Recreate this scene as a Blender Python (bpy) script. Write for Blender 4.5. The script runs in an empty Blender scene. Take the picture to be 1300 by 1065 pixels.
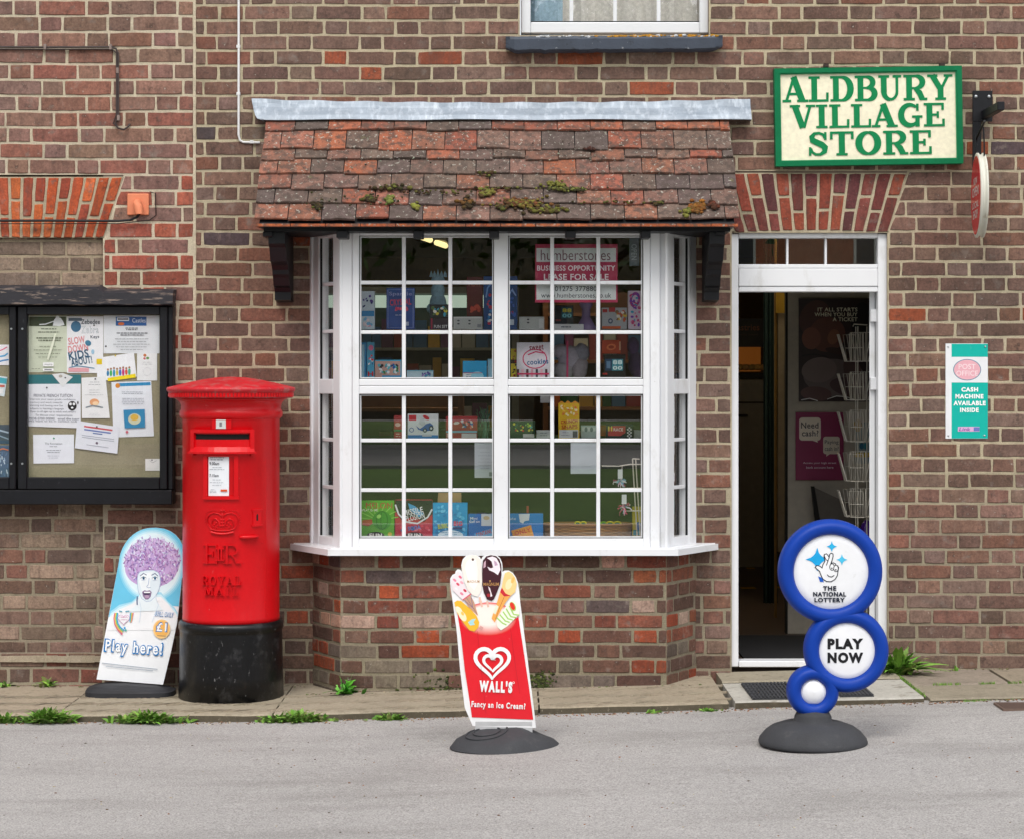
import bpy, math, random
from mathutils import Vector, Matrix, noise
R = math.radians
sc = bpy.context.scene
col = sc.collection
# ---------------------------------------------------------------- camera
cam = bpy.data.objects.new('camera', bpy.data.cameras.new('camera'))
col.objects.link(cam)
D, CH, F, CX, HY = 10.0, 1.49, 2620.0, 650.0, 480.0
cam.location = (0, -D, CH)
cam.rotation_euler = (R(90), 0, 0)
cam.data.sensor_width = 36
cam.data.lens = F / 1300 * 36
cam.data.shift_y = -(532.5 - HY) / 1300
cam.data.clip_end = 600
sc.camera = cam
# ---------------------------------------------------------------- light
SUN_EL, SUN_AZ = 54, -24           # azimuth from straight in front of the shop, minus = left
w = bpy.data.worlds.new('World'); sc.world = w; w.use_nodes = True
nt = w.node_tree; nt.nodes.clear()
sky = nt.nodes.new('ShaderNodeTexSky'); sky.sky_type = 'NISHITA'; sky.sun_disc = False
sky.sun_elevation = R(SUN_EL); sky.sun_rotation = R(180 + SUN_AZ)
sky.air_density = 1.0; sky.dust_density = 3.0
hs = nt.nodes.new('ShaderNodeHueSaturation'); hs.inputs['Saturation'].default_value = 0.20
bg = nt.nodes.new('ShaderNodeBackground'); bg.inputs['Strength'].default_value = 0.14
wo = nt.nodes.new('ShaderNodeOutputWorld')
nt.links.new(sky.outputs[0], hs.inputs['Color']); nt.links.new(hs.outputs[0], bg.inputs[0]); nt.links.new(bg.outputs[0], wo.inputs[0])
sun = bpy.data.objects.new('sun', bpy.data.lights.new('sun', 'SUN')); col.objects.link(sun)
sun.data.energy = 1.3; sun.data.angle = R(24); sun.data.color = (1, .95, .87)
sun.location = (-6, -20, 20)
sd = Vector((math.sin(R(SUN_AZ)) * math.cos(R(SUN_EL)), -math.cos(R(SUN_AZ)) * math.cos(R(SUN_EL)), math.sin(R(SUN_EL))))
sun.rotation_euler = sd.to_track_quat('Z', 'Y').to_euler()
sc.view_settings.view_transform = 'Standard'; sc.view_settings.look = 'None'
sc.view_settings.exposure = 0.47; sc.view_settings.gamma = 1
# ---------------------------------------------------------------- helpers
def lin(h):
    if not isinstance(h, str): return tuple(h)[:3]
    h = h.lstrip('#')
    o = []
    for i in (0, 2, 4):
        c = int(h[i:i+2], 16) / 255
        o.append(c / 12.92 if c <= .04045 else ((c + .055) / 1.055) ** 2.4)
    return tuple(o)
def sx(px, y=0.0): return (px - CX) * (D + y) / F
def sz(py, y=0.0): return CH + (HY - py) * (D + y) / F
def W(px, py, y=0.0): return Vector((sx(px, y), y, sz(py, y)))
def tint(c, rnd, a=.08):
    k = 1 + rnd.uniform(-a, a)
    return tuple(max(0, min(1, v * k * (1 + rnd.uniform(-a, a) * .3))) for v in c)

class MB:
    def __init__(s): s.v = []; s.f = []; s.c = []; s.m = []; s.sm = []
    def face(s, pts, c=(.5, .5, .5), m=0, smooth=False):
        b = len(s.v); s.v += [tuple(p) for p in pts]; s.f.append(tuple(range(b, b + len(pts)))); s.c.append(c); s.m.append(m); s.sm.append(smooth)
    def raw(s, vs, fs, c=(.5, .5, .5), m=0, smooth=False):
        b = len(s.v); s.v += [tuple(p) for p in vs]
        for i, f in enumerate(fs):
            s.f.append(tuple(b + k for k in f)); s.c.append(c[i] if isinstance(c, list) else c); s.m.append(m); s.sm.append(smooth)
    def box(s, x0, x1, y0, y1, z0, z1, c=(.5, .5, .5), m=0, ch=0.0):
        if x0 > x1: x0, x1 = x1, x0
        if y0 > y1: y0, y1 = y1, y0
        if z0 > z1: z0, z1 = z1, z0
        if ch <= 0:
            v = [(x, y, z) for z in (z0, z1) for y in (y0, y1) for x in (x0, x1)]
            s.raw(v, [(0, 2, 3, 1), (4, 5, 7, 6), (0, 1, 5, 4), (2, 6, 7, 3), (0, 4, 6, 2), (1, 3, 7, 5)], c, m)
        else:
            s.obox(Vector((0, 0, 0)), Vector((1, 0, 0)), Vector((0, 1, 0)), Vector((0, 0, 1)), x0, x1, y0, y1, z0, z1, c, m, ch)
    def obox(s, o, U, N, V, u0, u1, n0, n1, v0, v1, c=(.5, .5, .5), m=0, ch=0.0):
        P = lambda u, n, v: o + U * u + N * n + V * v
        if ch <= 0:
            v = [P(a, b, d) for d in (v0, v1) for b in (n0, n1) for a in (u0, u1)]
            s.raw(v, [(0, 2, 3, 1), (4, 5, 7, 6), (0, 1, 5, 4), (2, 6, 7, 3), (0, 4, 6, 2), (1, 3, 7, 5)], c, m); return
        idx = {}; vs = []
        lo = (u0, n0, v0); hi = (u1, n1, v1)
        for X in (0, 1):
            for Y in (0, 1):
                for Z in (0, 1):
                    for a in range(3):
                        q = [hi[i] if (X, Y, Z)[i] else lo[i] for i in range(3)]
                        for i in range(3):
                            if i != a: q[i] += -ch if (X, Y, Z)[i] else ch
                        idx[(X, Y, Z, a)] = len(vs); vs.append(P(*q))
        fs = []
        for a in range(3):
            b, d = (a + 1) % 3, (a + 2) % 3
            for sg in (0, 1):
                ring = []
                for (p, q) in ((0, 0), (1, 0), (1, 1), (0, 1)):
                    k = [0, 0, 0]; k[a] = sg; k[b] = p; k[d] = q; ring.append(idx[(k[0], k[1], k[2], a)])
                fs.append(tuple(ring) if sg else tuple(ring[::-1]))
        for a in range(3):
            b, d = (a + 1) % 3, (a + 2) % 3
            for p in (0, 1):
                for q in (0, 1):
                    k0 = [0, 0, 0]; k0[b] = p; k0[d] = q; k1 = k0[:]; k1[a] = 1
                    r = (idx[(*k0, b)], idx[(*k1, b)], idx[(*k1, d)], idx[(*k0, d)])
                    fs.append(r if p == q else r[::-1])
        for X in (0, 1):
            for Y in (0, 1):
                for Z in (0, 1):
                    t = (idx[(X, Y, Z, 0)], idx[(X, Y, Z, 1)], idx[(X, Y, Z, 2)])
                    fs.append(t if (X + Y + Z) % 2 else t[::-1])
        s.raw(vs, fs, c, m)
    def prism(s, pts, dvec, c=(.5, .5, .5), m=0, side=None):
        dvec = Vector(dvec); n = len(pts); a = [Vector(p) for p in pts]; b = [p + dvec for p in a]
        s.raw(a + b, [tuple(range(n))[::-1], tuple(range(n, 2 * n))] + [(i, (i + 1) % n, n + (i + 1) % n, n + i) for i in range(n)],
              [c, c] + [side or c] * n, m)
    def lathe(s, prof, o, n=40, c=(.5, .5, .5), m=0, axis='z', smooth=True, sxy=(1, 1)):
        o = Vector(o); vs = []
        for r, h in prof:
            for i in range(n):
                a = 2 * math.pi * i / n
                p = (r * math.cos(a) * sxy[0], r * math.sin(a) * sxy[1], h)
                if axis == 'y': p = (p[0], h, p[1])
                if axis == 'x': p = (h, p[0], p[1])
                vs.append(o + Vector(p))
        fs = []
        for k in range(len(prof) - 1):
            for i in range(n):
                j = (i + 1) % n
                fs.append((k * n + i, k * n + j, (k + 1) * n + j, (k + 1) * n + i))
        s.raw(vs, fs, c, m, smooth)
        for k in (0, len(prof) - 1):
            if prof[k][0] > 1e-5: s.face([vs[k * n + i] for i in range(n)][::(-1 if k == 0 else 1)], c, m)
    def tube(s, pts, r, n=7, c=(.5, .5, .5), m=0, closed=False, caps=True):
        pts = [Vector(p) for p in pts]; N = len(pts); vs = []
        up = Vector((.13, .21, .97)).normalized()
        for i, p in enumerate(pts):
            if closed: t = pts[(i + 1) % N] - pts[i - 1]
            else: t = pts[min(i + 1, N - 1)] - pts[max(i - 1, 0)]
            t.normalize()
            a = t.cross(up)
            if a.length < .1: a = t.cross(Vector((1, 0, 0)))
            a.normalize(); b = t.cross(a)
            rr = r[i] if isinstance(r, (list, tuple)) else r
            for k in range(n):
                th = 2 * math.pi * k / n; vs.append(p + a * (rr * math.cos(th)) + b * (rr * math.sin(th)))
        fs = []
        for i in range(N if closed else N - 1):
            for k in range(n):
                j = (i + 1) % N; l = (k + 1) % n
                fs.append((i * n + k, i * n + l, j * n + l, j * n + k))
        s.raw(vs, fs, c, m, True)
        if caps and not closed:
            s.face(vs[:n][::-1], c, m); s.face(vs[-n:], c, m)
    def ball(s, o, r, c=(.5, .5, .5), m=0, nu=12, nv=8, jit=0, rnd=None, smooth=True):
        o = Vector(o); r = r if isinstance(r, (tuple, list)) else (r, r, r)
        vs = []
        for j in range(nv + 1):
            ph = math.pi * j / nv
            for i in range(nu):
                th = 2 * math.pi * i / nu
                k = 1 + (rnd.uniform(-jit, jit) if rnd else 0)
                vs.append(o + Vector((r[0] * math.sin(ph) * math.cos(th) * k, r[1] * math.sin(ph) * math.sin(th) * k, -r[2] * math.cos(ph) * k)))
        fs = [(j * nu + i, j * nu + (i + 1) % nu, (j + 1) * nu + (i + 1) % nu, (j + 1) * nu + i) for j in range(nv) for i in range(nu)]
        s.raw(vs, fs, c, m, smooth)
    def build(s, name, mat, parent=None, loc=None):
        if parent is not None: off = world_off(parent)
        elif loc is not None: off = Vector(loc)
        else:
            xs = [p[0] for p in s.v]; ys = [p[1] for p in s.v]; zs = [p[2] for p in s.v]
            off = Vector(((min(xs) + max(xs)) / 2, (min(ys) + max(ys)) / 2, min(zs)))
        me = bpy.data.meshes.new(name)
        me.from_pydata([(p[0] - off.x, p[1] - off.y, p[2] - off.z) for p in s.v], [], s.f)
        for mm in (mat if isinstance(mat, (list, tuple)) else [mat]): me.materials.append(mm)
        me.polygons.foreach_set('material_index', s.m)
        me.polygons.foreach_set('use_smooth', s.sm)
        ca = me.color_attributes.new('Col', 'FLOAT_COLOR', 'CORNER')
        buf = []
        for f, c in zip(s.f, s.c): buf += [c[0], c[1], c[2], 1.0] * len(f)
        ca.data.foreach_set('color', buf)
        me.update()
        o = bpy.data.objects.new(name, me); col.objects.link(o)
        if parent is not None: o.parent = parent
        else: o.location = off
        return o
def world_off(o):
    t = Vector((0, 0, 0))
    while o is not None: t += Vector(o.location); o = o.parent
    return t
def each(name, m, parent, mbs):
    return [q_.build(name, m, parent) for q_ in mbs]
def tag(o, label, cat, group=None):
    o['label'] = label; o['category'] = cat
    if group: o['group'] = group
    return o
def structure(o, kind='structure'): o['kind'] = kind; return o
def thing(name, loc, label, cat, group=None):
    o = bpy.data.objects.new(name, None); col.objects.link(o); o.location = loc; o.empty_display_size = .1
    return tag(o, label, cat, group)

# ---- node materials
def mat(name, base='attr', rough=.6, var=None, bump=None, metal=0.0, coat=0.0, emit=None, spec=.5, dirt=None):
    m = bpy.data.materials.new(name); m.use_nodes = True; t = m.node_tree; n = t.nodes; l = t.links
    p = n['Principled BSDF']
    p.inputs['Roughness'].default_value = rough; p.inputs['Metallic'].default_value = metal
    p.inputs['Coat Weight'].default_value = coat; p.inputs['Coat Roughness'].default_value = .08
    p.inputs['Specular IOR Level'].default_value = spec
    if base == 'attr':
        a = n.new('ShaderNodeAttribute'); a.attribute_name = 'Col'; cur = a.outputs['Color']
    else:
        a = n.new('ShaderNodeRGB'); a.outputs[0].default_value = (*lin(base), 1); cur = a.outputs[0]
    tc = n.new('ShaderNodeTexCoord'); co = tc.outputs['Object']
    def noi(scale, det=6, rgh=.6, vec=None):
        q = n.new('ShaderNodeTexNoise'); q.inputs['Scale'].default_value = scale; q.inputs['Detail'].default_value = det; q.inputs['Roughness'].default_value = rgh
        l.new(vec or co, q.inputs['Vector']); return q.outputs['Fac']
    def mr(x, a0, a1, b0, b1):
        q = n.new('ShaderNodeMapRange'); q.inputs[1].default_value = a0; q.inputs[2].default_value = a1; q.inputs[3].default_value = b0; q.inputs[4].default_value = b1
        l.new(x, q.inputs[0]); return q.outputs[0]
    def mix(a_, b_, f, mode='MIX'):
        q = n.new('ShaderNodeMix'); q.data_type = 'RGBA'; q.blend_type = mode
        if isinstance(f, float): q.inputs[0].default_value = f
        else: l.new(f, q.inputs[0])
        for s_, i in ((a_, 6), (b_, 7)):
            if isinstance(s_, tuple): q.inputs[i].default_value = (*s_, 1)
            else: l.new(s_, q.inputs[i])
        return q.outputs[2]
    for (scale, lo, hi) in (var or []):
        f = mr(noi(scale), .3, .7, lo, hi)
        vm = n.new('ShaderNodeVectorMath'); vm.operation = 'SCALE'; l.new(cur, vm.inputs[0]); l.new(f, vm.inputs['Scale']); cur = vm.outputs[0]
    for dd in (dirt or []):       # (scale, threshold, softness, colour, strength[, stretch])
        vec = None
        if len(dd) > 5:
            mp = n.new('ShaderNodeMapping'); mp.inputs['Scale'].default_value = dd[5]; l.new(co, mp.inputs['Vector']); vec = mp.outputs[0]
        f = mr(noi(dd[0], 8, .65, vec), dd[1], dd[1] + dd[2], 0, dd[4])
        cur = mix(cur, lin(dd[3]), f)
    l.new(cur, p.inputs['Base Color'])
    if bump:
        prev = None
        for (scale, st, dist) in bump:
            b = n.new('ShaderNodeBump'); b.inputs['Strength'].default_value = st; b.inputs['Distance'].default_value = dist
            l.new(noi(scale, 8, .7), b.inputs['Height'])
            if prev: l.new(prev, b.inputs['Normal'])
            prev = b.outputs[0]
        l.new(prev, p.inputs['Normal'])
    if emit:
        p.inputs['Emission Color'].default_value = (*lin(emit[0]), 1); p.inputs['Emission Strength'].default_value = emit[1]
    return m
def glassmat(name, base=.06, tintc=(1, 1, 1), rough=0.0):
    m = bpy.data.materials.new(name); m.use_nodes = True; t = m.node_tree; n = t.nodes; l = t.links; n.clear()
    o = n.new('ShaderNodeOutputMaterial'); mx = n.new('ShaderNodeMixShader'); tr = n.new('ShaderNodeBsdfTransparent'); gl = n.new('ShaderNodeBsdfGlossy')
    gl.inputs['Roughness'].default_value = rough; tr.inputs[0].default_value = (*tintc, 1)
    lw = n.new('ShaderNodeLayerWeight'); lw.inputs[0].default_value = .5
    pw = n.new('ShaderNodeMath'); pw.operation = 'POWER'; pw.inputs[1].default_value = 4; l.new(lw.outputs['Facing'], pw.inputs[0])
    mr = n.new('ShaderNodeMapRange'); mr.inputs[3].default_value = base; mr.inputs[4].default_value = .9; l.new(pw.outputs[0], mr.inputs[0])
    l.new(mr.outputs[0], mx.inputs[0]); l.new(tr.outputs[0], mx.inputs[1]); l.new(gl.outputs[0], mx.inputs[2]); l.new(mx.outputs[0], o.inputs[0])
    return m
M = {}
M['brick'] = mat('brick', rough=.85, spec=.25, var=[(1.1, .90, 1.08), (16, .78, 1.18), (95, .72, 1.24), (420, .78, 1.2)],
    dirt=[(30, .56, .12, '2f2624', .6), (15, .58, .14, 'a89a90', .42), (60, .65, .06, 'c9beb2', .6), (1.4, .50, .22, '4a403a', .42), (26, .50, .2, '57453f', .55, (1.5, 1, .3)), (21, .60, .16, 'a58f84', .35, (1.5, 1, .4))], bump=[(120, .6, .004), (520, .4, .0015)])
M['mortar'] = mat('mortar', rough=.95, spec=.15, var=[(20, .85, 1.1), (160, .8, 1.15)], dirt=[(6, .54, .2, '6f6656', .6)], bump=[(260, .7, .003)])
M['tile'] = mat('roof_tile', rough=.9, spec=.2, var=[(30, .8, 1.15), (170, .75, 1.2)],
    dirt=[(26, .45, .14, '4f4540', .8), (9, .5, .2, '665a52', .5), (62, .60, .04, 'aaa79c', .85), (22, .63, .06, '2e2a26', .6), (13, .66, .06, '6d6a4a', .6)], bump=[(90, .7, .004), (400, .4, .0015)])
M['lead'] = mat('lead', '98a3b0', rough=.5, metal=.15, var=[(5, .8, 1.15), (60, .92, 1.06)],
    dirt=[(10, .5, .2, '7a8796', .5, (.25, 1, 1.6)), (26, .5, .25, 'd2dbe6', .65, (1.6, 1, .12)), (7, .55, .2, 'dfe6ee', .25)], bump=[(18, .35, .01), (140, .2, .002)])
M['black_paint'] = mat('black_paint', '101117', rough=.45, spec=.35, var=[(12, .8, 1.3)], dirt=[(40, .64, .1, '4a4a52', .5)], bump=[(60, .25, .002)])
M['old_wood'] = mat('old_wood', '24232a', rough=.7, dirt=[(9, .56, .06, '8a7a70', .8, (1, 1, 9)), (14, .5, .2, '101014', .5, (1, 1, 6))], bump=[(30, .6, .004)])
M['slate_sill'] = mat('slate_sill', '3a4250', rough=.6, var=[(10, .8, 1.2)], dirt=[(18, .6, .08, '15161a', .8), (30, .66, .05, 'b6bac0', .7)], bump=[(40, .5, .004)])
M['upvc'] = mat('white_upvc', 'e6e8ec', rough=.3, var=[(3, .96, 1.02)], dirt=[(9, .56, .2, 'a09c90', .4, (1, 1, .5)), (60, .68, .06, '8f8b80', .5)])
M['print'] = mat('printed', rough=.45, var=[(30, .96, 1.03)])
M['gloss_print'] = mat('gloss_print', rough=.25, var=[(12, .95, 1.04)], dirt=[(20, .66, .1, 'a8a49c', .3)])
M['matt'] = mat('matt', rough=.85, var=[(25, .9, 1.08)])
M['post_red'] = mat('pillar_red', (.62, .0015, .006), rough=.36, coat=.08, spec=.28, var=[(4, .92, 1.05), (80, .96, 1.03)], dirt=[(26, .67, .05, 'e08a8a', .35), (7, .58, .2, (.30, .004, .008), .5, (1, 1, .3))], bump=[(9, .12, .01), (90, .12, .0015)])
M['post_red_top'] = mat('pillar_red_top', 'c01020', rough=.5, var=[(8, .85, 1.1)], dirt=[(24, .5, .15, 'a06a66', .6), (60, .6, .1, 'd9868a', .5)], bump=[(60, .25, .002)])
M['post_black'] = mat('pillar_black', '0c0d10', rough=.32, coat=.0, spec=.4, var=[(8, .8, 1.3)], dirt=[(14, .56, .12, '3c3c3e', .55), (60, .64, .05, '8a8a8c', .6, (1, 1, .4)), (9, .58, .2, '35322c', .6)], bump=[(30, .25, .004), (160, .25, .0015)])
M['rubber'] = mat('rubber', (.040, .042, .048), rough=.8, var=[(10, .85, 1.12), (200, .85, 1.12)], dirt=[(12, .58, .15, (.10, .10, .10), .4)], bump=[(300, .35, .0015)])
M['blue_plastic'] = mat('blue_plastic', (.004, .045, .34), rough=.45, spec=.22, var=[(6, .93, 1.05)], dirt=[(14, .66, .1, '5d86cf', .3)], bump=[(20, .05, .003)])
M['asphalt'] = mat('asphalt', (.385, .372, .365), rough=.9, spec=.2, var=[(.7, .93, 1.06), (30, .92, 1.08), (130, .60, 1.38)],
    dirt=[(1.3, .48, .2, (.22, .21, .20), .5, (.6, 2.0, 1)), (210, .57, .06, '625c5a', .75), (180, .59, .05, 'd8d2cd', .75), (14, .68, .05, '857c76', .6)], bump=[(260, .7, .004), (30, .2, .004)])
M['paving'] = mat('paving', rough=.92, spec=.2, var=[(3, .88, 1.1), (60, .85, 1.12), (300, .85, 1.12)],
    dirt=[(16, .55, .1, '6f6757', .55), (90, .62, .08, 'cfc3ad', .5)], bump=[(70, .5, .004), (300, .5, .002)])
M['grass'] = mat('grass_ground', (.13, .23, .045), rough=.9, var=[(.25, .6, 1.3), (9, .7, 1.25)], dirt=[(.5, .52, .15, '6f6a40', .6), (.2, .58, .1, '8a8260', .5)], bump=[(40, .6, .02)])
M['leaf'] = mat('leaf', rough=.55, var=[(60, .75, 1.25)])
M['moss'] = mat('moss', rough=.95, var=[(300, .5, 1.5)], bump=[(500, 1, .004)])
M['metal'] = mat('galvanised', 'b9bdc2', rough=.35, metal=.8, var=[(30, .85, 1.1)])
M['wire'] = mat('wire', 'ddd8cc', rough=.4, metal=.2)
M['glass'] = glassmat('window_glass', .10)
M['transom'] = glassmat('transom_glass', .22)
M['glass2'] = glassmat('board_glass', .035)
M['tube_light'] = mat('tube_light', 'ffffff', emit=((1, .80, .36), 1.1))
M['warm_light'] = mat('warm_light', 'ffffff', emit=('ffb84a', 2.5))
M['board'] = mat('pin_board', (.30, .27, .18), rough=.95, var=[(5, .85, 1.1), (120, .85, 1.1)], dirt=[(7, .56, .15, '857a60', .5)])
M['cable'] = mat('cable', '3c302f', rough=.6, var=[(20, .8, 1.2)])
M['white_cable'] = mat('white_cable', 'e4e4e6', rough=.5)
M['fabric'] = mat('fabric', rough=.95, var=[(60, .8, 1.15)], bump=[(200, .4, .003)])
M['bark'] = mat('bark', '4a3d30', rough=.95, var=[(10, .7, 1.2)], bump=[(20, .8, .03)])
M['sign_paint'] = mat('sign_paint', rough=.5, spec=.15, var=[(40, .9, 1.08), (6, .96, 1.03)])

# ---- lettering
_tc = {}
def text2d(s, bold=0.0, spacing=1.0):
    bold *= .6
    k = (s, bold, spacing)
    if k not in _tc:
        cu = bpy.data.curves.new('t', 'FONT'); cu.body = s; cu.offset = bold; cu.space_character = spacing + bold * 3.5; cu.resolution_u = 3; cu.fill_mode = 'FRONT'
        ob = bpy.data.objects.new('t', cu); me = bpy.data.meshes.new_from_object(ob)
        vs = [(v.co.x, v.co.y) for v in me.vertices]; fs = [tuple(p.vertices) for p in me.polygons]
        bpy.data.objects.remove(ob); bpy.data.curves.remove(cu); bpy.data.meshes.remove(me)
        x0 = min(v[0] for v in vs); x1 = max(v[0] for v in vs); y0 = min(v[1] for v in vs); y1 = max(v[1] for v in vs)
        _tc[k] = ([((v[0] - x0) / (x1 - x0), (v[1] - y0) / max(1e-6, y1 - y0)) for v in vs], fs)
    return _tc[k]
def arc(cx, cy, rx, ry, a0, a1, n=14): return [(cx + rx * math.cos(R(a0 + (a1 - a0) * i / n)), cy + ry * math.sin(R(a0 + (a1 - a0) * i / n))) for i in range(n + 1)]
T_, t_ = .21, .085
def wide(n, a, b): return [a + (b - a) * math.sin(math.pi * i / (n - 1)) for i in range(n)]
SER = {
 'A': (1.0, [([(.14, .03), (.46, 1)], .10), ([(.44, 1), (.80, .03)], .23), ([(.24, .32), (.68, .32)], t_), ([(-.02, .042), (.33, .042)], t_), ([(.58, .042), (1.04, .042)], t_)]),
 'L': (.86, [([(.26, 0), (.26, 1)], T_), ([(.03, .958), (.49, .958)], t_), ([(.03, .042), (.82, .042)], t_), ([(.79, 0), (.80, .36)], .09)]),
 'D': (.98, [([(.26, 0), (.26, 1)], T_), ([(.03, .958), (.52, .958)], t_), ([(.03, .042), (.52, .042)], t_), (arc(.50, .5, .36, .455, 90, -90, 16), wide(17, t_, .24))]),
 'B': (.94, [([(.26, 0), (.26, 1)], T_), ([(.03, .958), (.52, .958)], t_), ([(.03, .042), (.54, .042)], t_), ([(.3, .52), (.55, .52)], .07), (arc(.50, .735, .27, .22, 90, -90, 12), wide(13, t_, .20)), (arc(.54, .285, .30, .245, 90, -90, 12), wide(13, t_, .22))]),
 'U': (1.0, [([(.25, 1), (.25, .38)] + arc(.52, .36, .27, .315, 180, 270, 8), [T_, T_] + [T_ - .012 * i for i in range(9)]), (arc(.52, .36, .27, .315, 270, 360, 8) + [(.79, .4), (.79, 1)], .10), ([(.03, .958), (.47, .958)], t_), ([(.62, .958), (.97, .958)], t_)]),
 'R': (1.0, [([(.26, 0), (.26, 1)], T_), ([(.03, .958), (.54, .958)], t_), ([(.03, .042), (.49, .042)], t_), ([(.3, .48), (.55, .48)], .07), (arc(.52, .72, .29, .24, 90, -90, 12), wide(13, t_, .21)), ([(.50, .47), (.68, .30), (.80, .03)], [.12, .2, .2]), ([(.74, .042), (1.0, .042)], t_)]),
 'Y': (1.0, [([(.18, .98), (.52, .42)], .2), ([(.84, .98), (.54, .42)], .1), ([(.52, .5), (.52, 0)], T_), ([(-.02, .958), (.40, .958)], t_), ([(.66, .958), (1.02, .958)], t_), ([(.30, .042), (.74, .042)], t_)]),
 'V': (1.0, [([(.18, .98), (.50, .02)], .22), ([(.82, .98), (.55, .02)], .1), ([(-.02, .958), (.40, .958)], t_), ([(.64, .958), (1.02, .958)], t_)]),
 'I': (.5, [([(.25, 0), (.25, 1)], T_), ([(.02, .958), (.48, .958)], t_), ([(.02, .042), (.48, .042)], t_)]),
 'G': (1.02, [(arc(.52, .5, .37, .44, 50, 325, 20), [.09 + .13 * math.sin(math.pi * i / 20) for i in range(21)]), ([(.82, .98), (.82, .68)], .09), ([(.82, 0), (.82, .44)], .15), ([(.60, .43), (1.02, .43)], t_)]),
 'E': (.9, [([(.26, 0), (.26, 1)], T_), ([(.03, .958), (.83, .958)], t_), ([(.03, .042), (.85, .042)], t_), ([(.3, .5), (.6, .5)], t_), ([(.80, 1), (.80, .70)], .09), ([(.83, 0), (.83, .32)], .09), ([(.60, .36), (.60, .64)], .08)]),
 'S': (.84, [([(.70, .74), (.64, .88), (.48, .955), (.30, .93), (.19, .80), (.22, .65), (.40, .55), (.58, .46), (.70, .34), (.68, .16), (.52, .05), (.34, .05), (.20, .15), (.15, .30)], [.09, .09, .09, .11, .16, .2, .22, .22, .2, .16, .10, .09, .09, .09]), ([(.72, .99), (.72, .66)], .08), ([(.12, .0), (.12, .36)], .08)]),
 'T': (.96, [([(.48, 0), (.48, 1)], T_), ([(.06, .958), (.90, .958)], t_), ([(.26, .042), (.70, .042)], t_), ([(.07, 1), (.07, .68)], .09), ([(.89, 1), (.89, .68)], .09)]),
 'O': (1.02, [(arc(.51, .5, .37, .45, 90, 450, 32), [.09 + .15 * abs(math.sin(math.pi * i / 16)) for i in range(33)])]),
 'M': (1.2, [([(.2, 0), (.2, 1)], .1), ([(.22, 1), (.6, .1)], .2), ([(.95, 1), (.6, .1)], .09), ([(.96, 0), (.96, 1)], T_), ([(.0, .042), (.4, .042)], t_), ([(.74, .042), (1.18, .042)], t_), ([(.02, .958), (.3, .958)], t_), ([(.9, .958), (1.16, .958)], t_)]),
}
def ribbon(pts, wd, closed=False):
    n = len(pts); L = []; Rr = []
    for i, p in enumerate(pts):
        if closed: a, b = pts[i - 1], pts[(i + 1) % n]
        else: a, b = pts[max(0, i - 1)], pts[min(n - 1, i + 1)]
        dx, dy = b[0] - a[0], b[1] - a[1]; q = math.hypot(dx, dy) or 1e-9
        nx, ny = -dy / q, dx / q; h = (wd[i] if isinstance(wd, (list, tuple)) else wd) / 2
        if 0 < i < n - 1 or closed:
            a0, b0 = pts[i - 1], pts[(i + 1) % n]
            d1 = Vector((p[0] - a0[0], p[1] - a0[1])); d2 = Vector((b0[0] - p[0], b0[1] - p[1]))
            if d1.length > 1e-9 and d2.length > 1e-9:
                c_ = max(.5, math.cos(d1.angle(d2) / 2)); h /= c_
        L.append((p[0] + nx * h, p[1] + ny * h)); Rr.append((p[0] - nx * h, p[1] - ny * h))
    return L, Rr
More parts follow.
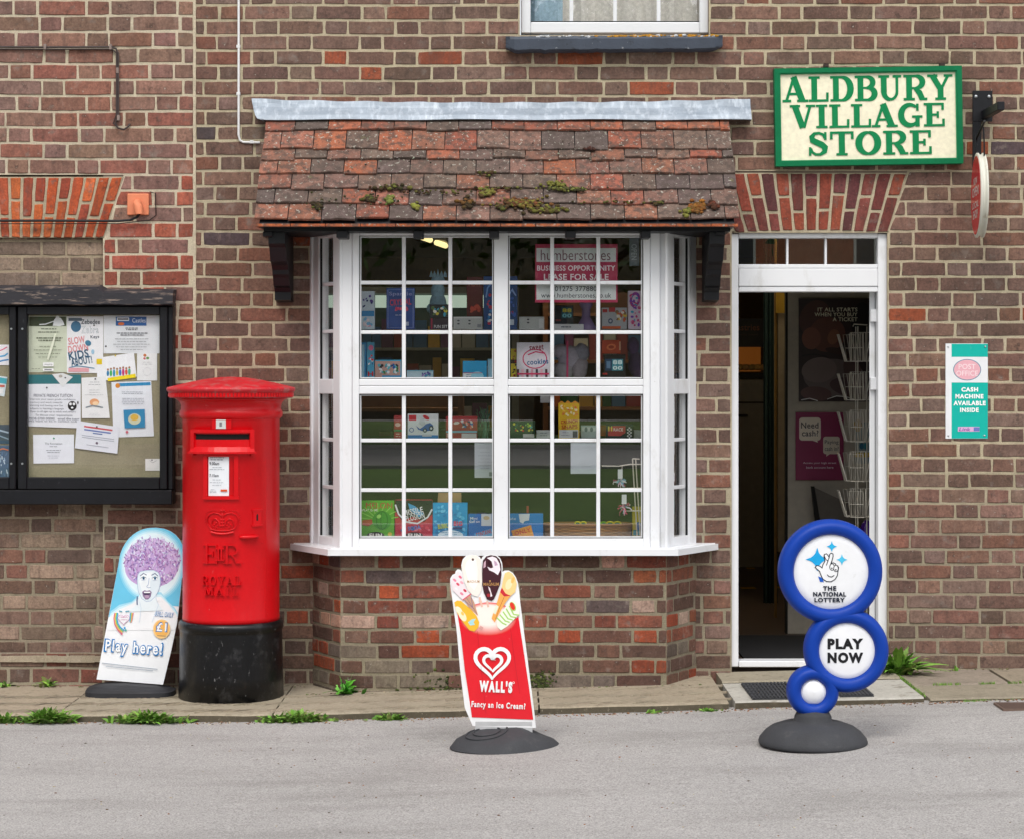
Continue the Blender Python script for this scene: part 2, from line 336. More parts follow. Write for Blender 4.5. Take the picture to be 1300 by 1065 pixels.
class Art:
    """flat print laid on a surface; shapes are given in photo pixels of that surface, fn maps (px,py,lift) to a point"""
    def __init__(s, mb, fn, lift=.0006, step=.0001, m=0, k=1.0): s.mb = mb; s.fn = fn; s.L = lift; s.st = step; s.m = m; s.k = k
    def ink(s, c): return tuple(min(1, v * s.k) for v in lin(c))
    def up(s): s.L += s.st; return s.L
    def poly(s, pts, c, h=0):
        l = s.up(); c = s.ink(c)
        if h:
            a = [s.fn(x, y, l) for x, y in pts]; b = [s.fn(x, y, l + h) for x, y in pts]; n = len(pts)
            s.mb.raw(a + b, [tuple(range(n, 2 * n))] + [(i, (i + 1) % n, n + (i + 1) % n, n + i) for i in range(n)], c, s.m)
        else: s.mb.face([s.fn(x, y, l) for x, y in pts], c, s.m)
    def rect(s, x0, y0, x1, y1, c, rot=0, h=0):
        cx, cy = (x0 + x1) / 2, (y0 + y1) / 2; a = R(rot); P = []
        for x, y in ((x0, y0), (x1, y0), (x1, y1), (x0, y1)):
            dx, dy = x - cx, y - cy; P.append((cx + dx * math.cos(a) - dy * math.sin(a), cy + dx * math.sin(a) + dy * math.cos(a)))
        s.poly(P, c, h)
    def rrect(s, x0, y0, x1, y1, r, c):
        P = []
        for cx, cy, a in ((x1 - r, y1 - r, 0), (x0 + r, y1 - r, 90), (x0 + r, y0 + r, 180), (x1 - r, y0 + r, 270)): P += arc(cx, cy, r, r, a, a + 90, 5)
        s.poly(P, c)
    def oval(s, cx, cy, rx, ry, c, rot=0, n=28, h=0):
        a = R(rot); s.poly([(cx + rx * math.cos(t) * math.cos(a) - ry * math.sin(t) * math.sin(a), cy + rx * math.cos(t) * math.sin(a) + ry * math.sin(t) * math.cos(a)) for t in [2 * math.pi * i / n for i in range(n)]], c, h)
    def line(s, pts, wd, c, closed=False, h=0):
        l = s.up(); c = s.ink(c); L, Q = ribbon(pts, wd, closed); n = len(pts); k = n if closed else n - 1
        a = [s.fn(x, y, l + h) for x, y in L + Q]
        fs = [(i, (i + 1) % n, n + (i + 1) % n, n + i) for i in range(k)]
        if h:
            a += [s.fn(x, y, l) for x, y in L + Q]
            for i in range(k):
                j = (i + 1) % n; fs += [(i, 2 * n + i, 2 * n + j, j), (n + i, n + j, 3 * n + j, 3 * n + i)]
            if not closed: fs += [(0, n, 3 * n, 2 * n), (n - 1, 3 * n - 1, 4 * n - 1, 2 * n - 1)]
        s.mb.raw(a, fs, c, s.m)
    def ring(s, cx, cy, r, wd, c, ry=None, n=32): s.line(arc(cx, cy, r, ry or r, 0, 360 * (n - 1) / n, n - 1), wd, c, True)
    def text(s, t, x0, y0, x1, y1, c, bold=.015, rot=0, spacing=1.0, skew=0):
        l = s.up(); vs, fs = text2d(t, bold, spacing); cx, cy = (x0 + x1) / 2, (y0 + y1) / 2; a = R(rot); P = []
        for u, v in vs:
            dx = (u - .5) * (x1 - x0) + skew * (v - .5) * (y1 - y0); dy = (.5 - v) * (y1 - y0)
            P.append(s.fn(cx + dx * math.cos(a) - dy * math.sin(a), cy + dx * math.sin(a) + dy * math.cos(a), l))
        s.mb.raw(P, fs, s.ink(c), s.m)
    def serif(s, t, x0, y0, x1, y1, c, rot=0, gap=.05, h=0, wk=1.0):
        tot = sum(SER[ch][0] for ch in t) + gap * (len(t) - 1); kx = (x1 - x0) / tot; H = y1 - y0; cur = 0
        cx, cy = (x0 + x1) / 2, (y0 + y1) / 2; a = R(rot)
        for ch in t:
            wdt, strokes = SER[ch]
            for pts, wd in strokes:
                def mp(p):
                    X = x0 + (cur + p[0]) * kx; Y = y1 - p[1] * H; dx, dy = X - cx, Y - cy
                    return (cx + dx * math.cos(a) - dy * math.sin(a), cy + dx * math.sin(a) + dy * math.cos(a))
                L, Q = ribbon(pts, [q * wk for q in wd] if isinstance(wd, list) else wd * wk)
                L = [mp(p) for p in L]; Q = [mp(p) for p in Q]; n = len(L); l = s.up()
                v = [s.fn(x, y, l + h) for x, y in L + Q]; fs = [(i, i + 1, n + i + 1, n + i) for i in range(n - 1)]
                if h:
                    v += [s.fn(x, y, l) for x, y in L + Q]
                    for i in range(n - 1): fs += [(i, 2 * n + i, 2 * n + i + 1, i + 1), (n + i, n + i + 1, 3 * n + i + 1, 3 * n + i)]
                    fs += [(0, n, 3 * n, 2 * n), (n - 1, 3 * n - 1, 4 * n - 1, 2 * n - 1)]
                s.mb.raw(v, fs, lin(c), s.m)
            cur += wdt + gap
    def lines(s, x0, y0, x1, y1, n, c, rnd, th=.8, rot=0):
        for i in range(n):
            y = y0 + (y1 - y0) * (i + .5) / n; k = rnd.uniform(.55, 1); m_ = (x0 + x1) / 2; hw = (x1 - x0) / 2 * k; x = m_ - hw
            while x < m_ + hw:
                wd = rnd.uniform(1.5, 5); xe = min(x + wd, m_ + hw); s.rect(x, y - th / 2, xe, y + th / 2, c); x = xe + .8
def flat(y, dirn=-1): return lambda px, py, l: Vector((sx(px, y), y + dirn * l, sz(py, y)))
# ================================================================ GROUND
def slope(x): return 0.0 if x < -1.2 else (.024 * (x + 1.2) if x < 4.2 else .13)
KY = -0.86
def road_z(x, y):
    k = 1 if y > -7 else max(0, 1 - (-7 - y) / 6)
    dz = .032 if x < .6 else max(.012, .032 - (x - .6) * .012)
    return (slope(x) - dz) * k - (1 - k) * .03
xs = [-90, -60, -30, -15, -8, -5, -4, -3, -2, -1.2, -.6, 0, .6, 1.2, 1.8, 2.4, 3, 4.2, 6, 10, 20, 40, 90]
ys = [-130, -90, -60, -45, -30, -20, -14, -11, -9, -7, -5, -4, -3, -2.4, -1.8, -1.2, KY + .06]
mb = MB()
for i in range(len(xs) - 1):
    for j in range(len(ys) - 1):
        mb.face([(x, y, road_z(x, y)) for x, y in ((xs[i], ys[j]), (xs[i+1], ys[j]), (xs[i+1], ys[j+1]), (xs[i], ys[j+1]))])
o = mb.build('road', M['asphalt'], loc=(0, 0, 0)); structure(o)
mb = MB(); mb.box(-140, 140, -170, 60, -.9, -.6); o = mb.build('terrain', M['grass'], loc=(0, 0, 0)); structure(o)
# village green opposite, seen only in the panes
mb = MB()
for (xa, xb, ya, yb) in ((-60, 60, -24.5, -10.9),  (-60, 60, -62, -35)):
    for i in range(12):
        for j in range(4):
            x0 = xa + (xb - xa) * i / 12; x1 = xa + (xb - xa) * (i + 1) / 12; y0 = ya + (yb - ya) * j / 4; y1 = ya + (yb - ya) * (j + 1) / 4
            mb.face([(x0, y0, .0), (x1, y0, .0), (x1, y1, .0), (x0, y1, .0)])
o = mb.build('village_green', M['grass'], loc=(0, 0, 0)); structure(o)
mb = MB()
for yk in (-24.6, -34.9, -10.8): mb.box(-60, 60, yk - .07, yk + .07, -.05, .06, lin('c8c4bc'))
o = mb.build('kerb', M['matt'], loc=(0, 0, 0)); structure(o)

# pavement: band of paving slabs from kerb to wall
rnd = random.Random(5)
mb = MB()
def slab(x0, x1, y0, y1, c, dz=0, thick=.09, skew=0):
    g = .004; n = max(2, int((x1 - x0) / .12)); top = []
    for i in range(n + 1):
        x = x0 + g + (x1 - x0 - 2 * g) * i / n
        a = (y0 + g + rnd.uniform(-.004, .004)); b = y1 - g
        z = slope(x) + dz
        top.append(((x, a, z - .006 + rnd.uniform(-.002, .002)), (x, a + .012, z + rnd.uniform(-.001, .001)), (x, b, z), (x, a - .002, z - thick)))
    for i in range(n):
        p, q = top[i], top[i + 1]
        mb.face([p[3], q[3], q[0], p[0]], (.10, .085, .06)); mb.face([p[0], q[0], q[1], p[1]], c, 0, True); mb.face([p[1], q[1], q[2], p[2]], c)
    mb.face([top[0][3], top[0][0], top[0][1], top[0][2], (top[0][2][0], top[0][2][1], top[0][2][2] - thick)], c)
    mb.face([top[-1][3], top[-1][0], top[-1][1], top[-1][2], (top[-1][2][0], top[-1][2][1], top[-1][2][2] - thick)][::-1], c)
base = lin('9c917f')
for (a, b) in ((-4.6, -3.3), (-3.3, -2.02), (-2.02, -1.06), (-1.06, .12), (.12, .965)):
    slab(a, b, KY + rnd.uniform(-.008, .008), .02, tint(base, rnd, .06))
slab(.985, 1.83, KY + .0, -.30, lin('b2afa7'), .004)
slab(.985, 1.83, -.295, .02, lin('98907f'), .012)
for (a, b, y0, y1) in ((1.85, 2.62, KY, -.47), (2.63, 3.6, KY, -.47), (1.85, 2.30, -.46, .02), (2.31, 3.1, -.46, .02), (3.11, 4.4, -.46, .02), (3.61, 4.6, KY, -.47)):
    slab(a, b, y0 + rnd.uniform(-.01, .01), y1, tint(lin('94897a'), rnd, .08), rnd.uniform(-.003, .003))
# textured combed ribs on the older slabs
for i in range(300):
    x = rnd.uniform(-2.6, .93); y0 = KY + .05 + rnd.uniform(0, .05); 
    for k in range(3):
        y = y0 + k * .2
        if y > -.3: continue
        mb.obox(Vector((x, y, slope(x) - .004)), Vector((.80, .6, 0)), Vector((-.6, .80, 0)), Vector((0, 0, 1)), 0, .10, 0, .006, 0, .0062, tint(base, rnd, .1))
o = mb.build('pavement', M['paving'], loc=(0, 0, 0)); structure(o)
mb = MB(); mb.box(-4.6, 4.6, KY + .04, .03, -.12, -.035, lin('554e42')); o = mb.build('pavement_bed', M['mortar'], loc=(0, 0, 0)); structure(o)

# ================================================================ BRICKWORK
PAL = dict(
 right=['77625a', '735c55', '7d655c', '6b5750', '7b6058', '765d55', '66544e', '786660', '6e5b54', '7d5a4f', '73615a', '68554f', '74594f'],
 left=['866a62', '80655f', '89645a', '7c625c', '7a655f', '8a6e64', '7e5f55', '836962', '885f56', '7b655c'],
 bay=['6a5048', '78483e', '8e4a38', '58463f', '70554b', '54494a', '85523f', '776058', '5c4944', '6e463c', '624b44', '94503a', '7c5044'],
 low=['74625a', '6b5950', '7f6b62', '63544e', '7a5c54', '8a7468', '6d6058'],
 infill=['8b7b6f', '96867a', '7e7066', '86766d', '75685f'])
def mdirt(c, v):          # grimier, repointed joints low on the wall
    t = max(0, min(1, (1.15 - v) / .5)); d = (.26, .225, .165)
    return tuple(a * (1 - .75 * t) + b_ * .75 * t for a, b_ in zip(c, d))
def warm(c):
    m = sum(c) / 3
    return tuple(max(.01, (m + (v - m) * 1.12) * 1.02 * k) for v, k in zip(c, (1.03, .985, .93)))
def brickwork(B, Mo, fn, u0, u1, v0, v1, pitch, pal, excl=None, seed=1, jt=.0088, S=.2175, Hd=.1055, mc='b8ac93', relief=.004, phase=0, odd=0):
    rn = random.Random(seed); k = 0; v = v0; mcl = lin(mc); fn0 = fn
    fn = lambda u, v, n: fn0(u, v + .0042 * noise.noise(Vector((u * 1.6, v * 2.2, seed * 1.7))) * min(1, max(0, (u - u0) * 8)) * min(1, max(0, (u1 - u) * 8)), n)
    while v < v1 - .01:
        vt = min(v + pitch, v1)
        ex = excl((v + vt) / 2, v + .0005, vt - .0005) if excl else []
        free = []; cur = (u0, u0)
        for (ab, at, bb, bt) in sorted(ex):
            free.append((cur, (ab, at))); cur = (bb, bt)
        free.append((cur, (u1, u1)))
        free = [f for f in free if f[1][0] - f[0][0] > .004]
        for (l_, r_) in free: Mo.face([fn(l_[0], v, 0), fn(r_[0], v, 0), fn(r_[1], vt, 0), fn(l_[1], vt, 0)], tint(mdirt(mcl, v), rn, .04))
        per = S + Hd + 2 * jt; u = u0 - per + (((k + odd) % 2) * per / 2 + phase) % per
        kind = 0
        while u < u1:
            wd = (S if kind == 0 else Hd) * rn.uniform(.94, 1.06); un = u + wd
            for (l_, r_) in free:
                a0 = max(u, l_[0] + (jt * .6 if l_[0] > u0 else .0)); a1 = max(u, l_[1] + (jt * .6 if l_[1] > u0 else 0))
                b0 = min(un, r_[0] - (jt * .6 if r_[0] < u1 else 0)); b1 = min(un, r_[1] - (jt * .6 if r_[1] < u1 else 0))
                if min(b0 - a0, b1 - a1) < .022: continue
                cs = pal(rn, (a0 + b0) / 2, v) if callable(pal) else PAL[pal]
                c = warm(tint(lin(rn.choice(cs)), rn, .10))
                onebrick(B, fn, [(a0, v + jt / 2), (b0, v + jt / 2), (b1, vt - jt / 2), (a1, vt - jt / 2)], c, rn, relief * rn.uniform(.5, 1.3))
            u = un + jt * rn.uniform(.75, 1.25); kind = 1 - kind
        v += pitch; k += 1
def onebrick(B, fn, q, c, rn, h, jit=.0017, in_=.0042):
    out = []
    for i in range(4):
        p, r = q[i], q[(i + 1) % 4]; L = math.hypot(r[0] - p[0], r[1] - p[1]); n = max(2, int(L / .035))
        for j in range(n):
            t = j / n; out.append((p[0] + (r[0] - p[0]) * t + rn.uniform(-jit, jit), p[1] + (r[1] - p[1]) * t + rn.uniform(-jit, jit)))
    for i_ in (0,):
        pull = [rn.uniform(0, .0018) for _ in q]; mx = sum(p[0] for p in q) / 4; my = sum(p[1] for p in q) / 4
        out = [next(((x + (mx - x) / max(.01, abs(mx - x)) * pull[k], y + (my - y) / max(.01, abs(my - y)) * pull[k]) for k, c4 in enumerate(q) if abs(x - c4[0]) < .004 and abs(y - c4[1]) < .004), (x, y)) for x, y in out]
    cx = sum(p[0] for p in out) / len(out); cy = sum(p[1] for p in out) / len(out)
    hw = max(abs(p[0] - cx) for p in out); hh = max(abs(p[1] - cy) for p in out)
    tl = rn.uniform(-.0012, .0012); inn = [(cx + (x - cx) * (1 - in_ / max(hw, .01)), cy + (y - cy) * (1 - in_ / max(hh, .01))) for x, y in out]
    n = len(out); vs = [fn(x, y, -.002) for x, y in out] + [fn(x, y, h + tl * (1 if y > cy else -1)) for x, y in inn]
    B.raw(vs, [tuple(range(n, 2 * n))] + [(i, (i + 1) % n, n + (i + 1) % n, n + i) for i in range(n)], c)
def wallfn(y): return lambda u, v, n: Vector((u, y - n, v))

XJ = sx(247)                         # straight joint between the two buildings
shop = thing('brick_shop', (0.6, .15, 0), 'old brown brick village shop with a bay window, tiled canopy and open white door', 'shop building')
house = thing('brick_house', (-2.8, .15, 0), 'neighbouring red-brown brick house left of the straight joint, with a bricked-up arched window', 'house')
# --- openings in the shop wall (world x, z)
BAYL, BAYR = -.965, .890
DL, DR, DT, DB = sx(929), sx(1126.5), sz(297), sz(848)
WINL, WINR = sx(660), sx(900)
ARC_C = sx(1030); AT, AB = sz(220), sz(296); AHT, AHB = (sx(1153) - sx(909)) / 2, (sx(1127) - sx(932)) / 2
def ex_shop(vm, va, vb):
    e = []
    if .70 < vm < 2.19: e.append((BAYL + .03,) * 2 + (BAYR - .03,) * 2)
    if vm < AB + .005 and vm > DB - .05: e.append((DL, DL, DR, DR))
    elif AB + .005 <= vm < AT:
        f = lambda z: AHB + (AHT - AHB) * max(0, min(1, (z - AB) / (AT - AB)))
        e.append((ARC_C - f(va), ARC_C - f(vb), ARC_C + f(va), ARC_C + f(vb)))
    if vm > sz(46): e.append((WINL, WINL, WINR, WINR))
    return e
B, Mo = MB(), MB()
P_R = .0731
vr0 = sz(83.5) - math.ceil((sz(83.5) + .03) / P_R) * P_R
def pal_r(rn, u, v):
    if v < .30 and rn.random() < .5: return PAL['low']
    if rn.random() < .02: return ['8e5240', '8a4e3c', '4f464a']
    return PAL['right']
brickwork(B, Mo, wallfn(0), XJ + .006, 4.2, vr0, 4.6, P_R, pal_r, ex_shop, 11, phase=.05)
# door arch voussoirs
Mo.face([(ARC_C - AHB, -.0, AB), (ARC_C + AHB, -.0, AB), (ARC_C + AHT, -.0, AT), (ARC_C - AHT, -.0, AT)], lin('b8ac93'))
def gauged(B, c, ht, hb, zt, zb, n, cols, seed, rise=.0):
    rn = random.Random(seed)
    for i in range(n):
        f0, f1 = -1 + 2 * i / n, -1 + 2 * (i + 1) / n
        j = .0055
        def X(f, t, s): return c + f * (hb + (ht - hb) * t) + s * j
        brk = [0, (.34 if i % 2 else .60) + rn.uniform(-.03, .03), 1]
        if i % 2 == 0 and rn.random() < .3: brk = [0, .27, .95, 1] if False else brk
        for a, b in zip(brk[:-1], brk[1:]):
            zz = lambda t: zb + (zt - zb) * t + rise * (1 - ((f0 + f1) / 2) ** 2) * (1 - t)
            ja = .011 / (zt - zb) / 2
            a_, b_ = (a + (ja if a > 0 else 0)), (b - (ja if b < 1 else .01))
            cc = tint(lin(rn.choice(cols)), rn, .13)
            onebrick(B, wallfn(0), [(X(f0, a_, 1), zz(a_)), (X(f1, a_, -1), zz(a_)), (X(f1, b_, -1), zz(b_)), (X(f0, b_, 1), zz(b_))], cc, rn, .005)
gauged(B, ARC_C, AHT, AHB, AT, AB, 13, ['7c453b', '6d3a36', '8c4636', '683b3b', '5f3737', '914a38', '74403a'], 5, .012)
ob = B.build('wall', M['brick'], shop); tagp = Mo.build('mortar', M['mortar'], ob)
# wall core (thickness behind the facing, jambs)
core = MB(); cc = lin('8a7a6c')
segs = [(XJ, BAYL + .03, -.1, 4.6), (BAYL + .03, BAYR - .03, 2.19, 4.6), (BAYL + .03, BAYR - .03, -.1, .70), (BAYR - .03, DL, -.1, 4.6), (DL, DR, AB, 4.6), (DL, DR, -.1, DB - .05), (DR, 4.2, -.1, 4.6)]
for a, b, z0, z1 in segs:
    if z1 > 4 and a < WINL and b > WINL:
        core.box(a, b, .006, .22, z0, sz(46), cc); core.box(a, WINL, .006, .22, sz(46), z1, cc)
        if b > WINR: core.box(WINR, b, .006, .22, sz(46), z1, cc)
    elif z1 > 4 and a < WINR and b > WINR and a >= WINL:
        core.box(a, b, .006, .22, z0, sz(46), cc); core.box(WINR, b, .006, .22, sz(46), z1, cc)
    else: core.box(a, b, .006, .22, z0, z1, cc)
core.build('wall_core', M['matt'], shop)

# --- bay brick base
FY = -.27; FL, FR = -.808, .728; SILLZ = sz(704, -.30)
A_, B_, C_, D_ = Vector((BAYL, 0, 0)), Vector((FL, FY, 0)), Vector((FR, FY, 0)), Vector((BAYR, 0, 0))
def planefn(p, q):
    U = (q - p).normalized(); N = Vector((U.y, -U.x, 0))
    return (lambda u, v, n: p + U * u + N * n + Vector((0, 0, v))), (q - p).length
def pal_b(rn, u, v):
    r = rn.random()
    if v < .18: return ['6a5048', '5a4640', '8a4a38', '6f6660', '7a7268', '5e5650']
    if r < .09: return ['b08f82', 'a89488']
    return PAL['bay']
B, Mo = MB(), MB()
P_B = .0708; vb0 = SILLZ + .002 - 10 * P_B
for i, (p, q) in enumerate(((A_, B_), (B_, C_), (C_, D_))):
    fn, L = planefn(p, q)
    brickwork(B, Mo, fn, 0, L, vb0, SILLZ + .002, P_B, pal_b, None, 31 + i, mc='9c9378' if i == 1 else '7f7663', phase=[.02, .12, .06][i], S=.219, Hd=.105, jt=.0098)  # mortar darker on the canted sides: their shade is put into its colour
ob = B.build('bay_wall', M['brick'], shop); Mo.build('mortar', M['mortar'], ob)
core = MB(); core.prism([(BAYL + .02, 0.0, vb0), (FL + .008, FY + .012, vb0), (FR - .008, FY + .012, vb0), (BAYR - .02, 0.0, vb0)], (0, 0, SILLZ - vb0 - .012), lin('7a6a5c')); core.build('bay_core', M['matt'], shop)

# --- neighbour house wall
B, Mo = MB(), MB()
P_L = .0770
vl0 = sz(20.7) - math.ceil((sz(20.7) + .03) / P_L) * P_L
RX = sx(131); RZT, RZB = sz(301), sz(833)
HAc = sx(20); HAt, HAb = sx(157) - HAc, sx(132) - HAc; HT, HB = sz(225), sz(302)
def ex_house(vm, va, vb):
    if RZB < vm < RZT: return [(-4.6, -4.6, RX, RX)]
    if HB <= vm < HT:
        f = lambda z: HAb + (HAt - HAb) * max(0, min(1, (z - HB) / (HT - HB)))
        return [(HAc - f(va), HAc - f(vb), HAc + f(va), HAc + f(vb))]
    return []
def pal_l(rn, u, v):
    if v < .95: return PAL['low'] + ['7a5048']
    if 1.5 < v < 2.45 and u > RX and rn.random() < .30: return ['8f544a', '965a4e']
    return PAL['left']
brickwork(B, Mo, wallfn(0), -4.6, XJ - .006, vl0, 4.6, P_L, pal_l, ex_house, 21, phase=.07, mc='c4b8a2')
Mo.face([(HAc - HAb, 0, HB), (HAc + HAb, 0, HB), (HAc + HAt, 0, HT), (HAc - HAt, 0, HT)], lin('b3a68e'))
gauged(B, HAc, HAt, HAb, HT, HB, 17, ['bf6038', 'b35532', 'a94e30', 'b4583c', 'c0663c', '9a4a38'], 8)
# recessed infill under the arch and the low ledge
brickwork(B, Mo, wallfn(.028), -4.6, RX, RZB, RZT, .0745, lambda rn, u, v: PAL['infill'] if v > 1.8 else PAL['low'] + PAL['infill'][:2], None, 24, mc='a3957f' )
for k in range(3):
    pass
ob = B.build('wall', M['brick'], house); Mo.build('mortar', M['mortar'], ob)
core = MB(); core.box(-4.6, RX, .032, .25, -.1, 4.6, lin('8a7a6c')); core.box(RX, XJ - .001, .004, .25, -.1, 4.6, lin('8a7a6c'))
core.box(RX - .0015, RX + .0, .001, .034, RZB, RZT, lin('a3957f')); core.box(-4.6, RX, .001, .031, RZT, RZT + .012, lin('8a5a48'))
core.build('wall_core', M['matt'], house)
led = MB(); rn = random.Random(3)
xx = -4.6
while xx < RX + .01:
    n = min(.06, RX + .012 - xx)
    if n < .01: break
    led.box(xx, xx + n + .001 * 0, -.014 - rn.uniform(0, .004), .03, RZB - .024 - rn.uniform(0, .003), RZB + .003 + rn.uniform(0, .004), tint(lin('a89c88'), rn, .05)); xx += n
led.build('ledge', M['mortar'], house)
# straight joint mortar between buildings
j = MB(); j.box(XJ - .0065, XJ + .0065, -.004, .01, -.02, 4.6, lin('c4b8a2')); j.build('straight_joint', M['mortar'], house)

# ================================================================ CANOPY
can = MB()
X0c, X1c = -1.185, 1.045
def rt(t, lift=0): return (-.045 - .405 * t - lift * .79, 2.738 - .534 * t + lift * .61)
bounds = [(p - 151) / 133 for p in (151, 168, 193, 205.5, 224.5, 243.5, 262, 281)]
rn = random.Random(77)
TC = ['8a6358', '846257', '74635c', '6a5d5a', '946656', '7c645c', '78685f', '9a6a5a', '675d5b', '886a60', '826459', '72615c']
TCo = ['a2624e', '9a5f4f', 'a8674f', '945c4d']
tiles = MB()
for r in range(7):
    t0, t1 = bounds[r], bounds[r + 1]
    x = X0c - rn.uniform(0, .012) + (.0 if r % 2 == 0 else -.075); first = True
    ext = {0: .0, 1: .0, 2: .005}.get(r, .008)
    while x < X1c + .01 - .02:
        wd = .154 + rn.uniform(-.004, .004)
        if r == 1 and first: wd = .165
        if r == 1 and .16 < x - X0c < .2: wd = .05
        a, b = max(x, X0c - ext), min(x + wd, X1c + ext)
        if b - a > .03:
            sag = rn.uniform(-.004, .004); dt = rn.uniform(-.012, .012) * (1.6 if r in (2,) else 1); sk = rn.uniform(-.007, .007)
            cl = TCo if (r == 0 and rn.random() < .75) or rn.random() < .05 else TC
            if r == 1 and rn.random() < .35: cl = TCo + TC[:2]
            c = tint(lin(rn.choice(cl)), rn, .10); c = (c[0] * .93, c[1] * .89, c[2] * .86)
            th = .013; tA = max(0, t0 - .05); tB = t1 + dt
            up0, up1 = .004, .018 + abs(sag) * .7
            def Pt(xx, t, l): y, z = rt(t, l); return (xx, y, z)
            n = 4; P = []
            for k in range(n + 1):
                xx = a + .0012 + (b - a - .0024) * k / n; tt = tB + sk * (k / n - .5) + rn.uniform(-.003, .003)
                P.append((Pt(xx, tA, up0), Pt(xx, tt, up1 + .003 * math.sin(math.pi * k / n) * (1 if sag > 0 else -.4)), Pt(xx, tt + .004, up1 - .006), Pt(xx, tt, up1 - th)))
            for k in range(n):
                p, q = P[k], P[k + 1]
                for m_ in range(3): tiles.face([p[m_], q[m_], q[m_ + 1], p[m_ + 1]], c, 0)
            tiles.face(list(P[0])[::-1], c); tiles.face(list(P[-1]), c)
        x += wd + .002; first = False
# under-course showing as an orange edge at the eave
x = X0c
while x < X1c:
    b = min(x + .16, X1c); y, z = rt(1.0, .002)
    tiles.box(x + .001, b - .001, y - .016, y + .1, z - .016, z - .004, tint(lin('b0603c'), rn, .15)); x += .162
# canopy body
y1_, z1_ = rt(1.0, -.002); y0_, z0_ = rt(0, -.002)
can.prism([(X0c + .015, -.001, z1_ - .016), (X0c + .015, y1_ + .01, z1_ - .016), (X0c + .015, y1_ + .004, z1_), (X0c + .015, y0_, z0_), (X0c + .015, -.001, z0_ + .02)], (X1c - X0c - .03, 0, 0), lin('1a1a1e'))
canopy = can.build('canopy', M['black_paint'], shop)
tiles.build('roof_tiles', M['tile'], canopy)
soff = MB(); soff.box(X0c + .03, X1c - .03, -.405, -.002, 2.17, z1_ - .017, lin('17171b')); soff.build('soffit', M['black_paint'], canopy)
for (a, b) in ((427, 441), (524.5, 537), (621, 633.5), (718, 731), (814, 826)):
    r_ = MB(); yy = -.425; x0, x1 = sx(a, yy), sx(b, yy)
    r_.box(x0, x1, yy, -.30, sz(302.5, yy), 2.172, lin('1a1b22'), 0, .003); r_.build('rafter_end', M['black_paint'], canopy)
for (a, b, pb) in ((333.5, 346, 301), (909, 921, 299)):
    r_ = MB(); yy = -.40; r_.box(sx(a, yy), sx(b, yy), yy, -.001, sz(pb, yy), 2.1695, lin('23252e'), 0, .003); r_.build('rafter_end', M['black_paint'], canopy)
for (a, b) in ((346.5, 367), (896, 915)):
    r_ = MB(); x0, x1 = sx(a, -.2), sx(b, -.2)
    prof = [(-.002, 2.168), (-.385, 2.168), (-.385, 2.115), (-.35, 2.10)] + [(-.35 + .13 * math.sin(R(k)), 2.10 - .06 - .06 * (1 - math.cos(R(k))) - .0) for k in (20, 45, 70, 90)] + [(-.20, 1.965)] + [(-.20 + .07 * math.sin(R(k)), 1.94 - .03 * (1 - math.cos(R(k))) - .01) for k in (20, 50, 80)] + [(-.125, 1.90), (-.125, 1.862), (-.002, 1.855)]
    r_.prism([(x0, y, z) for y, z in prof], (x1 - x0, 0, 0), lin('1d1e25'))
    r_.build('bracket', M['black_paint'], canopy)
# lead flashing
fl = MB(); rn = random.Random(9); n = 64; xa, xb = sx(318, -.05), sx(953.5, -.05); rows = []
for i in range(n + 1):
    t = i / n; x = xa + (xb - xa) * t
    zt = sz(126.5 + 5 * math.sin(math.pi * t) ** .7, -.0) + .0025 * math.sin(t * 61) ; zb = sz(152.2 + .6 * math.sin(t * 25), -.07)
    end = max(0, 1 - min(t, 1 - t) * n / 2.2)
    k = .0025 * noise.noise(Vector((t * 40, 0, 0))) * 4
    z_mid = (zt + zb) / 2
    prof = [(-.004, zt), (-.014, zt + .002), (-.020 - k, zt - .018), (-.026, z_mid + .016), (-.050 - k, z_mid - .008), (-.068, zb + .022), (-.078 - k * .5, zb + .004), (-.080, zb - .001), (-.072, zb - .003)]
    dx = (0 if end <= 0 else 0)
    q = []
    for m_, (yy, zz) in enumerate(prof):
        s = 0
        if t < .5: s = .058 * max(0, 1 - t * n / 3) * (m_ / 8) ** 2 * 1.1
        q.append((x + s, yy, zz))
    rows.append(q)
for i in range(n):
    for m_ in range(8): fl.face([rows[i][m_], rows[i + 1][m_], rows[i + 1][m_ + 1], rows[i][m_ + 1]], (.5, .5, .5), 0, True)
fl.face(rows[0][::-1] + [(rows[0][8][0], 0, rows[0][8][2])]); fl.face(rows[-1] + [(rows[-1][8][0], 0, rows[-1][8][2])])
fl.build('lead_flashing', M['lead'], canopy)
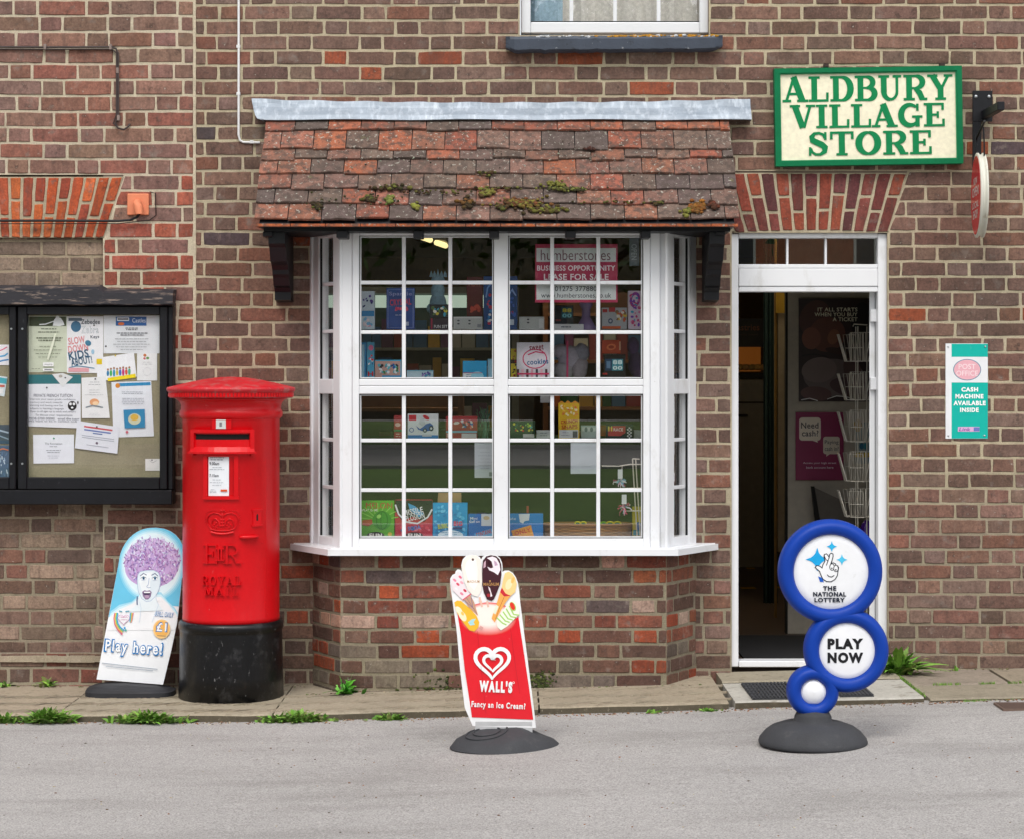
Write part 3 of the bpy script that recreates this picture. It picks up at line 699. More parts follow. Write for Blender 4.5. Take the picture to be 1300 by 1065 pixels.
# moss on the tiles (pixel spots on the roof plane)
moss = MB(); rn = random.Random(13)
MC = ['4c4a1e', '3a2e18', '5a5926', '322f19', '62602a', '4a341a']
def mosspatch(px, py, wpx, hpx, n, cols, big=1.0):
    for _ in range(n):
        a = rn.gauss(0, .38); b = rn.gauss(0, .38); X = px + a * wpx; Y = py + b * hpx
        t = max(0, (Y - 151) / 133); y, z = rt(t, .022 + .004); x = (X - CX) * (D + y) / F; r = rn.uniform(.004, .012) * big
        moss.ball((x, y, z), (r * 1.2, r * .8, r * .8), tint(lin(rn.choice(cols)), rn, .3), 0, 7, 5, .25, rn)
for s in ((404, 266, 9, 6, 26, MC[1:4], 1), (471, 257, 12, 8, 34, MC, 1), (497, 244, 26, 4, 30, MC, 1), (494, 259, 7, 6, 22, ['74783a', '5f6a2a'], 1), (617, 251, 14, 6, 40, ['74702f', '6b6a2c', '4a3a1c'], 1), (593, 263, 10, 7, 34, ['4a3a1c', '6a4a20', '3a2c18'], 1.1), (616, 226, 12, 3, 16, MC, .9),
          (528, 268, 5, 5, 12, ['7c7c34'], 1), (637, 268, 10, 6, 20, MC, 1), (668, 264, 40, 8, 130, ['6a4222', '5a3a1e', '6b5a24', '74702f', '4a3a1c'], 1), (690, 272, 30, 5, 50, ['6b6a2c', '5c5a22', '4a3a1c'], 1), (722, 246, 40, 3, 60, ['5c5a22', '3d3a1e', '74783a'], .8), (705, 240, 18, 4, 28, ['6b6a2c'], .9),
          (800, 212, 4, 4, 0, MC, 1), (886, 268, 14, 8, 70, ['8a5a1e', '7a4c1c', '6a4a20'], 1.15), (905, 266, 8, 5, 26, ['5a2c1c', '4a2a1a'], 1), (873, 273, 8, 5, 20, ['6b6a2c', '74702f'], 1), (838, 263, 8, 3, 12, MC, .8), (562, 250, 60, 3, 30, MC, .7), (640, 245, 60, 3, 30, MC, .7), (780, 262, 70, 4, 26, MC, .6), (450, 260, 80, 12, 26, ['6e6e5a', '3d3a1e'], .55), (700, 205, 200, 35, 60, ['9a988a', '4a4038', 'a5a396'], .4), (480, 210, 150, 35, 60, ['9a988a', '3a342e', 'a5a396'], .4), (748, 194, 10, 3, 12, ['4a2a22'], .7)):
    mosspatch(*s)
moss.build('moss', M['moss'], canopy)['kind'] = 'stuff'

# ================================================================ BAY WINDOW
bw = MB(); white = lin('e6e8ec')
WT, WB = sz(290.5, FY), sz(695, FY)       # overall height of the frame
def fx(px): return sx(px, FY)
def fz(py): return sz(py, FY)
def fr(x0, x1, z0, z1, y0=FY - .0, y1=FY + .06, ch=.003): bw.box(x0, x1, y0, y1, z0, z1, white, 0, ch)
# corner posts (canted), main front frame
fr(fx(434), fx(447.3), WB, WT, FY + .002, FY + .058, .004); fr(fx(825.2), fx(838), WB, WT, FY + .002, FY + .058, .004)
for x0, x1 in ((447.6, 456), (627, 645), (816.5, 825)): fr(fx(x0), fx(x1), WB, WT, FY - .006, FY + .06)
for a, b in ((456, 627), (645, 816.5)):
    fr(fx(a) + .0003, fx(b) - .0003, fz(299.5), WT, FY - .005); fr(fx(a) + .0003, fx(b) - .0003, fz(490), fz(481.5), FY - .005); fr(fx(a) + .0003, fx(b) - .0003, fz(500.5), fz(490.4), FY - .005); fr(fx(a) + .0003, fx(b) - .0003, WB, fz(683), FY - .005)
    # inner sash bead
    for z0, z1 in ((299.5, 481.5), (500.5, 683)):
        e = .008
        for q in ((fx(a), fx(a) + e, fz(z1), fz(z0)), (fx(b) - e, fx(b), fz(z1), fz(z0)), (fx(a) + e, fx(b) - e, fz(z0) - e, fz(z0)), (fx(a) + e, fx(b) - e, fz(z1), fz(z1) + e)):
            bw.box(q[0], q[1], FY + .008, FY + .05, q[2], q[3], lin('c9ccd2') if False else white, 0)
# sash grooves: thin dark gaps
# glazing bars
for a, b in ((456, 627), (645, 816.5)):
    for xc in ((512.5, 571.5) if a < 500 else (701, 759.6)):
        for z0, z1 in ((299.5, 481.5), (500.5, 683)): fr(fx(xc - 2.4), fx(xc + 2.4), fz(z1), fz(z0), FY + .010, FY + .026, .002)
    for zc in (359, 422, 559, 622):
        pts = [a] + ([512.5, 571.5] if a < 500 else [701, 759.6]) + [b]
        for i in range(3):
            fr(fx(pts[i] + (2.5 if i else 0)), fx(pts[i + 1] - (2.5 if i < 2 else 0)), fz(zc + 2.3), fz(zc - 2.3), FY + .011, FY + .025, .002)
# canted side lights
def cant(p, q, first):
    U = (q - p).normalized(); N = Vector((U.y, -U.x, 0)); L = (q - p).length; Z = Vector((0, 0, 1))
    g0, g1 = first
    for a, b in ((0, g0), (g1, L)): bw.obox(p, U, N, Z, a, b, -.05, .004, WB, WT, white, 0, .003)
    for z0, z1 in ((299.5, 290.5), (500.5, 481.5), (695, 683)): bw.obox(p, U, N, Z, g0 + .0003, g1 - .0003, -.05, .003, fz(z0), fz(z1), white, 0, .003)
    for zc in (359, 420, 559, 620): bw.obox(p, U, N, Z, g0, g1, -.03, -.014, fz(zc + 2.3), fz(zc - 2.3), white, 0, .002)
    bw.obox(p, U, N, Z, -.02, .012, -.0, .014, WB, WT, white, 0, .003)
    return p, U, N, g0, g1
cL = cant(A_, B_, (.075, .235)); 
# right: mirrored param (starts at the front corner)
cR = cant(C_, D_, (.075, .235))
bay = bw.build('bay_window', M['upvc'], shop)
gasket = lin('16171a')
for a, b in ((456, 627), (645, 816.5)):
    for z0, z1 in ((299.5, 481.5), (500.5, 683)):
        g = MB(); g.box(fx(a) + .001, fx(b) - .001, FY + .027, FY + .031, fz(z1) + .001, fz(z0) - .001); g.build('glass_pane', M['glass'], bay)
        k = MB()
        for q in ((fx(a), fx(a) + .0035, fz(z1), fz(z0)), (fx(b) - .0035, fx(b), fz(z1), fz(z0)), (fx(a) + .0035, fx(b) - .0035, fz(z0) - .0035, fz(z0)), (fx(a) + .0035, fx(b) - .0035, fz(z1), fz(z1) + .0035)):
            k.box(q[0], q[1], FY + .002, FY + .0079, q[2], q[3], gasket)
        k.build('gasket', M['matt'], bay)
for (p, U, N, g0, g1) in (cL, cR):
    for z0, z1 in ((299.5, 481.5), (500.5, 683)):
        g = MB(); g.obox(p, U, N, Vector((0, 0, 1)), g0 + .001, g1 - .001, -.036, -.032, fz(z1) + .001, fz(z0) - .001); g.build('glass_pane', M['glass'], bay)
        k = MB()
        for q in ((g0, g0 + .006, fz(z1), fz(z0)), (g1 - .006, g1, fz(z1), fz(z0))): k.obox(p, U, N, Vector((0, 0, 1)), q[0], q[1], -.013, -.004, q[2], q[3], gasket)
        k.build('gasket', M['matt'], bay)
s = MB(); zt, zb = sz(695, -.3) + .0, sz(705, -.345)
pl = [(-1.075, -.002), (-.862, -.345), (.778, -.345), (1.0, -.002)]
s.prism([(x, y, zb) for x, y in pl], (0, 0, zt - zb - .004), white); s.prism([(x * .985, y * .94, zt - .004) for x, y in pl], (0, 0, .004), white)
s.build('sill', M['upvc'], bay)
# interior board of the bay (window ledge) and head lining
ib = MB(); ib.prism([(BAYL + .05, .35, WB - .02), (BAYL + .05, 0, WB - .02), (FL + .03, FY + .07, WB - .02), (FR - .03, FY + .07, WB - .02), (BAYR - .05, 0, WB - .02), (BAYR - .05, .35, WB - .02)], (0, 0, .028), lin('d8d4c8')); ib.build('window_board', M['matt'], bay)
ib = MB(); ib.prism([(BAYL + .05, .30, 2.186), (BAYL + .05, 0, 2.186), (FL + .03, FY + .062, 2.186), (FR - .03, FY + .062, 2.186), (BAYR - .05, 0, 2.186), (BAYR - .05, .30, 2.186)], (0, 0, .02), lin('5a4a40')); ib.build('head_lining', M['matt'], bay)

# ================================================================ UPPER WINDOW
uw = MB(); yy = .04
U0, U1 = sx(661.5, yy), sx(899.5, yy); zb = sz(42.5, yy)
for q in ((U0, sx(673.5, yy), zb, 4.4), (sx(888.5, yy), U1, zb, 4.4), (sx(673.8, yy), sx(888.2, yy), zb, sz(28.5, yy)), (sx(673.8, yy), sx(888.2, yy), 4.3, 4.4)): uw.box(q[0], q[1], yy, yy + .06, q[2], q[3], white, 0, .004)
for xc in (725.5, 781, 836.5): uw.box(sx(xc - 2.3, yy), sx(xc + 2.3, yy), yy + .012, yy + .03, sz(28.5, yy), 4.3, white, 0, .002)
upw = uw.build('upper_window', M['upvc'], shop)
g = MB(); g.box(sx(674, yy), sx(888, yy), yy + .032, yy + .036, sz(28, yy), 4.3); g.build('glass_pane', M['glass'], upw)
g = MB(); g.box(sx(674, yy), sx(888, yy), yy + .006, yy + .011, sz(28.5, yy), sz(27, yy), gasket); g.build('gasket', M['matt'], upw)
g = MB(); 
for i in range(40):
    a, b = U0 + (U1 - U0) * i / 40, U0 + (U1 - U0) * (i + 1) / 40
    ya, yb = .16 + .015 * math.sin(i * 1.3), .16 + .015 * math.sin((i + 1) * 1.3)
    g.face([(a, ya, 2.9), (b, yb, 2.9), (b, yb, 4.6), (a, ya, 4.6)], lin('a9c4d4') if i < 9 else lin('d9d6cf'), 0, True)
g.build('curtain', M['fabric'], upw)
s = MB(); rn = random.Random(4); y0 = -.075; n = 50; xa, xb = sx(642, y0), sx(918, y0); pr = []
for i in range(n + 1):
    t = i / n; x = xa + (xb - xa) * t; e = min(1, min(t, 1 - t) * 22); dn = .004 * noise.noise(Vector((t * 30, 3, 0)))
    zT = sz(47 - 1.5 * t, y0) + dn; zB = sz(65.5 - 2 * t, y0) + dn * 2 + (1 - e) * .02
    pr.append([(x, .04, zT + .012), (x, y0 + .012, zT + .003), (x, y0 + .0 + (1 - e) * .02, zT - .012), (x, y0 + .002 + (1 - e) * .02, zB + .008), (x, y0 + .02, zB), (x, .0, zB)])
for i in range(n):
    for k in range(5): s.face([pr[i][k], pr[i + 1][k], pr[i + 1][k + 1], pr[i][k + 1]], lin('3a4250'), 0, k in (1, 2, 3))
s.face(pr[0][::-1]); s.face(pr[-1])
s.build('sill', M['slate_sill'], upw)
lm = MB(); 
for i in range(120):
    t = rn.random(); px = 650 + 262 * t; r = rn.uniform(.003, .008)
    c = 'c08a2a' if (t > .38 and rn.random() < .8) else 'c9ccd0'
    if t < .12 : continue
    lm.ball((sx(px, -.07), -.066, sz(47 - 1.5 * t, -.07) + rn.uniform(-.012 if t < .4 else -.004, .004)), (r * 1.6, .003, r * .7), lin(c), 0, 7, 4, .3, rn)
lm.build('lichen', M['moss'], upw)['kind'] = 'stuff'

# ================================================================ DOOR
dy = .02
d = MB()
def db(px0, px1, py0, py1, y0=dy, y1=dy + .07, ch=.003): d.box(sx(px0, dy), sx(px1, dy), y0, y1, sz(py1, dy), sz(py0, dy), white, 0, ch)
db(928, 937.5, 297, 846); db(1114.5, 1126.8, 297, 840)
db(937.8, 1114.2, 296, 302.5); db(937.8, 1114.2, 336, 341); db(937.8, 1114.2, 341.4, 364, dy - .004); db(937.8, 1114.2, 364.4, 371)
db(998.8, 1001.5, 302.5, 336, dy + .014, dy + .03); db(1047.6, 1050.4, 302.5, 336, dy + .014, dy + .03)
d.box(sx(937.8, dy), sx(1103, dy), dy - .01, dy + .09, sz(846, dy), sz(838.5, dy), lin('b9bcc0'), 0, .003)
door = d.build('door_frame', M['upvc'], shop)
g = MB(); g.box(sx(938, dy), sx(1114, dy), dy + .032, dy + .036, sz(336, dy), sz(302.5, dy)); g.build('glass_pane', M['transom'], door)
# open leaf: swung inwards, seen nearly edge-on, with two hinges
lf = MB(); lx0, lx1 = sx(1102.5, .12), sx(1109.5, .12)
LO = Vector((lx0, .095, 0)); LN = Vector((.178, .984, 0)); LU = Vector((.984, -.178, 0)); ZZ = Vector((0, 0, 1)); lw = lx1 - lx0; LT = sz(371.5, .1)
for (n0, n1, v0, v1) in ((0, .05, DB + .01, LT), (.0501, .80, DB + .01, DB + .25), (.0501, .80, LT - .08, LT), (.75, .80, DB + .2501, LT - .0801)): lf.obox(LO, LU, LN, ZZ, 0, lw, n0, n1, v0, v1, white, 0, .002)
leaf = lf.build('door_leaf', M['upvc'], shop)
g = MB(); g.obox(LO, LU, LN, ZZ, lw * .4, lw * .6, .052, .748, DB + .252, LT - .082); g.build('glass_pane', M['glass'], leaf)
for py in (401, 487.5, 730):
    h = MB(); h.box(sx(1106, .05), sx(1115, .05), .07, .095, sz(py + 8, .05), sz(py - 8, .05), white, 0, .003)
    for k in (-4, 0, 4): h.ball((sx(1106.8, .06), .069, sz(py + k, .06)), .002, lin('44464a'), 0, 6, 4)
    h.build('hinge', M['upvc'], leaf)
h = MB(); h.box(sx(1109, .1), sx(1116, .1), .093, .097, DB, sz(371, .1), lin('0c0c0e')); h.build('leaf_gap_dark', M['matt'], door)  # black strip standing for the dark gap between leaf and frame
# ================================================================ PILLAR BOX
PX, PY = sx(293.5, -.31), -.31
def pz(py): return sz(py, PY)
box_ = thing('pillar_box', (PX, PY, slope(PX)), 'tall round red cast-iron post box with a black base beside the notice board', 'post box')
s = (D + PY) / F
b = MB(); z0 = -.012
b.lathe([(.236, z0), (66.5 * s, z0 + .004), (65.5 * s, z0 + .12), (64.5 * s, pz(800)), (64.5 * s, pz(797)), (66 * s, pz(796)), (66.2 * s, pz(791)), (65.6 * s, pz(788)), (63.2 * s, pz(785.5)), (60, pz(785.2))][:9] + [(.2, pz(785.4))], (PX, PY, 0), 72)
b.build('base', M['post_black'], box_)
b = MB()
b.lathe([(.2, pz(787)), (61.3 * s, pz(787)), (61.3 * s, pz(780)), (61.0 * s, pz(779)), (61.2 * s, pz(532)), (62.6 * s, pz(530.5)), (64.6 * s, pz(528.5)), (65.2 * s, pz(525)), (64.6 * s, pz(521.5)), (63.2 * s, pz(520)), (63.0 * s, pz(515)), (64.2 * s, pz(511.5)), (67 * s, pz(508)), (72 * s, pz(505.6)), (.2, pz(505.5))], (PX, PY, 0), 96)
body = b.build('body', M['post_red'], box_)
b = MB()
b.lathe([(.24, pz(505.3)), (77 * s, pz(505.3)), (78.2 * s, pz(504)), (78.4 * s, pz(498.5)), (79.6 * s, pz(497.6)), (81.0 * s, pz(496)), (81.2 * s, pz(493.6)), (80.2 * s, pz(492)), (70 * s, pz(489.6)), (54 * s, pz(485.8)), (38 * s, pz(482.4)), (20 * s, pz(479.6)), (.001, pz(478.5))], (PX, PY, 0), 96)
cap = b.build('cap', M['post_red_top'], box_)
b = MB()
for i in range(110):
    a = 2 * math.pi * i / 110; U = Vector((-math.sin(a), math.cos(a), 0)); N = Vector((math.cos(a), math.sin(a), 0))
    b.obox(Vector((PX, PY, 0)), U, N, Vector((0, 0, 1)), -.0056, .0056, 77.8 * s, 79.0 * s, pz(504), pz(499), (.5,) * 3, 0, .0012)
b.build('dentil_band', M['post_red'], cap)
RB = 61.2 * s
def cyl(px, py, l, r=RB, spread=1.0):
    u = (px - 293.5) * s; a = math.asin(max(-.999, min(.999, u / RB))) * spread
    return Vector((PX + (r + l) * math.sin(a), PY - (r + l) * math.cos(a), pz(py)))
def cbox(b, p0, p1, q0, q1, l0, l1, c=(.5, .5, .5), m=0, n=10, taper=0):
    for i in range(n):
        a, e = p0 + (p1 - p0) * i / n, p0 + (p1 - p0) * (i + 1) / n
        L0, L1 = l1 + taper, l1
        v = [cyl(a, q0, l0), cyl(e, q0, l0), cyl(e, q1, l0), cyl(a, q1, l0), cyl(a, q0, L0), cyl(e, q0, L0), cyl(e, q1, L1), cyl(a, q1, L1)]
        fs = [(4, 7, 6, 5), (0, 1, 5, 4), (3, 7, 6, 2)]
        if i == 0: fs.append((0, 4, 7, 3))
        if i == n - 1: fs.append((1, 2, 6, 5))
        b.raw(v, fs, c, m)
# aperture
b = MB()
cbox(b, 252, 327.5, 543.5, 547.5, -.004, .016); cbox(b, 252, 256.5, 547.5, 571, -.004, .016); cbox(b, 323, 327.5, 547.5, 571, -.004, .016)
cbox(b, 256.5, 323, 547.5, 549.0, -.004, .006)
cbox(b, 252.5, 327, 565, 571, -.004, .024, taper=-.012); cbox(b, 251, 328.5, 571, 573.5, -.004, .028); 
cbox(b, 252, 256, 573.5, 576, -.004, .018); cbox(b, 324, 328, 573.5, 576, -.004, .018)
ap = b.build('letter_slot', M['post_red'], box_)
b = MB(); cbox(b, 256.5, 323, 549, 565, -.002, .0022); b.build('slot_dark_face', mat('painted_void', '060305', rough=.9), ap)  # black face on the body stands for the dark inside of the slot
b = MB(); cbox(b, 256.5, 323, 556, 565, .0023, .0075); b.build('slot_lip', M['post_red'], ap)
b = MB(); cbox(b, 279, 302, 531.5, 543, .004, .0125, n=6); tb = b.build('number_tab_holder', M['post_red'], box_)
b = MB(); a = Art(b, lambda x, y, l: cyl(x, y, l + .0125)); a.rect(284, 531.5, 295.5, 542.5, 'c9ccca', h=.001); a.text('1', 288, 534.5, 291, 540, '77757a'); b.build('number_tab', M['print'], tb)
# collection plate
b = MB(); 
for q in ((268, 310, 574, 577), (268, 272.5, 577, 626), (305, 310, 577, 626), (267, 311, 626, 630)): cbox(b, q[0], q[1], q[2], q[3], -.003, .011, n=5)
pf = b.build('notice_holder', M['post_red'], box_)
b = MB(); a = Art(b, lambda x, y, l: cyl(x, y, l)); cbox(b, 273.5, 299, 577, 625.5, .0005, .0022, lin('e6eaf0'), n=6); a.L = .0026
rn = random.Random(2)
a.lines(275, 577, 293, 582, 2, '6a6e78', rn); a.text('9.00am', 275, 583.5, 287, 587.5, '3a3e48', .02); a.lines(275, 589, 294, 594, 2, '9a9ea8', rn, .6); a.text('7.15am', 275, 598.5, 286.5, 602, '3a3e48', .02); a.lines(275, 604, 293, 614, 3, 'a2a6b0', rn, .6); a.lines(275, 617, 284, 622, 3, '8a8e98', rn, .5); a.rect(289, 617.5, 297, 620, 'd4542a')
b.build('collection_card', M['gloss_print'], pf)
# crown, cypher and words in relief
b = MB(); RED = (.5, .5, .5)
def ct(pts, r, l=.0): b.tube([cyl(x, y, l + .0015) for x, y in pts], r * 1.35, 7)
ct([(277, 670.5), (284, 672.2), (291, 672.8), (298, 672.2), (304.5, 670.5)], .0045, .003)
ct([(276, 666.5), (283, 668.2), (291, 668.8), (299, 668.2), (305.5, 666.5)], .0018, .003)
for sg in (-1, 1):
    ct([(291, 651)] + [(291 + sg * x, y) for x, y in ((5, 647.5), (11, 646.5), (16.5, 649), (19.5, 655), (18, 661), (14.5, 666))], .0020, .002)
    for k in range(13):
        t = k / 12; x = 291 + sg * (4 + 17.8 * math.sin(t * 1.85)); y = 645 - 3.4 * math.sin(t * 3.1) + 16 * t ** 2
        b.ball(cyl(x, y, .002), .0026, RED, 0, 7, 5)
    ct([(291 + sg * 2.5, 664), (291 + sg * 4.5, 657), (291 + sg * 8.5, 653.5), (291 + sg * 12.5, 655.5), (291 + sg * 13, 661), (291 + sg * 11, 664)], .0024, .001)
    for x, y, r in ((7.5, 659, .0034), (10, 661.5, .0028), (5.5, 662.5, .0028), (8, 664.5, .0026)): b.ball(cyl(291 + sg * x, y, .003), r * 1.25, RED, 0, 7, 5)
    for k in range(5): b.ball(cyl(291 + sg * (3 + k * 2.6), 666.8 - k * .25, .003), .0019, RED, 0, 6, 4)
for y in (655, 658.5, 662): ct([(288.8, y), (293.2, y)], .0022, .001)
ct([(291, 652), (291, 664)], .0024, .001)
b.ball(cyl(291, 648.5, .003), (.0065, .005, .0065), RED, 0, 8, 6)
ct([(291, 646), (291, 641)], .0024, .003); ct([(288.6, 643.3), (293.4, 643.3)], .0024, .003)
cyp = b.build('crown_emblem', M['post_red'], box_)
b = MB(); a = Art(b, lambda x, y, l: cyl(x, y, l + (.001 if l > .004 else -.003))); 
a.serif('E', 266, 686, 286, 710, 'd4061a', h=.0075, wk=.5); a.serif('R', 291, 686, 313, 710, 'd4061a', h=.0075, wk=.5)
for x in (285.5, 289.3): a.rect(x, 691, x + 1.9, 705, 'd4061a', h=.0082)
a.rect(283, 690, 293.5, 691.6, 'd4061a', h=.0084); a.rect(283, 704.3, 293.5, 706, 'd4061a', h=.0084)
b.build('royal_cypher', M['post_red'], box_)
b = MB(); a = Art(b, lambda x, y, l: cyl(x, y, l + (.001 if l > .004 else -.003)))
a.serif('ROYAL', 265, 725, 314, 736.5, 'd4061a', h=.007, wk=.55, gap=.16); a.serif('MAIL', 269, 739, 311, 749, 'd4061a', h=.007, wk=.55, gap=.2)
b.build('raised_lettering', M['post_red'], box_)
# door: hairline edge, key plate, handle
b = MB()
for x in (253, ): pass
b.tube([cyl(341.5, y, -.0005) for y in (580, 640, 700, 780)], .0016, 6); b.tube([cyl(334, y, -.001) for y in (640, 655)], .001, 6)
cbox(b, 327.5, 336.5, 645, 662.5, -.001, .004, n=4); cbox(b, 326, 338, 643, 645.2, -.001, .007, n=4); cbox(b, 326, 338, 662, 664.2, -.001, .007, n=4)
dr = b.build('lock_plate', M['post_red'], box_)
b = MB(); cbox(b, 331, 332.8, 650, 657, .0040, .0046, lin('0a0506'), n=1); b.ball(cyl(332, 649.5, .004), (.0035, .0015, .0035), lin('0a0506'), 0, 8, 6); b.build('keyhole', M['matt'], dr)
b = MB(); P = [cyl(x, 677 + .3 * math.sin(x), l) for x, l in ((312.5, .001), (314.5, .012), (320, .016), (327, .016), (331, .011), (332.5, .001))]; b.tube(P, [.006, .0085, .0095, .0095, .0085, .006], 10); b.build('handle', M['post_red'], box_)
for x, y in ((331, 683), (338, 685), (337, 718), (316, 709), (291, 754)): b = MB(); b.ball(cyl(x, y, 0), .003, RED, 0, 7, 5); b.build('rivet', M['post_red'], box_)

# ================================================================ NOTICE BOARD
ny = -.085
nb = thing('notice_board', (-2.3, -.04, sz(640, ny)), 'wall-mounted black wooden notice board with two glazed doors and a weathered hood', 'notice board')
blk = lin('191a20')
def nx(p, y=ny): return sx(p, y)
def nz(p, y=ny): return sz(p, y)
NL = nx(-130)
b = MB(); b.box(NL, nx(219.5), -.004, -.052, nz(640), nz(372), blk, 0, .003); b.box(NL, nx(219), -.053, ny - .012, nz(640), nz(621.5), blk, 0, .004)
b.box(NL, nx(219.2), -.0525, ny - .006, nz(389), nz(380), blk, 0, .003); b.box(nx(213.3), nx(219.4), -.0525, ny, nz(621), nz(389.4), blk, 0, .003)
b.build('frame', M['black_paint'], nb)
b = MB(); rn = random.Random(6); n = 40; xs_ = [NL + (nx(221) - NL) * i / n for i in range(n + 1)]; rows = []
for x in xs_:
    q = .004 * noise.noise(Vector((x * 9, 1, 0))); px = x / (D + ny) * F + CX
    zt = nz(364.5 if px < 132 else 369.5) + q * .4; zb = nz(388) + q
    rows.append([(x, -.003, zt + .012), (x, -.10, zt), (x, -.125 + q, zt - .012), (x, -.128 + q * .5, zb + .004), (x, -.118, zb), (x, -.05, zb)])
for i in range(n):
    for k in range(5): b.face([rows[i][k], rows[i + 1][k], rows[i + 1][k + 1], rows[i][k + 1]])
b.face(rows[-1]); b.face(rows[0][::-1]); b.build('hood', M['old_wood'], nb)
pins = lin('8d909a')
for (dl, drr) in ((-110, 20.8), (23.2, 213)):
    gl, gr = (dl + 12, 12.2) if dl < 0 else (34.8, 203.2)
    b = MB(); y0, y1 = ny - .014, -.053
    b.box(nx(dl), nx(gl), y0, y1, nz(620.5), nz(389.6), blk, 0, .004); b.box(nx(gr), nx(drr), y0, y1, nz(620.5), nz(389.6), blk, 0, .004)
    b.box(nx(gl) + .0004, nx(gr) - .0004, y0 + .0005, y1, nz(400), nz(389.6), blk, 0, .003); b.box(nx(gl) + .0004, nx(gr) - .0004, y0 + .0005, y1, nz(620.5), nz(605.5), blk, 0, .003)
    dd = b.build('door', M['black_paint'], nb)
    g = MB(); g.box(nx(gl) + .001, nx(gr) - .001, -.078, -.075, nz(605.5) + .001, nz(400) - .001); g.build('glass_pane', M['glass2'], dd)
    for px in ((29.3,) if dl > 0 else (15.3,)):
        for py in (418, 588): b = MB(); b.lathe([(.005, y0 - .004), (.005, y0 + .001)], (nx(px), 0, nz(py)), 10, pins, 0, 'y'); b.build('hinge_screw', M['metal'], dd)
b = MB(); b.box(NL + .02, nx(206), -.0525, -.0560, nz(608), nz(398)); b.build('pin_board', M['board'], nb)
YB = -.0562
def notice(pts, colr, label, art=None, lift=0.0, name='notice', pin=None, seed=1, cat='notice'):
    b = MB(); yb = YB - .0006 - lift
    f = lambda x, y, l: Vector((sx(x, yb), yb - l, sz(y, yb)))
    a0 = [f(x, y, .0008) for x, y in pts]; b.prism(a0, (0, .0006, 0), lin(colr))
    a = Art(b, lambda x, y, l: f(x, y, l + .0006)); rn = random.Random(seed)
    if art: art(a, rn)
    for (x, y, c) in (pin or []): b.ball(f(x, y, .002), (.0042, .003, .0042), lin(c), 0, 8, 5)
    return tag(b.build(name, M['print'], None), label, cat, 'notices pinned in the notice board')
def q(x0, y0, x1, y1): return [(x0, y0), (x1, y0), (x1, y1), (x0, y1)]
def n_golf(a, rn):
    a.rect(37, 402.5, 84, 414.5, '3e4a34'); a.poly([(67, 414), (69, 406), (72, 402.5), (77, 404), (80, 408), (82, 413), (76, 414.5)], 'e9ecee'); a.line([(50, 412.5), (58, 412), (69, 408)], 1.2, 'e9ecee'); a.oval(73, 403.5, 2.2, 2.4, 'e9ecee')
    a.lines(46, 416, 78, 424, 2, '5a6255', rn, 1.1); a.lines(44, 428, 82, 434, 2, '49513f', rn, 1.2); a.lines(42, 438, 80, 456, 4, '757d6c', rn, .8); a.poly([(60, 456), (66, 436), (70, 424), (72, 424), (68, 440), (62, 458)], 'e6ead8')
    a.rect(55, 460.5, 68.5, 465.5, 'f2f2f4'); a.text('enquiry', 57, 462, 67, 464.4, '4a4e5a'); a.rect(55, 468, 68.5, 471.5, 'f2f2f4'); a.rect(57, 469.2, 66, 470.4, '5a5e6a'); a.lines(40, 467, 52, 470, 1, '757d6c', rn, .6)
notice(q(36, 401.5, 85.5, 473), 'ccd3bf', 'pale green golf notice with a white golfer silhouette, top left of its case', n_golf, .0)
def n_zebra(a, rn):
    a.rect(87, 404, 104, 408, '5a6a78'); a.oval(96.5, 415, 6.5, 7, '3c6c8c'); a.text('Zebra', 103.5, 414.5, 125, 423.5, '2a3a46', .03); a.text('Zebra', 103.8, 414.8, 124.6, 423.2, 'e4ebf0', .005); a.text('Zebedee', 103, 406, 127, 412, '2a3a46', .02)
    a.text('SLOW', 86.5, 428, 108, 437, 'd98a90', .04, -8); a.text('DOWN', 86.5, 438, 112, 447, 'd98a90', .04, -8); a.text('KIDS', 87, 445.5, 112.5, 456, '2c5876', .045, -10); a.text('ABOUT!', 90, 454, 117, 463.5, '2c5876', .04, -10)
    a.oval(112, 436, 4, 3.4, '3c7c9c', 30); a.text('Keys', 115, 426, 126, 431, '3a4a58', .02, -3)
    a.rect(87, 467.5, 113, 472.5, 'e0a4ac'); a.line([(88, 467), (98, 465), (108, 466), (120, 468)], 1, '4c8cac'); a.oval(118, 447, 2, 3, '9cc4dc')
notice(q(85, 402, 131, 474), 'e9eaee', 'poster reading SLOW DOWN KIDS ABOUT in pink and blue hand lettering', n_zebra, .0012, 'poster', cat='poster')
def n_castle(a, rn):
    a.rect(147, 402.5, 186, 414, '2f63a4'); a.rrect(148.5, 403.5, 164, 408, 1, 'e9edf2'); a.rect(149.5, 404.8, 163, 406.5, '33374a'); a.text('Castles', 168, 404.5, 185, 410, 'dfe8f4', .01); a.oval(154, 411.5, 4, 2, 'd9703a')
    a.lines(155, 416, 180, 420, 2, '33373f', rn, 1); a.lines(142, 422, 194, 427, 2, '4b4f57', rn, 1); a.lines(143, 429, 192, 446, 5, '8c9098', rn, .7)
notice(q(131.5, 401, 202.5, 449), 'dfe3e8', 'large white typed notice under a blue banner, top right of the case', n_castle, .0, pin=[(134.5, 440, '33343a'), (119.5, 413.5, '33343a')], seed=3)
def n_kids(a, rn):
    a.poly([(136.5, 480.3), (172, 474.8), (172.5, 479.6), (137, 484.5)], 'f2da1c')
    for i, c in enumerate(('2a7cae', '3fae5a', '2a9cc4', 'c8b93a', '3f6cc4', 'c83a7a', 'd9543a', '4cae8a')): a.oval(137 + i * 3.9, 474.5 - i * .3, 1.6, 3.6 + (i % 3) * .6, c, 0, 12); a.oval(137 + i * 3.9, 469.6 - i * .3 - (i % 3) * .6, 1.3, 1.4, 'a87a5c', 0, 10)
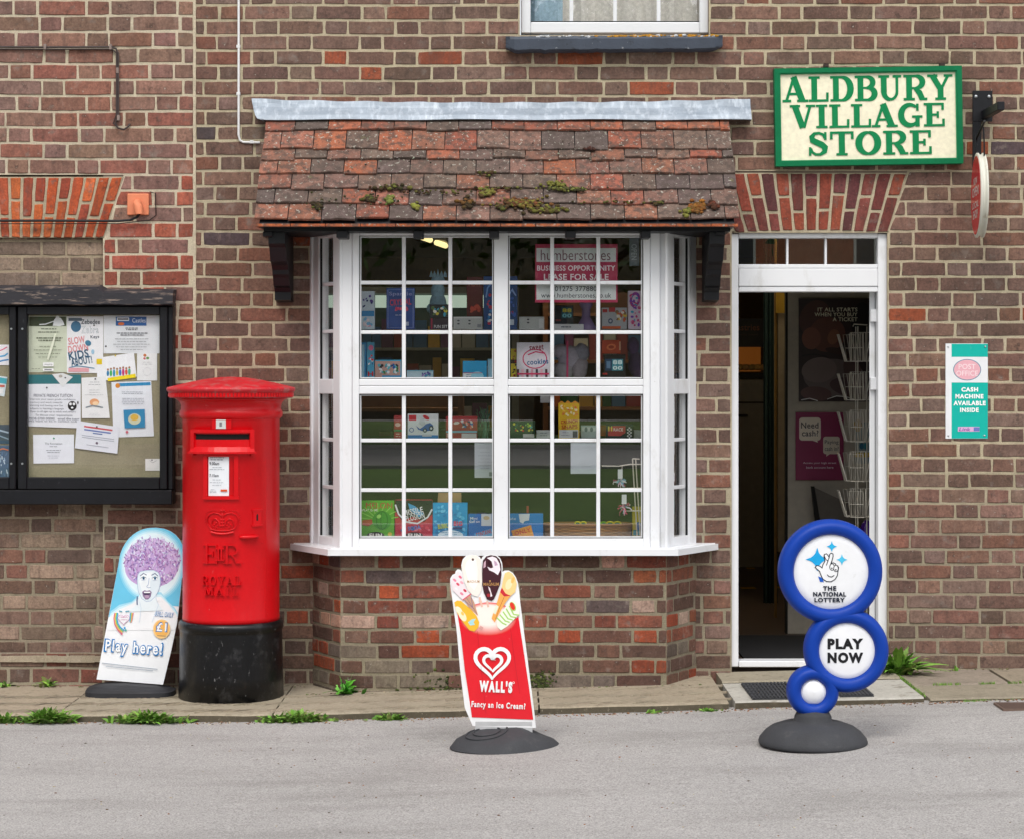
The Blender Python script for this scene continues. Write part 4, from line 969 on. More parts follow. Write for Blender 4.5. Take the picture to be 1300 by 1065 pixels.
notice([(129, 454), (170, 448), (173.5, 478.5), (123.5, 484.5), (123, 461)], 'eceef3', 'white flyer with a row of small coloured figures above a yellow band', n_kids, .0024, pin=[(146.5, 452, 'd8c02a')])
b = MB(); yb = YB - .0046; b.box(sx(122.5, yb), sx(129.5, yb), yb, yb + .0006, sz(463, yb), sz(456, yb), lin('e2c616')); tag(b.build('sticky_note', M['print']), 'small square yellow sticky note at the corner of the coloured-figures flyer', 'note')
notice(q(174, 449, 199.5, 483.5), 'e6e8ea', 'narrow white card with a small pink and green drawing at its top', lambda a, rn: (a.oval(184, 451.5, 2, 2, 'c87a4a'), a.oval(187.5, 455, 2, 1.6, '6a9a5a'), a.oval(183.5, 455.5, 1.5, 1.5, 'c85a6a'), a.lines(178, 459, 196, 464, 2, 'b2b4ba', rn, .5), a.ring(187, 472, 5, .4, 'd2d4da')), .0012)
def n_french(a, rn):
    a.text('PRIVATE FRENCH TUITION', 43, 500.5, 92, 504.5, '4a4e62', .01)
    for i, t in enumerate(('Improve your exam grade confidence', 'memory and work towards', 'learning and having new fun', 'subjects to learning a language', 'Open to all ages up to adult and seniors')):
        a.text(t, 38, 506 + i * 3.9, 96 if i not in (1, 2, 3) else 78 + i, 508.9 + i * 3.9, '5a5e72', .0, .5)
    a.text('To discuss your requirements', 45, 526, 92, 529, '5a5e72', .0, .5)
    a.text('MOB 0700 00000   email the tutor', 37, 530, 101, 533, '5a5e72', .0, .4); a.text('We want to be in contact today', 36, 533.6, 101, 536.2, '5a5e72', 0, .4)
    a.oval(91.8, 515.5, 5.6, 6, '17181c'); a.oval(89.6, 513.2, 1.7, 1.8, 'e9eaee'); a.oval(94, 513.2, 1.7, 1.8, 'e9eaee'); a.oval(91.8, 518, 1.6, 1.2, 'e9eaee'); a.oval(99, 511.5, .9, 2, '17181c')
notice([(35.5, 488), (102.5, 487.5), (102.5, 543.5), (34.5, 541)], 'e3e5ec', 'wide white notice about French tuition with a round black emblem', n_french, .0024, pin=[(59.5, 492.5, '3a3b40')])
notice(q(35, 476, 103, 488.5), '2a7078', 'teal banner strip above the French tuition notice', lambda a, rn: None, .0018, name='banner_strip')
notice([(66, 475.5), (80, 474), (92.5, 479), (79.5, 491.5)], 'dfe0e2', 'small white folded paper hanging cornerwise over the teal strip', lambda a, rn: (a.oval(77, 478, 2.4, 1.8, 'a8a29a'), a.oval(83, 480, 1.2, 1, '55565a')), .0044, name='paper_slip')
notice([(103.5, 480), (134, 478.5), (139.5, 531), (104, 531)], 'e7e8ea', 'white poster with a small orange sunrise drawing, in the middle of the case', lambda a, rn: (a.lines(110, 484, 130, 490, 2, '9a9ca4', rn, .6), a.lines(108, 494, 132, 503, 3, 'b8babf', rn, .5), a.oval(120, 511, 6, 4.6, 'dfa072'), a.oval(121.5, 512.5, 4, 2.6, 'f0cfa8'), a.line([(109, 517.5), (118, 515), (126, 516.5), (131, 517.5)], 1.3, '7c8a94'), a.lines(110, 524, 130, 528, 2, 'c2c4ca', rn, .4)), .0034, pin=[(121, 481.5, '3a3b40')])
def n_fundraise(a, rn):
    a.poly([(150, 487), (191, 485.5), (191.3, 489.5), (150.5, 491)], '2f8cc0'); a.oval(149.5, 490, 3, 3, 'd8892c')
    a.lines(146, 497, 190, 501, 2, '9094a0', rn, .6); a.lines(148, 505, 190, 514, 4, '9a9eaa', rn, .6); a.poly([(157, 520.5), (184, 519.5), (184.5, 542.5), (158.5, 543.5)], '2f86b4')
    a.oval(171, 532, 8, 7, 'c9ccb0'); a.oval(171, 530, 5, 4, 'd8b04a'); a.oval(161.5, 548, 1.8, 1.8, 'c86a7a')
notice([(141.5, 485.5), (192, 484), (195.5, 553.5), (144, 555)], 'e2e6ee', 'white poster with a blue square picture, below the narrow card', n_fundraise, .0020)
notice([(98, 534), (151.5, 542), (149, 575.5), (95, 568.5)], 'dfe2ec', 'slanting white notice with a red heading line, bottom middle of the case', lambda a, rn: (a.poly([(107, 540), (143, 545), (142.7, 547), (106.8, 542)], 'c8545e'), a.poly([(107, 544), (141, 548.6), (140.8, 550.4), (106.8, 545.8)], '6a80b8'), a.line([(118, 549.5), (130, 551)], 1.4, '5a70a8'), a.line([(104, 552), (145, 557.5)], .7, '9a9eb0'), a.line([(104, 554.5), (145, 560)], .7, '9a9eb0'), a.oval(123, 562, 1.6, 1.6, '6a5a70'), a.line([(110, 564), (138, 568)], .7, 'a2a6b4')), .0050, pin=[(123, 541.5, '3a3b40')])
notice([(42, 551.5), (94, 551.2), (94, 587.5), (42.5, 588)], 'e1e4ed', 'small white landscape notice with a green pin, bottom left of the case', lambda a, rn: (a.text('The Recreation', 57, 561.5, 79, 564, '6a6e7c', .0), a.lines(60, 565.5, 76, 567.5, 1, '7a7e8c', rn, .7), a.lines(54, 570, 82, 575, 2, '7a7e8c', rn, .7), a.lines(58, 577, 78, 582, 2, 'a2a6b4', rn, .5)), .0024, pin=[(68.5, 556, '2f9a6a')])
notice(q(184.5, 582, 203, 597), 'e2e2e2', 'little white card tucked in the bottom right corner of the case', lambda a, rn: (a.oval(193, 583.5, 1, .9, '55565a'), a.line([(190, 584), (194, 587), (199, 584)], .4, '8a8b90')), .0010, name='card')
notice([(-18, 438), (11.5, 438), (11.5, 464), (-18, 464)], 'eceaf0', 'white flyer with red and blue strokes in the left-hand case', lambda a, rn: (a.line([(-3, 447), (4, 444), (9, 441)], 1.4, 'd86a8a'), a.line([(0, 453), (6, 452), (10, 449)], 2, '5ca8d8'), a.line([(-3, 460), (4, 458), (11, 457)], 1.8, '4c8cc4')), .001)
notice([(-12, 476), (9.5, 479), (5.5, 504), (-14, 500)], 'd6e0e6', 'tilted turquoise and white photo card in the left-hand case', lambda a, rn: (a.poly([(-10, 478), (9, 481), (8, 488), (-11, 485)], '4cacbc'), a.rect(-4, 489, 6, 492, 'c86a5c'), a.rect(-8, 494, 4, 500, 'e9e9ec')), .002, name='photo_card')
notice(q(-24, 539, 12, 563), '44535f', 'dark landscape photograph print with pale waves in the left-hand case', lambda a, rn: (a.line([(-10, 548), (0, 546), (11, 549)], 2, 'a8bccb'), a.line([(-10, 556), (0, 553), (11, 557)], 1.5, '8ca2b4'), a.rect(-24, 559, 12, 563, '35516a')), .001, name='photo_print')
def n_ph2(a, rn):
    for i in range(26): x = rn.uniform(-8, 11); y = rn.uniform(573, 601); a.line([(x, y), (x + rn.uniform(-2, 2), y + rn.uniform(2, 6))], 1.2, rn.choice(['9cb4cc', '2e4a6c', 'c2d2de', '5a7a9c']))
    a.line([(-2, 571), (4, 569), (11, 571)], 1.6, 'c9744a')
notice(q(-24, 565, 12, 605), '4a6480', 'blue speckled picture print at the bottom of the left-hand case', n_ph2, .001, name='picture_print')

# ================================================================ STORE SIGN
ys = -.045; rot = -.9
cxs, cys = 1102.5, 147.5
def sgn(px, py, l=0, yy=ys):
    a = R(rot); dx, dy = px - cxs, py - cys; X = cxs + dx * math.cos(a) - dy * math.sin(a); Y = cys + dx * math.sin(a) + dy * math.cos(a)
    return Vector((sx(X, yy), yy - l, sz(Y, yy)))
st = thing('shop_sign', tuple(W(cxs, 211, ys)), 'cream painted board in a green frame above the shop door, with green serif capitals', 'shop sign')
b = MB(); green = lin((.004, .16, .062))
def sbox(x0, x1, y0, y1, f0, f1, c, b=b): 
    v = [sgn(x, y, -l) for l in (f0, f1) for x, y in ((x0, y0), (x1, y0), (x1, y1), (x0, y1))]
    b.raw(v, [(0, 1, 2, 3), (4, 7, 6, 5), (0, 4, 5, 1), (1, 5, 6, 2), (2, 6, 7, 3), (3, 7, 4, 0)], c)
for q_ in ((983.5, 1221.5, 86, 92), (983.5, 1221.5, 204, 210), (983.5, 990, 92, 204), (1215, 1221.5, 92, 204)): sbox(*q_, -.012, .04, green)
for q_ in ((990, 1215, 92, 93.4), (990, 1215, 202.6, 204), (990, 991.4, 93.4, 202.6), (1213.6, 1215, 93.4, 202.6)): sbox(*q_, -.005, .012, lin((.02, .26, .11)))
b.build('frame', M['sign_paint'], st)
b = MB(); sbox(990, 1215, 92, 204, .004, .02, lin('f0ead0'), b); b.build('panel', M['sign_paint'], st)
b = MB(); a = Art(b, lambda x, y, l: sgn(x, y, l - .004), step=.00002)
G_ = (.006, .22, .075)
a.serif('ALDBURY', 994.5, 96.5, 1209.5, 128.5, G_, gap=.03, h=.0015, wk=1.13); a.serif('VILLAGE', 1003.5, 132.5, 1200, 162, G_, gap=.03, h=.0015, wk=1.13); a.serif('STORE', 1024, 167, 1183, 197, G_, gap=.04, h=.0015, wk=1.13)
b.build('lettering', M['sign_paint'], st)
for px, py in ((1048, 84.5), (1195, 83.5)): b = MB(); b.box(sx(px - 3), sx(px + 3), -.03, .0, sz(py + 2), sz(py - 2), lin('3a2c28')); b.build('fixing_lug', M['matt'], st)

# ================================================================ HANGING SIGN
hx = 1238
hsn = thing('hanging_sign', tuple(W(1232, 270, -.2)), 'round red hanging sign with white rim, seen edge-on, on a black wall bracket', 'hanging sign')
b = MB(); b.box(sx(1222.5), sx(1247.5), -.001, -.012, sz(176.5), sz(137.5), blk, 0, .002); b.box(sx(1222.5), sx(1233.5), -.001, -.0118, sz(237), sz(176.7), blk, 0, .002)
b.obox(W(1238, 168, 0), Vector((1, 0, 0)), Vector((0, -1, 0)), Vector((0, 0, 1)), -.017, .017, .0121, .34, -.02, .02, blk, 0, .003)
b.tube([W(1227, 200, -.01), W(1238, 176, -.22)], .006, 6)
br = b.build('bracket', M['black_paint'], hsn)
for px, py in ((1226.5, 145), (1243, 145), (1226.5, 228.5)): b = MB(); b.lathe([(.0001, -.020), (.007, -.018), (.009, -.0125)], (sx(px), 0, sz(py)), 10, lin('c5ccd4'), 0, 'y'); b.build('bolt', M['metal'], br)
# disc across the pavement: axis along x
Yd = -.235; xd = sx(1244, Yd); zd = sz(248.5, Yd); Rd = 54.5 * (D + Yd) / F * .985; hsn.location = (xd, Yd, zd)
b = MB(); b.lathe([(Rd - .006, -.019), (Rd, -.017), (Rd, -.010), (Rd - .008, -.007), (Rd - .008, .007), (Rd, .010), (Rd, .017), (Rd - .006, .019)], (xd, Yd, zd), 56, lin('d9d8cc'), 0, 'x', True)
b.build('disc', mat('weathered_white', 'd2d1c6', rough=.6, dirt=[(14, .6, .1, '9a8c6a', .6)]), hsn).rotation_euler.z = R(-6)
b = MB(); b.lathe([(.001, -.0205), (Rd - .014, -.0205), (Rd - .014, -.019)], (xd, Yd, zd), 56, lin('d21f2c'), 0, 'x', False)
a = Art(b, lambda x, y, l: Vector((xd - .0206 - l, Yd - x, zd - y)))
a.text('NOW', -.07, -.085, .07, -.05, 'f0e6e4', .02); a.text('OPEN', -.12, -.04, .12, .005, 'f0e6e4', .02); a.text('LOCAL', -.12, .03, .12, .06, 'f0e6e4', .02); a.text('SHOP', -.09, .07, .09, .11, 'f0e6e4', .02)
b.build('face', M['gloss_print'], hsn).rotation_euler.z = R(-6)
for k in (-.09, .09):
    b = MB(); b.tube([(xd, Yd + k, zd + Rd - .035 + .01), (xd, Yd + k, zd + Rd + .03), (xd - .004, Yd + k, sz(168) - .015)], .004, 6, lin('1a1a1d'))
    b.build('hanger', M['black_paint'], hsn)

# ================================================================ CASH MACHINE PLAQUE
yp = -.008
b = MB(); b.box(sx(1200.5, yp), sx(1254, yp), yp + .003, -.0045, sz(556.5), sz(436.5), lin('e6e8ec'), 0, .001)
a = Art(b, flat(yp + .0026)); TQ = '12b3a6'
a.rect(1200.5, 436.5, 1254, 556.5, 'e6e8ec'); a.rect(1208, 437, 1254, 453.5, TQ); a.rect(1208, 486, 1254, 556.3, TQ)
a.oval(1227.8, 469.8, 17.8, 13.6, '5a90a4'); a.oval(1227.8, 469.8, 16.8, 12.7, 'e6aeba'); a.text('POST', 1217, 462.5, 1238.5, 469, 'f2dde2', .01); a.text('OFFICE', 1214, 471, 1241.5, 477.5, 'f2dde2', .01)
for i, t in enumerate(('CASH', 'MACHINE', 'AVAILABLE', 'INSIDE')):
    w_ = (10.6, 17.8, 20.4, 11.8)[i]; xc = (1231, 1230.6, 1230.8, 1230.6)[i]; a.text(t, xc - w_, 492 + i * 8.6, xc + w_, 497.7 + i * 8.6, 'f4f6f6', .08)
a.rect(1216, 541.5, 1243.5, 547.5, 'd8b0d8'); a.text('Link', 1218, 542.3, 1232, 546.8, '7a4a9a', .03, 0, 1, .2); a.rect(1236, 542, 1243.5, 547, '6a7ac0')
pl_ = thing('wall_plaque', tuple(W(1227, 556, -.006)), 'tall turquoise and white plaque with a pink oval, on the brick right of the door', 'plaque')
b.build('panel', M['gloss_print'], pl_)
for x, y in ((1203.5, 440.5), (1250.5, 440.5), (1203.5, 552.5), (1249.5, 552.5)):
    b = MB(); b.lathe([(.0001, yp - .002), (.0042, yp - .001), (.005, yp + .003)], (sx(x), 0, sz(y)), 8, lin('8a8490'), 0, 'y')
    b.build('screw', M['metal'], pl_)

# ================================================================ CABLES, VENT, SMALL WALL THINGS
b = MB(); y = -.014
for dz_, r_ in ((0, .0048), (-.010, .0034)):
    b.tube([W(-120, 60 , y) + Vector((0, 0, dz_)), W(0, 60, y) + Vector((0, 0, dz_)), W(60, 60.4, y) + Vector((0, 0, dz_)), W(142, 60, y) + Vector((0, 0, dz_)), W(147.5, 62.5, y) + Vector((dz_, 0, dz_)), W(150, 68, y) + Vector((dz_ * .8, 0, 0)), W(150, 146, y) + Vector((dz_ * .8, 0, 0)), W(146.5, 157, y) + Vector((dz_, 0, 0)), W(150, 163, y - .01) , W(157, 165, y - .012), W(162, 162, y), W(165, 158, -.002)], r_, 7)
cb = tag(b.build('cable', M['cable']), 'brown twin cable clipped along the upper left wall, turning down at a corner', 'cable')
for p in ((58, 60), (141, 60), (150, 90), (151, 150)): b = MB(); b.box(sx(p[0] - 1.6), sx(p[0] + 1.6), -.0195, -.003, sz(p[1] + 4), sz(p[1] - 3), lin('8a7a74'), 0, .001); b.build('clip', M['matt'], cb)
b = MB(); b.tube([W(303, -60, -.01), W(303, 90, -.01), W(302.8, 172, -.01), W(304.5, 178.5, -.01), W(309, 181, -.01), W(330, 181.5, -.01)], .0058, 8)
cb = tag(b.build('cable', M['white_cable']), 'white cable running straight down beside the canopy', 'cable')
for p in ((303, 60), (303, 120), (320, 181)): b = MB(); b.box(sx(p[0] - 2.4), sx(p[0] + 2.4), -.016, -.003, sz(p[1] + 2), sz(p[1] - 2), lin('d8d8da'), 0, .001); b.build('clip', M['matt'], cb)
v = thing('terracotta_vent', tuple(W(176, 274, -.03)), 'square orange terracotta vent cowl beside the brick arch', 'vent')
b = MB(); b.box(sx(162), sx(189.5), -.0135, -.004, sz(274), sz(246.5), lin('dd8560'), 0, .004); b.build('plate', mat('terracotta', 'dd8560', rough=.7, var=[(20, .9, 1.1)], bump=[(80, .3, .002)]), v)
b = MB(); b.tube([W(174.5, 257, -.010), W(174.5, 259, -.035), W(175.5, 264, -.045), W(176, 272.5, -.046)], [.014, .021, .022, .020], 16); b.ball(W(174.5, 258.5, -.018), (.020, .022, .020), (.5,) * 3, 0, 16, 10); b.build('cowl', bpy.data.materials['terracotta'], v)
b = MB(); b.tube([W(-120, 281, -.036), W(60, 280.6, -.036), W(150, 281, -.03), W(165, 280, -.03), W(174, 276, -.036), W(177, 272, -.046)], .0062, 8); b.tube([W(-120, 284.6, -.034), W(60, 284.5, -.034), W(150, 284.5, -.02), W(190, 280, -.01), W(198, 274, -.01), W(197.5, 246, -.01), W(190, 244, -.01)], .0022, 6)
tag(b.build('cable', M['black_paint']), 'black cable run crossing the foot of the orange arch to the terracotta vent', 'cable')

# ================================================================ PAVEMENT SIGNS
# --- lottery sign
yl = -1.77; Pl = W(1032, 940, yl); gl = road_z(Pl.x, yl)
lot = thing('pavement_sign', (Pl.x, yl, gl), 'blue pavement sign of three stacked rings with white discs, reading PLAY NOW', 'pavement sign', 'free-standing signs')
sl = (D + yl) / F
b = MB()
def ringshape(cx, cy, Ro, Ri):
    ri, ro = Ri * sl, Ro * sl; m_ = (ri + ro) / 2; h = (ro - ri) / 2; dd = .052
    prof = [(ri - .004, -.026), (ri, -.030)] + [(m_ - h * math.cos(t) * .98, -.030 - (dd - .030) * math.sin(t) ** .8 if t < math.pi / 2 else -dd * (math.sin(t) ** .75)) for t in [math.pi * k / 14 for k in range(1, 14)]]
    prof += [(ro, 0)] + [(m_ + h * math.cos(t), dd * math.sin(t) ** .75) for t in [math.pi / 2 * k / 6 for k in range(1, 7)]] + [(ri * .6, dd), (.001, dd)]
    P = W(cx, cy, yl); b.lathe(prof, P, 72, (.5,) * 3, 0, 'y')
ringshape(1053.6, 724.6, 66.2, 47.6); ringshape(1073.8, 824.4, 53.8, 35.6); ringshape(1031.5, 876.5, 33, 16.2)
P0 = W(1031, 898, yl)
b.lathe([(.030, P0.z + .03), (13.5 * sl, P0.z), (12.6 * sl, sz(905, yl)), (13 * sl, sz(912, yl)), (12, sz(915, yl))][:4] + [(12 * sl, sz(918, yl))], (P0.x, yl, 0), 28)
b.build('ring_body', M['blue_plastic'], lot)
for cx, cy, r in ((1053.6, 724.6, 47.8), (1073.8, 824.4, 35.8), (1031.5, 876.5, 16.4)):
    b = MB(); P = W(cx, cy, yl); rr = r * sl
    b.lathe([(rr, -.027), (rr - .004, -.031), (rr * .8, -.0335 - (.004 if r < 20 else 0)), (rr * .4, -.0345 - (.010 if r < 20 else 0)), (.0005, -.035 - (.012 if r < 20 else 0))], P, 56, lin('eceef2'), 0, 'y')
    a = Art(b, flat(yl - .0350))
    if r > 45:
        def spark(x, y, s_, c, rx=1.0):
            pts = []
            for k in range(4):
                t0 = math.pi / 2 * k; 
                for j_ in range(6):
                    t = t0 + math.pi / 2 * j_ / 6; u = abs(math.cos(t)) ; v_ = abs(math.sin(t)); rad = 1 / ((u ** .62 + v_ ** .62) ** (1 / .62)); pts.append((x + s_ * rx * rad * math.cos(t), y - s_ * rad * math.sin(t)))
            a.poly(pts, c)
        spark(1037.5, 709.5, 15, '18a4e2'); spark(1056, 693.2, 6.8, '2cb4e8'); spark(1068.8, 710, 7.2, '4fc4ec'); a.poly([(1038.5, 731), (1041, 738), (1046, 738.5), (1044, 733)], '1a5cc0')
        W_, K_ = 'eceef2', '1c2030'
        hand = [(1034.8, 719.5), (1037, 717.2), (1040.5, 718), (1043.6, 720.3), (1044.6, 716.5), (1047.4, 711.5), (1046, 706.5), (1046.6, 703.2), (1049.2, 702.4), (1051.2, 704.6), (1052.3, 707.6), (1053.3, 703.2), (1055, 701.6), (1057.4, 702.6), (1057.6, 705.6), (1056.2, 711), (1055, 715), (1057.5, 713.8), (1060.5, 715), (1061.6, 718), (1063.4, 717.6), (1064.6, 720.2), (1063.8, 724.5), (1063, 730), (1060, 735), (1055, 737.8), (1049.5, 737.6), (1044.8, 734.6), (1042.4, 730), (1040.4, 724.6), (1037, 721.8)]
        a.poly(hand, W_); a.line(hand, 1.15, K_, True)
        a.line([(1046.2, 705), (1048.4, 709.6), (1051.6, 712)], 1.0, K_); a.line([(1052.6, 706.6), (1051.2, 711), (1049, 717.2)], 1.0, K_)
        for (x, y) in ((1056.2, 719.2), (1061.2, 721)): a.oval(x, y, 2.9, 4.1, W_, 8); a.line([(x + 2.9 * math.cos(t), y + 4.1 * math.sin(t)) for t in [2 * math.pi * k / 18 for k in range(18)]], 1.0, K_, True); a.oval(x - .2, y + 1.7, .9, 1.1, K_)
        a.line([(1050, 728.8), (1052.5, 731.4), (1056, 731.8), (1059, 729.6)], 1.05, K_)
        for i, (t, w_) in enumerate((('THE', 8.4), ('NATIONAL', 21), ('LOTTERY', 19.4))): a.text(t, 1053.2 - w_, 743.4 + i * 7.4, 1053.2 + w_, 749.3 + i * 7.4, '1a2234', .085)
    elif r > 30:
        for i, (t, w_) in enumerate((('PLAY', 22.6), ('NOW', 22.6))): a.text(t, 1073.2 - w_, 810 + i * 17.6, 1073.2 + w_, 823.6 + i * 17.6, '14161c', .10)
    b.build('disc', M['gloss_print'], lot)
b = MB(); zc = lambda p: sz(p, yl); zb = gl
b.lathe([(.18, zb + .001), (.214, zb + .002), (.2165, zb + .012), (.212, zb + .026), (.19, zb + .052), (.165, zb + .070), (.12, zb + .086), (.080, zb + .092), (.0795, zb + .0925), (.076, zb + .094), (.0755, zb + .0945), (.073, zb + .112), (.066, zb + .126), (.052, zb + .135), (.038, zb + .138)], (Pl.x, yl, 0), 64, (.5,) * 3)
b.build('base', M['rubber'], lot)

# --- ice cream sign (panel leaning in its flexible stem)
yw = -1.62; Pw = W(641, 936, yw); gw = road_z(Pw.x, yw)
ice = thing('pavement_sign', (Pw.x, yw, gw), 'leaning red and white ice cream sign with a heart logo, top cut round ice creams', 'pavement sign', 'free-standing signs')
yf = yw - .01
def fw(px, py, l): 
    bend = .012 * math.sin((921 - py) / 215 * 3.1)
    return Vector((sx(px, yf), yf - l + (921 - py) / 215 * .05 - bend, sz(py, yf)))
out = [(600, 921), (590, 898), (584, 850), (579.5, 800), (574.5, 765), (571.2, 742), (571.2, 735), (574, 730.5), (577.5, 729), (578, 726), (580.5, 723.5), (584, 724), (586, 726.5), (585.2, 718), (587, 711), (591, 706.6), (597, 705), (604, 705.2), (609, 708), (610.5, 711), (612.5, 707.5), (617, 705), (624, 704.2), (630, 705.4), (634.5, 709), (637.3, 715), (638, 722), (637.6, 726.6), (641, 725), (646, 725), (651, 728), (655, 733.5), (657.5, 740), (659, 750), (660.5, 765), (665, 800), (671.5, 850), (678, 900), (680.5, 923.5)]
b = MB(); n = len(out); fr_ = [fw(x, y, 0) for x, y in out]; bk = [fw(x, y, -.006) for x, y in out]
# strips so that the panel can bend
def strips(b, out, l, c):
    b.face([fw(x, y, l) for x, y in out], lin(c))
b.raw(fr_ + bk, [(i, (i + 1) % n, n + (i + 1) % n, n + i) for i in range(n)], lin('dfe0e2')); b.face(fr_, lin('ebecee')); b.face(bk[::-1], lin('dfe0e2'))
a = Art(b, lambda x, y, l: fw(x, y, l + .0009), step=.00005)
redp = [(580.2, 777), (585, 806), (590, 850), (597.5, 898), (599, 910), (677, 913), (672, 875), (665, 828), (658, 782), (650, 795), (640, 799), (627, 803), (612, 803), (600, 801), (590, 794)]
RW = 'df1f2d'
a.poly(redp, RW)
# bright starburst behind the ices
for k, (c, rr) in enumerate([((.75 + .015 * q_, .03 + .05 * q_, .03 + .046 * q_), 34 - q_ * .85) for q_ in range(17)]): a.oval(620, 786 - k * .3, rr * 1.06, rr * .62, c, 0, 30)
def vfade(): pass
# vanilla-white and chocolate bars
a.poly([(586, 722), (587.5, 712), (592, 707), (598, 705.6), (605, 706), (609.5, 711), (611, 720), (612, 738), (611, 750), (606, 758), (600, 756), (594, 750), (589, 738)], 'efe7df'); a.poly([(590, 722), (592, 714), (597, 710), (604, 711), (606, 722), (606, 742), (602, 750), (596, 744)], 'f6f1ec')
a.serif('MAGNUM'.replace('N', 'M').replace('GM', 'GM') if False else 'MAGM', 594, 737, 608, 740.6, 'c09a6a')if False else a.text('MAGNUM', 593, 737, 608.5, 740.4, 'b48c60', .01)
a.oval(600, 711, 1.6, 1.6, '6a5a54')
a.poly([(612, 722), (613, 712), (617, 707), (623, 705.4), (630, 706.6), (634, 710.5), (636.3, 717), (636.6, 730), (635, 742), (631, 752), (627, 761), (624, 763), (618, 761), (614, 752), (612, 742)], '43202a')
a.poly([(614, 715), (616.5, 712), (616.5, 720), (613.5, 722)], 'cba6b4'); a.poly([(618, 709), (625, 707), (630, 709), (634, 716), (635.2, 724), (632, 730.5), (627, 727), (621, 724.5), (618.5, 720), (623, 722), (626, 721), (624, 713.5), (621, 711)], 'eee3ea'); a.poly([(627, 712), (630, 714), (632, 718), (628, 719)], 'bfa0b8'); a.poly([(620, 712), (623.5, 715), (622, 720), (619, 716)], '35141e')
a.text('MAGNUM', 613.6, 740, 633, 744, 'b98a56', .02); a.oval(622, 738, 1.2, .9, 'b98a56'); a.poly([(619.6, 744.5), (622, 747), (623.4, 752), (625, 757), (622.6, 758), (622.3, 752.5), (620.6, 749)], 'e9d9de'); a.oval(620, 756, 2.2, 2.2, '9a2a34')
for (x, y) in ((609.5, 762), (611, 767), (619, 767)): a.rect(x - 1.3, y - 4, x + 1.3, y + 4, 'e6bfae', -12)
# strawberry cone
a.poly([(572.6, 740), (574, 733), (578, 730), (581, 725.5), (585, 728), (587, 736), (590, 745), (595, 752), (597, 757), (593, 762), (588, 762), (582, 757), (575, 750)], 'f1dfe4')
for (x, y, c) in ((577, 737, 'e38aa0'), (581, 742, 'd7566e'), (586, 740, 'e9a6b4'), (590, 750, 'cf3f58'), (586, 754, 'e38aa0'), (579, 748, 'f6eef0'), (584, 733, 'dd7088')): a.oval(x, y, 2.6, 1.5, c, 40, 12)
a.poly([(589, 761), (597, 755.5), (602, 765), (607, 782), (596, 772)], 'c49a80'); a.line([(590, 763), (602, 773)], .7, '7a6a90'); a.line([(598, 757), (600, 772)], .7, '7a6a90'); a.line([(592, 759), (606, 780)], .6, '8a6a70'); a.line([(587, 762), (598, 754)], 1.4, 'd7566e')
# orange lolly
lol = [(576.5, 765), (580, 762.5), (585, 763), (591, 768), (598, 774), (605, 782), (608.4, 790), (607, 797), (602, 801.5), (596, 800), (588, 790), (580, 778)]
a.poly(lol, 'efb93a'); a.oval(582.5, 775, 3.2, 6, 'f8ecd0', -38); a.oval(587, 782, 4, 7.5, 'f6e6c2', -32); a.oval(587, 779, 1.6, 2.6, 'efc060', -30); a.poly([(594, 790), (599, 786), (604, 785.4), (601, 790), (603, 793), (597, 794)], 'a8d6dc'); a.rect(608.5, 795, 613, 799, 'd8a09a', 35)
# vanilla cone right
a.poly([(639, 735), (641, 728), (646, 726), (650.5, 729), (654, 734), (656, 742), (654, 752), (648, 757), (640, 756), (636, 750)], 'f4cf8c'); a.oval(646, 742, 4, 7, 'f8e3b4', 20); a.oval(651, 737, 2, 4, 'eebc68', 20)
a.poly([(636, 748), (640, 752), (648, 757), (641, 766), (633, 780), (628, 790), (624, 785), (630, 768)], 'efa95a'); a.poly([(637, 746), (642, 754), (649, 756.5), (640, 757.5), (635, 752)], 'c8303a'); a.line([(640, 758), (634, 772), (629, 786)], .8, 'b87a3a'); a.poly([(630, 768), (633, 770), (629, 780), (626, 778)], 'dfe7d2')
# striped roll lolly
a.poly([(646, 765), (651, 762), (656.5, 765), (659.5, 772), (659, 780), (652, 787), (644, 795), (636, 800), (631.5, 796), (630, 788), (636, 778)], 'edf2e2')
for k in range(5): t = k / 4; a.line([(637.5 + 9 * (1 - t) - 7 * t, 775 - 6 * (1 - t) + 9 * t), (644 + 8 * (1 - t) - 6 * t, 784 - 4 * (1 - t) + 7 * t), (651 + 8 * (1 - t) - 8 * t, 785 - 4 * (1 - t) + 8 * t)], 1.7, 'a8cf70')
a.oval(651, 770, 3.6, 6.2, 'a8cf70', -24); a.oval(650.6, 769.6, 2.8, 5.2, 'df3a2c', -24)
# heart logo
def heart(cx, cy, s_, w_, t0, t1, c, rt_=0, n=40):
    P = []
    for i in range(n + 1):
        t = t0 + (t1 - t0) * i / n; x = 16 * math.sin(t) ** 3 / 16; y = -(13 * math.cos(t) - 5 * math.cos(2 * t) - 2 * math.cos(3 * t) - math.cos(4 * t)) / 16
        P.append((cx + s_ * x, cy + s_ * y))
    a.line(P, [w_ * (.35 + .65 * math.sin(math.pi * (i / n)) ** .5) for i in range(n + 1)], c)
heart(625, 839.5, 21.5, 5.4, -math.pi * .985, math.pi * .90, 'eef0f2'); heart(625.5, 840.5, 11.5, 4.4, -math.pi * .86, math.pi * .985, 'eef0f2')
for (t, x0, y0, x1, y1, bo) in (("WALL'S", 608.5, 863.5, 650.5, 878.5, .11), ('Fancy an Ice Cream?', 598.5, 890.5, 667, 900.5, .055)): a.text(t, x0, y0, x1, y1, 'eef0f2', bo, 2.6, 1.12)
a.ring(652, 866, 1.2, .5, 'eef0f2', None, 12)
a.line([(606, 801), (611, 850), (617, 905)], .35, 'b5202c'); a.line([(648, 797), (655, 850), (660, 880)], .35, 'b5202c')
b.build('panel', M['gloss_print'], ice)
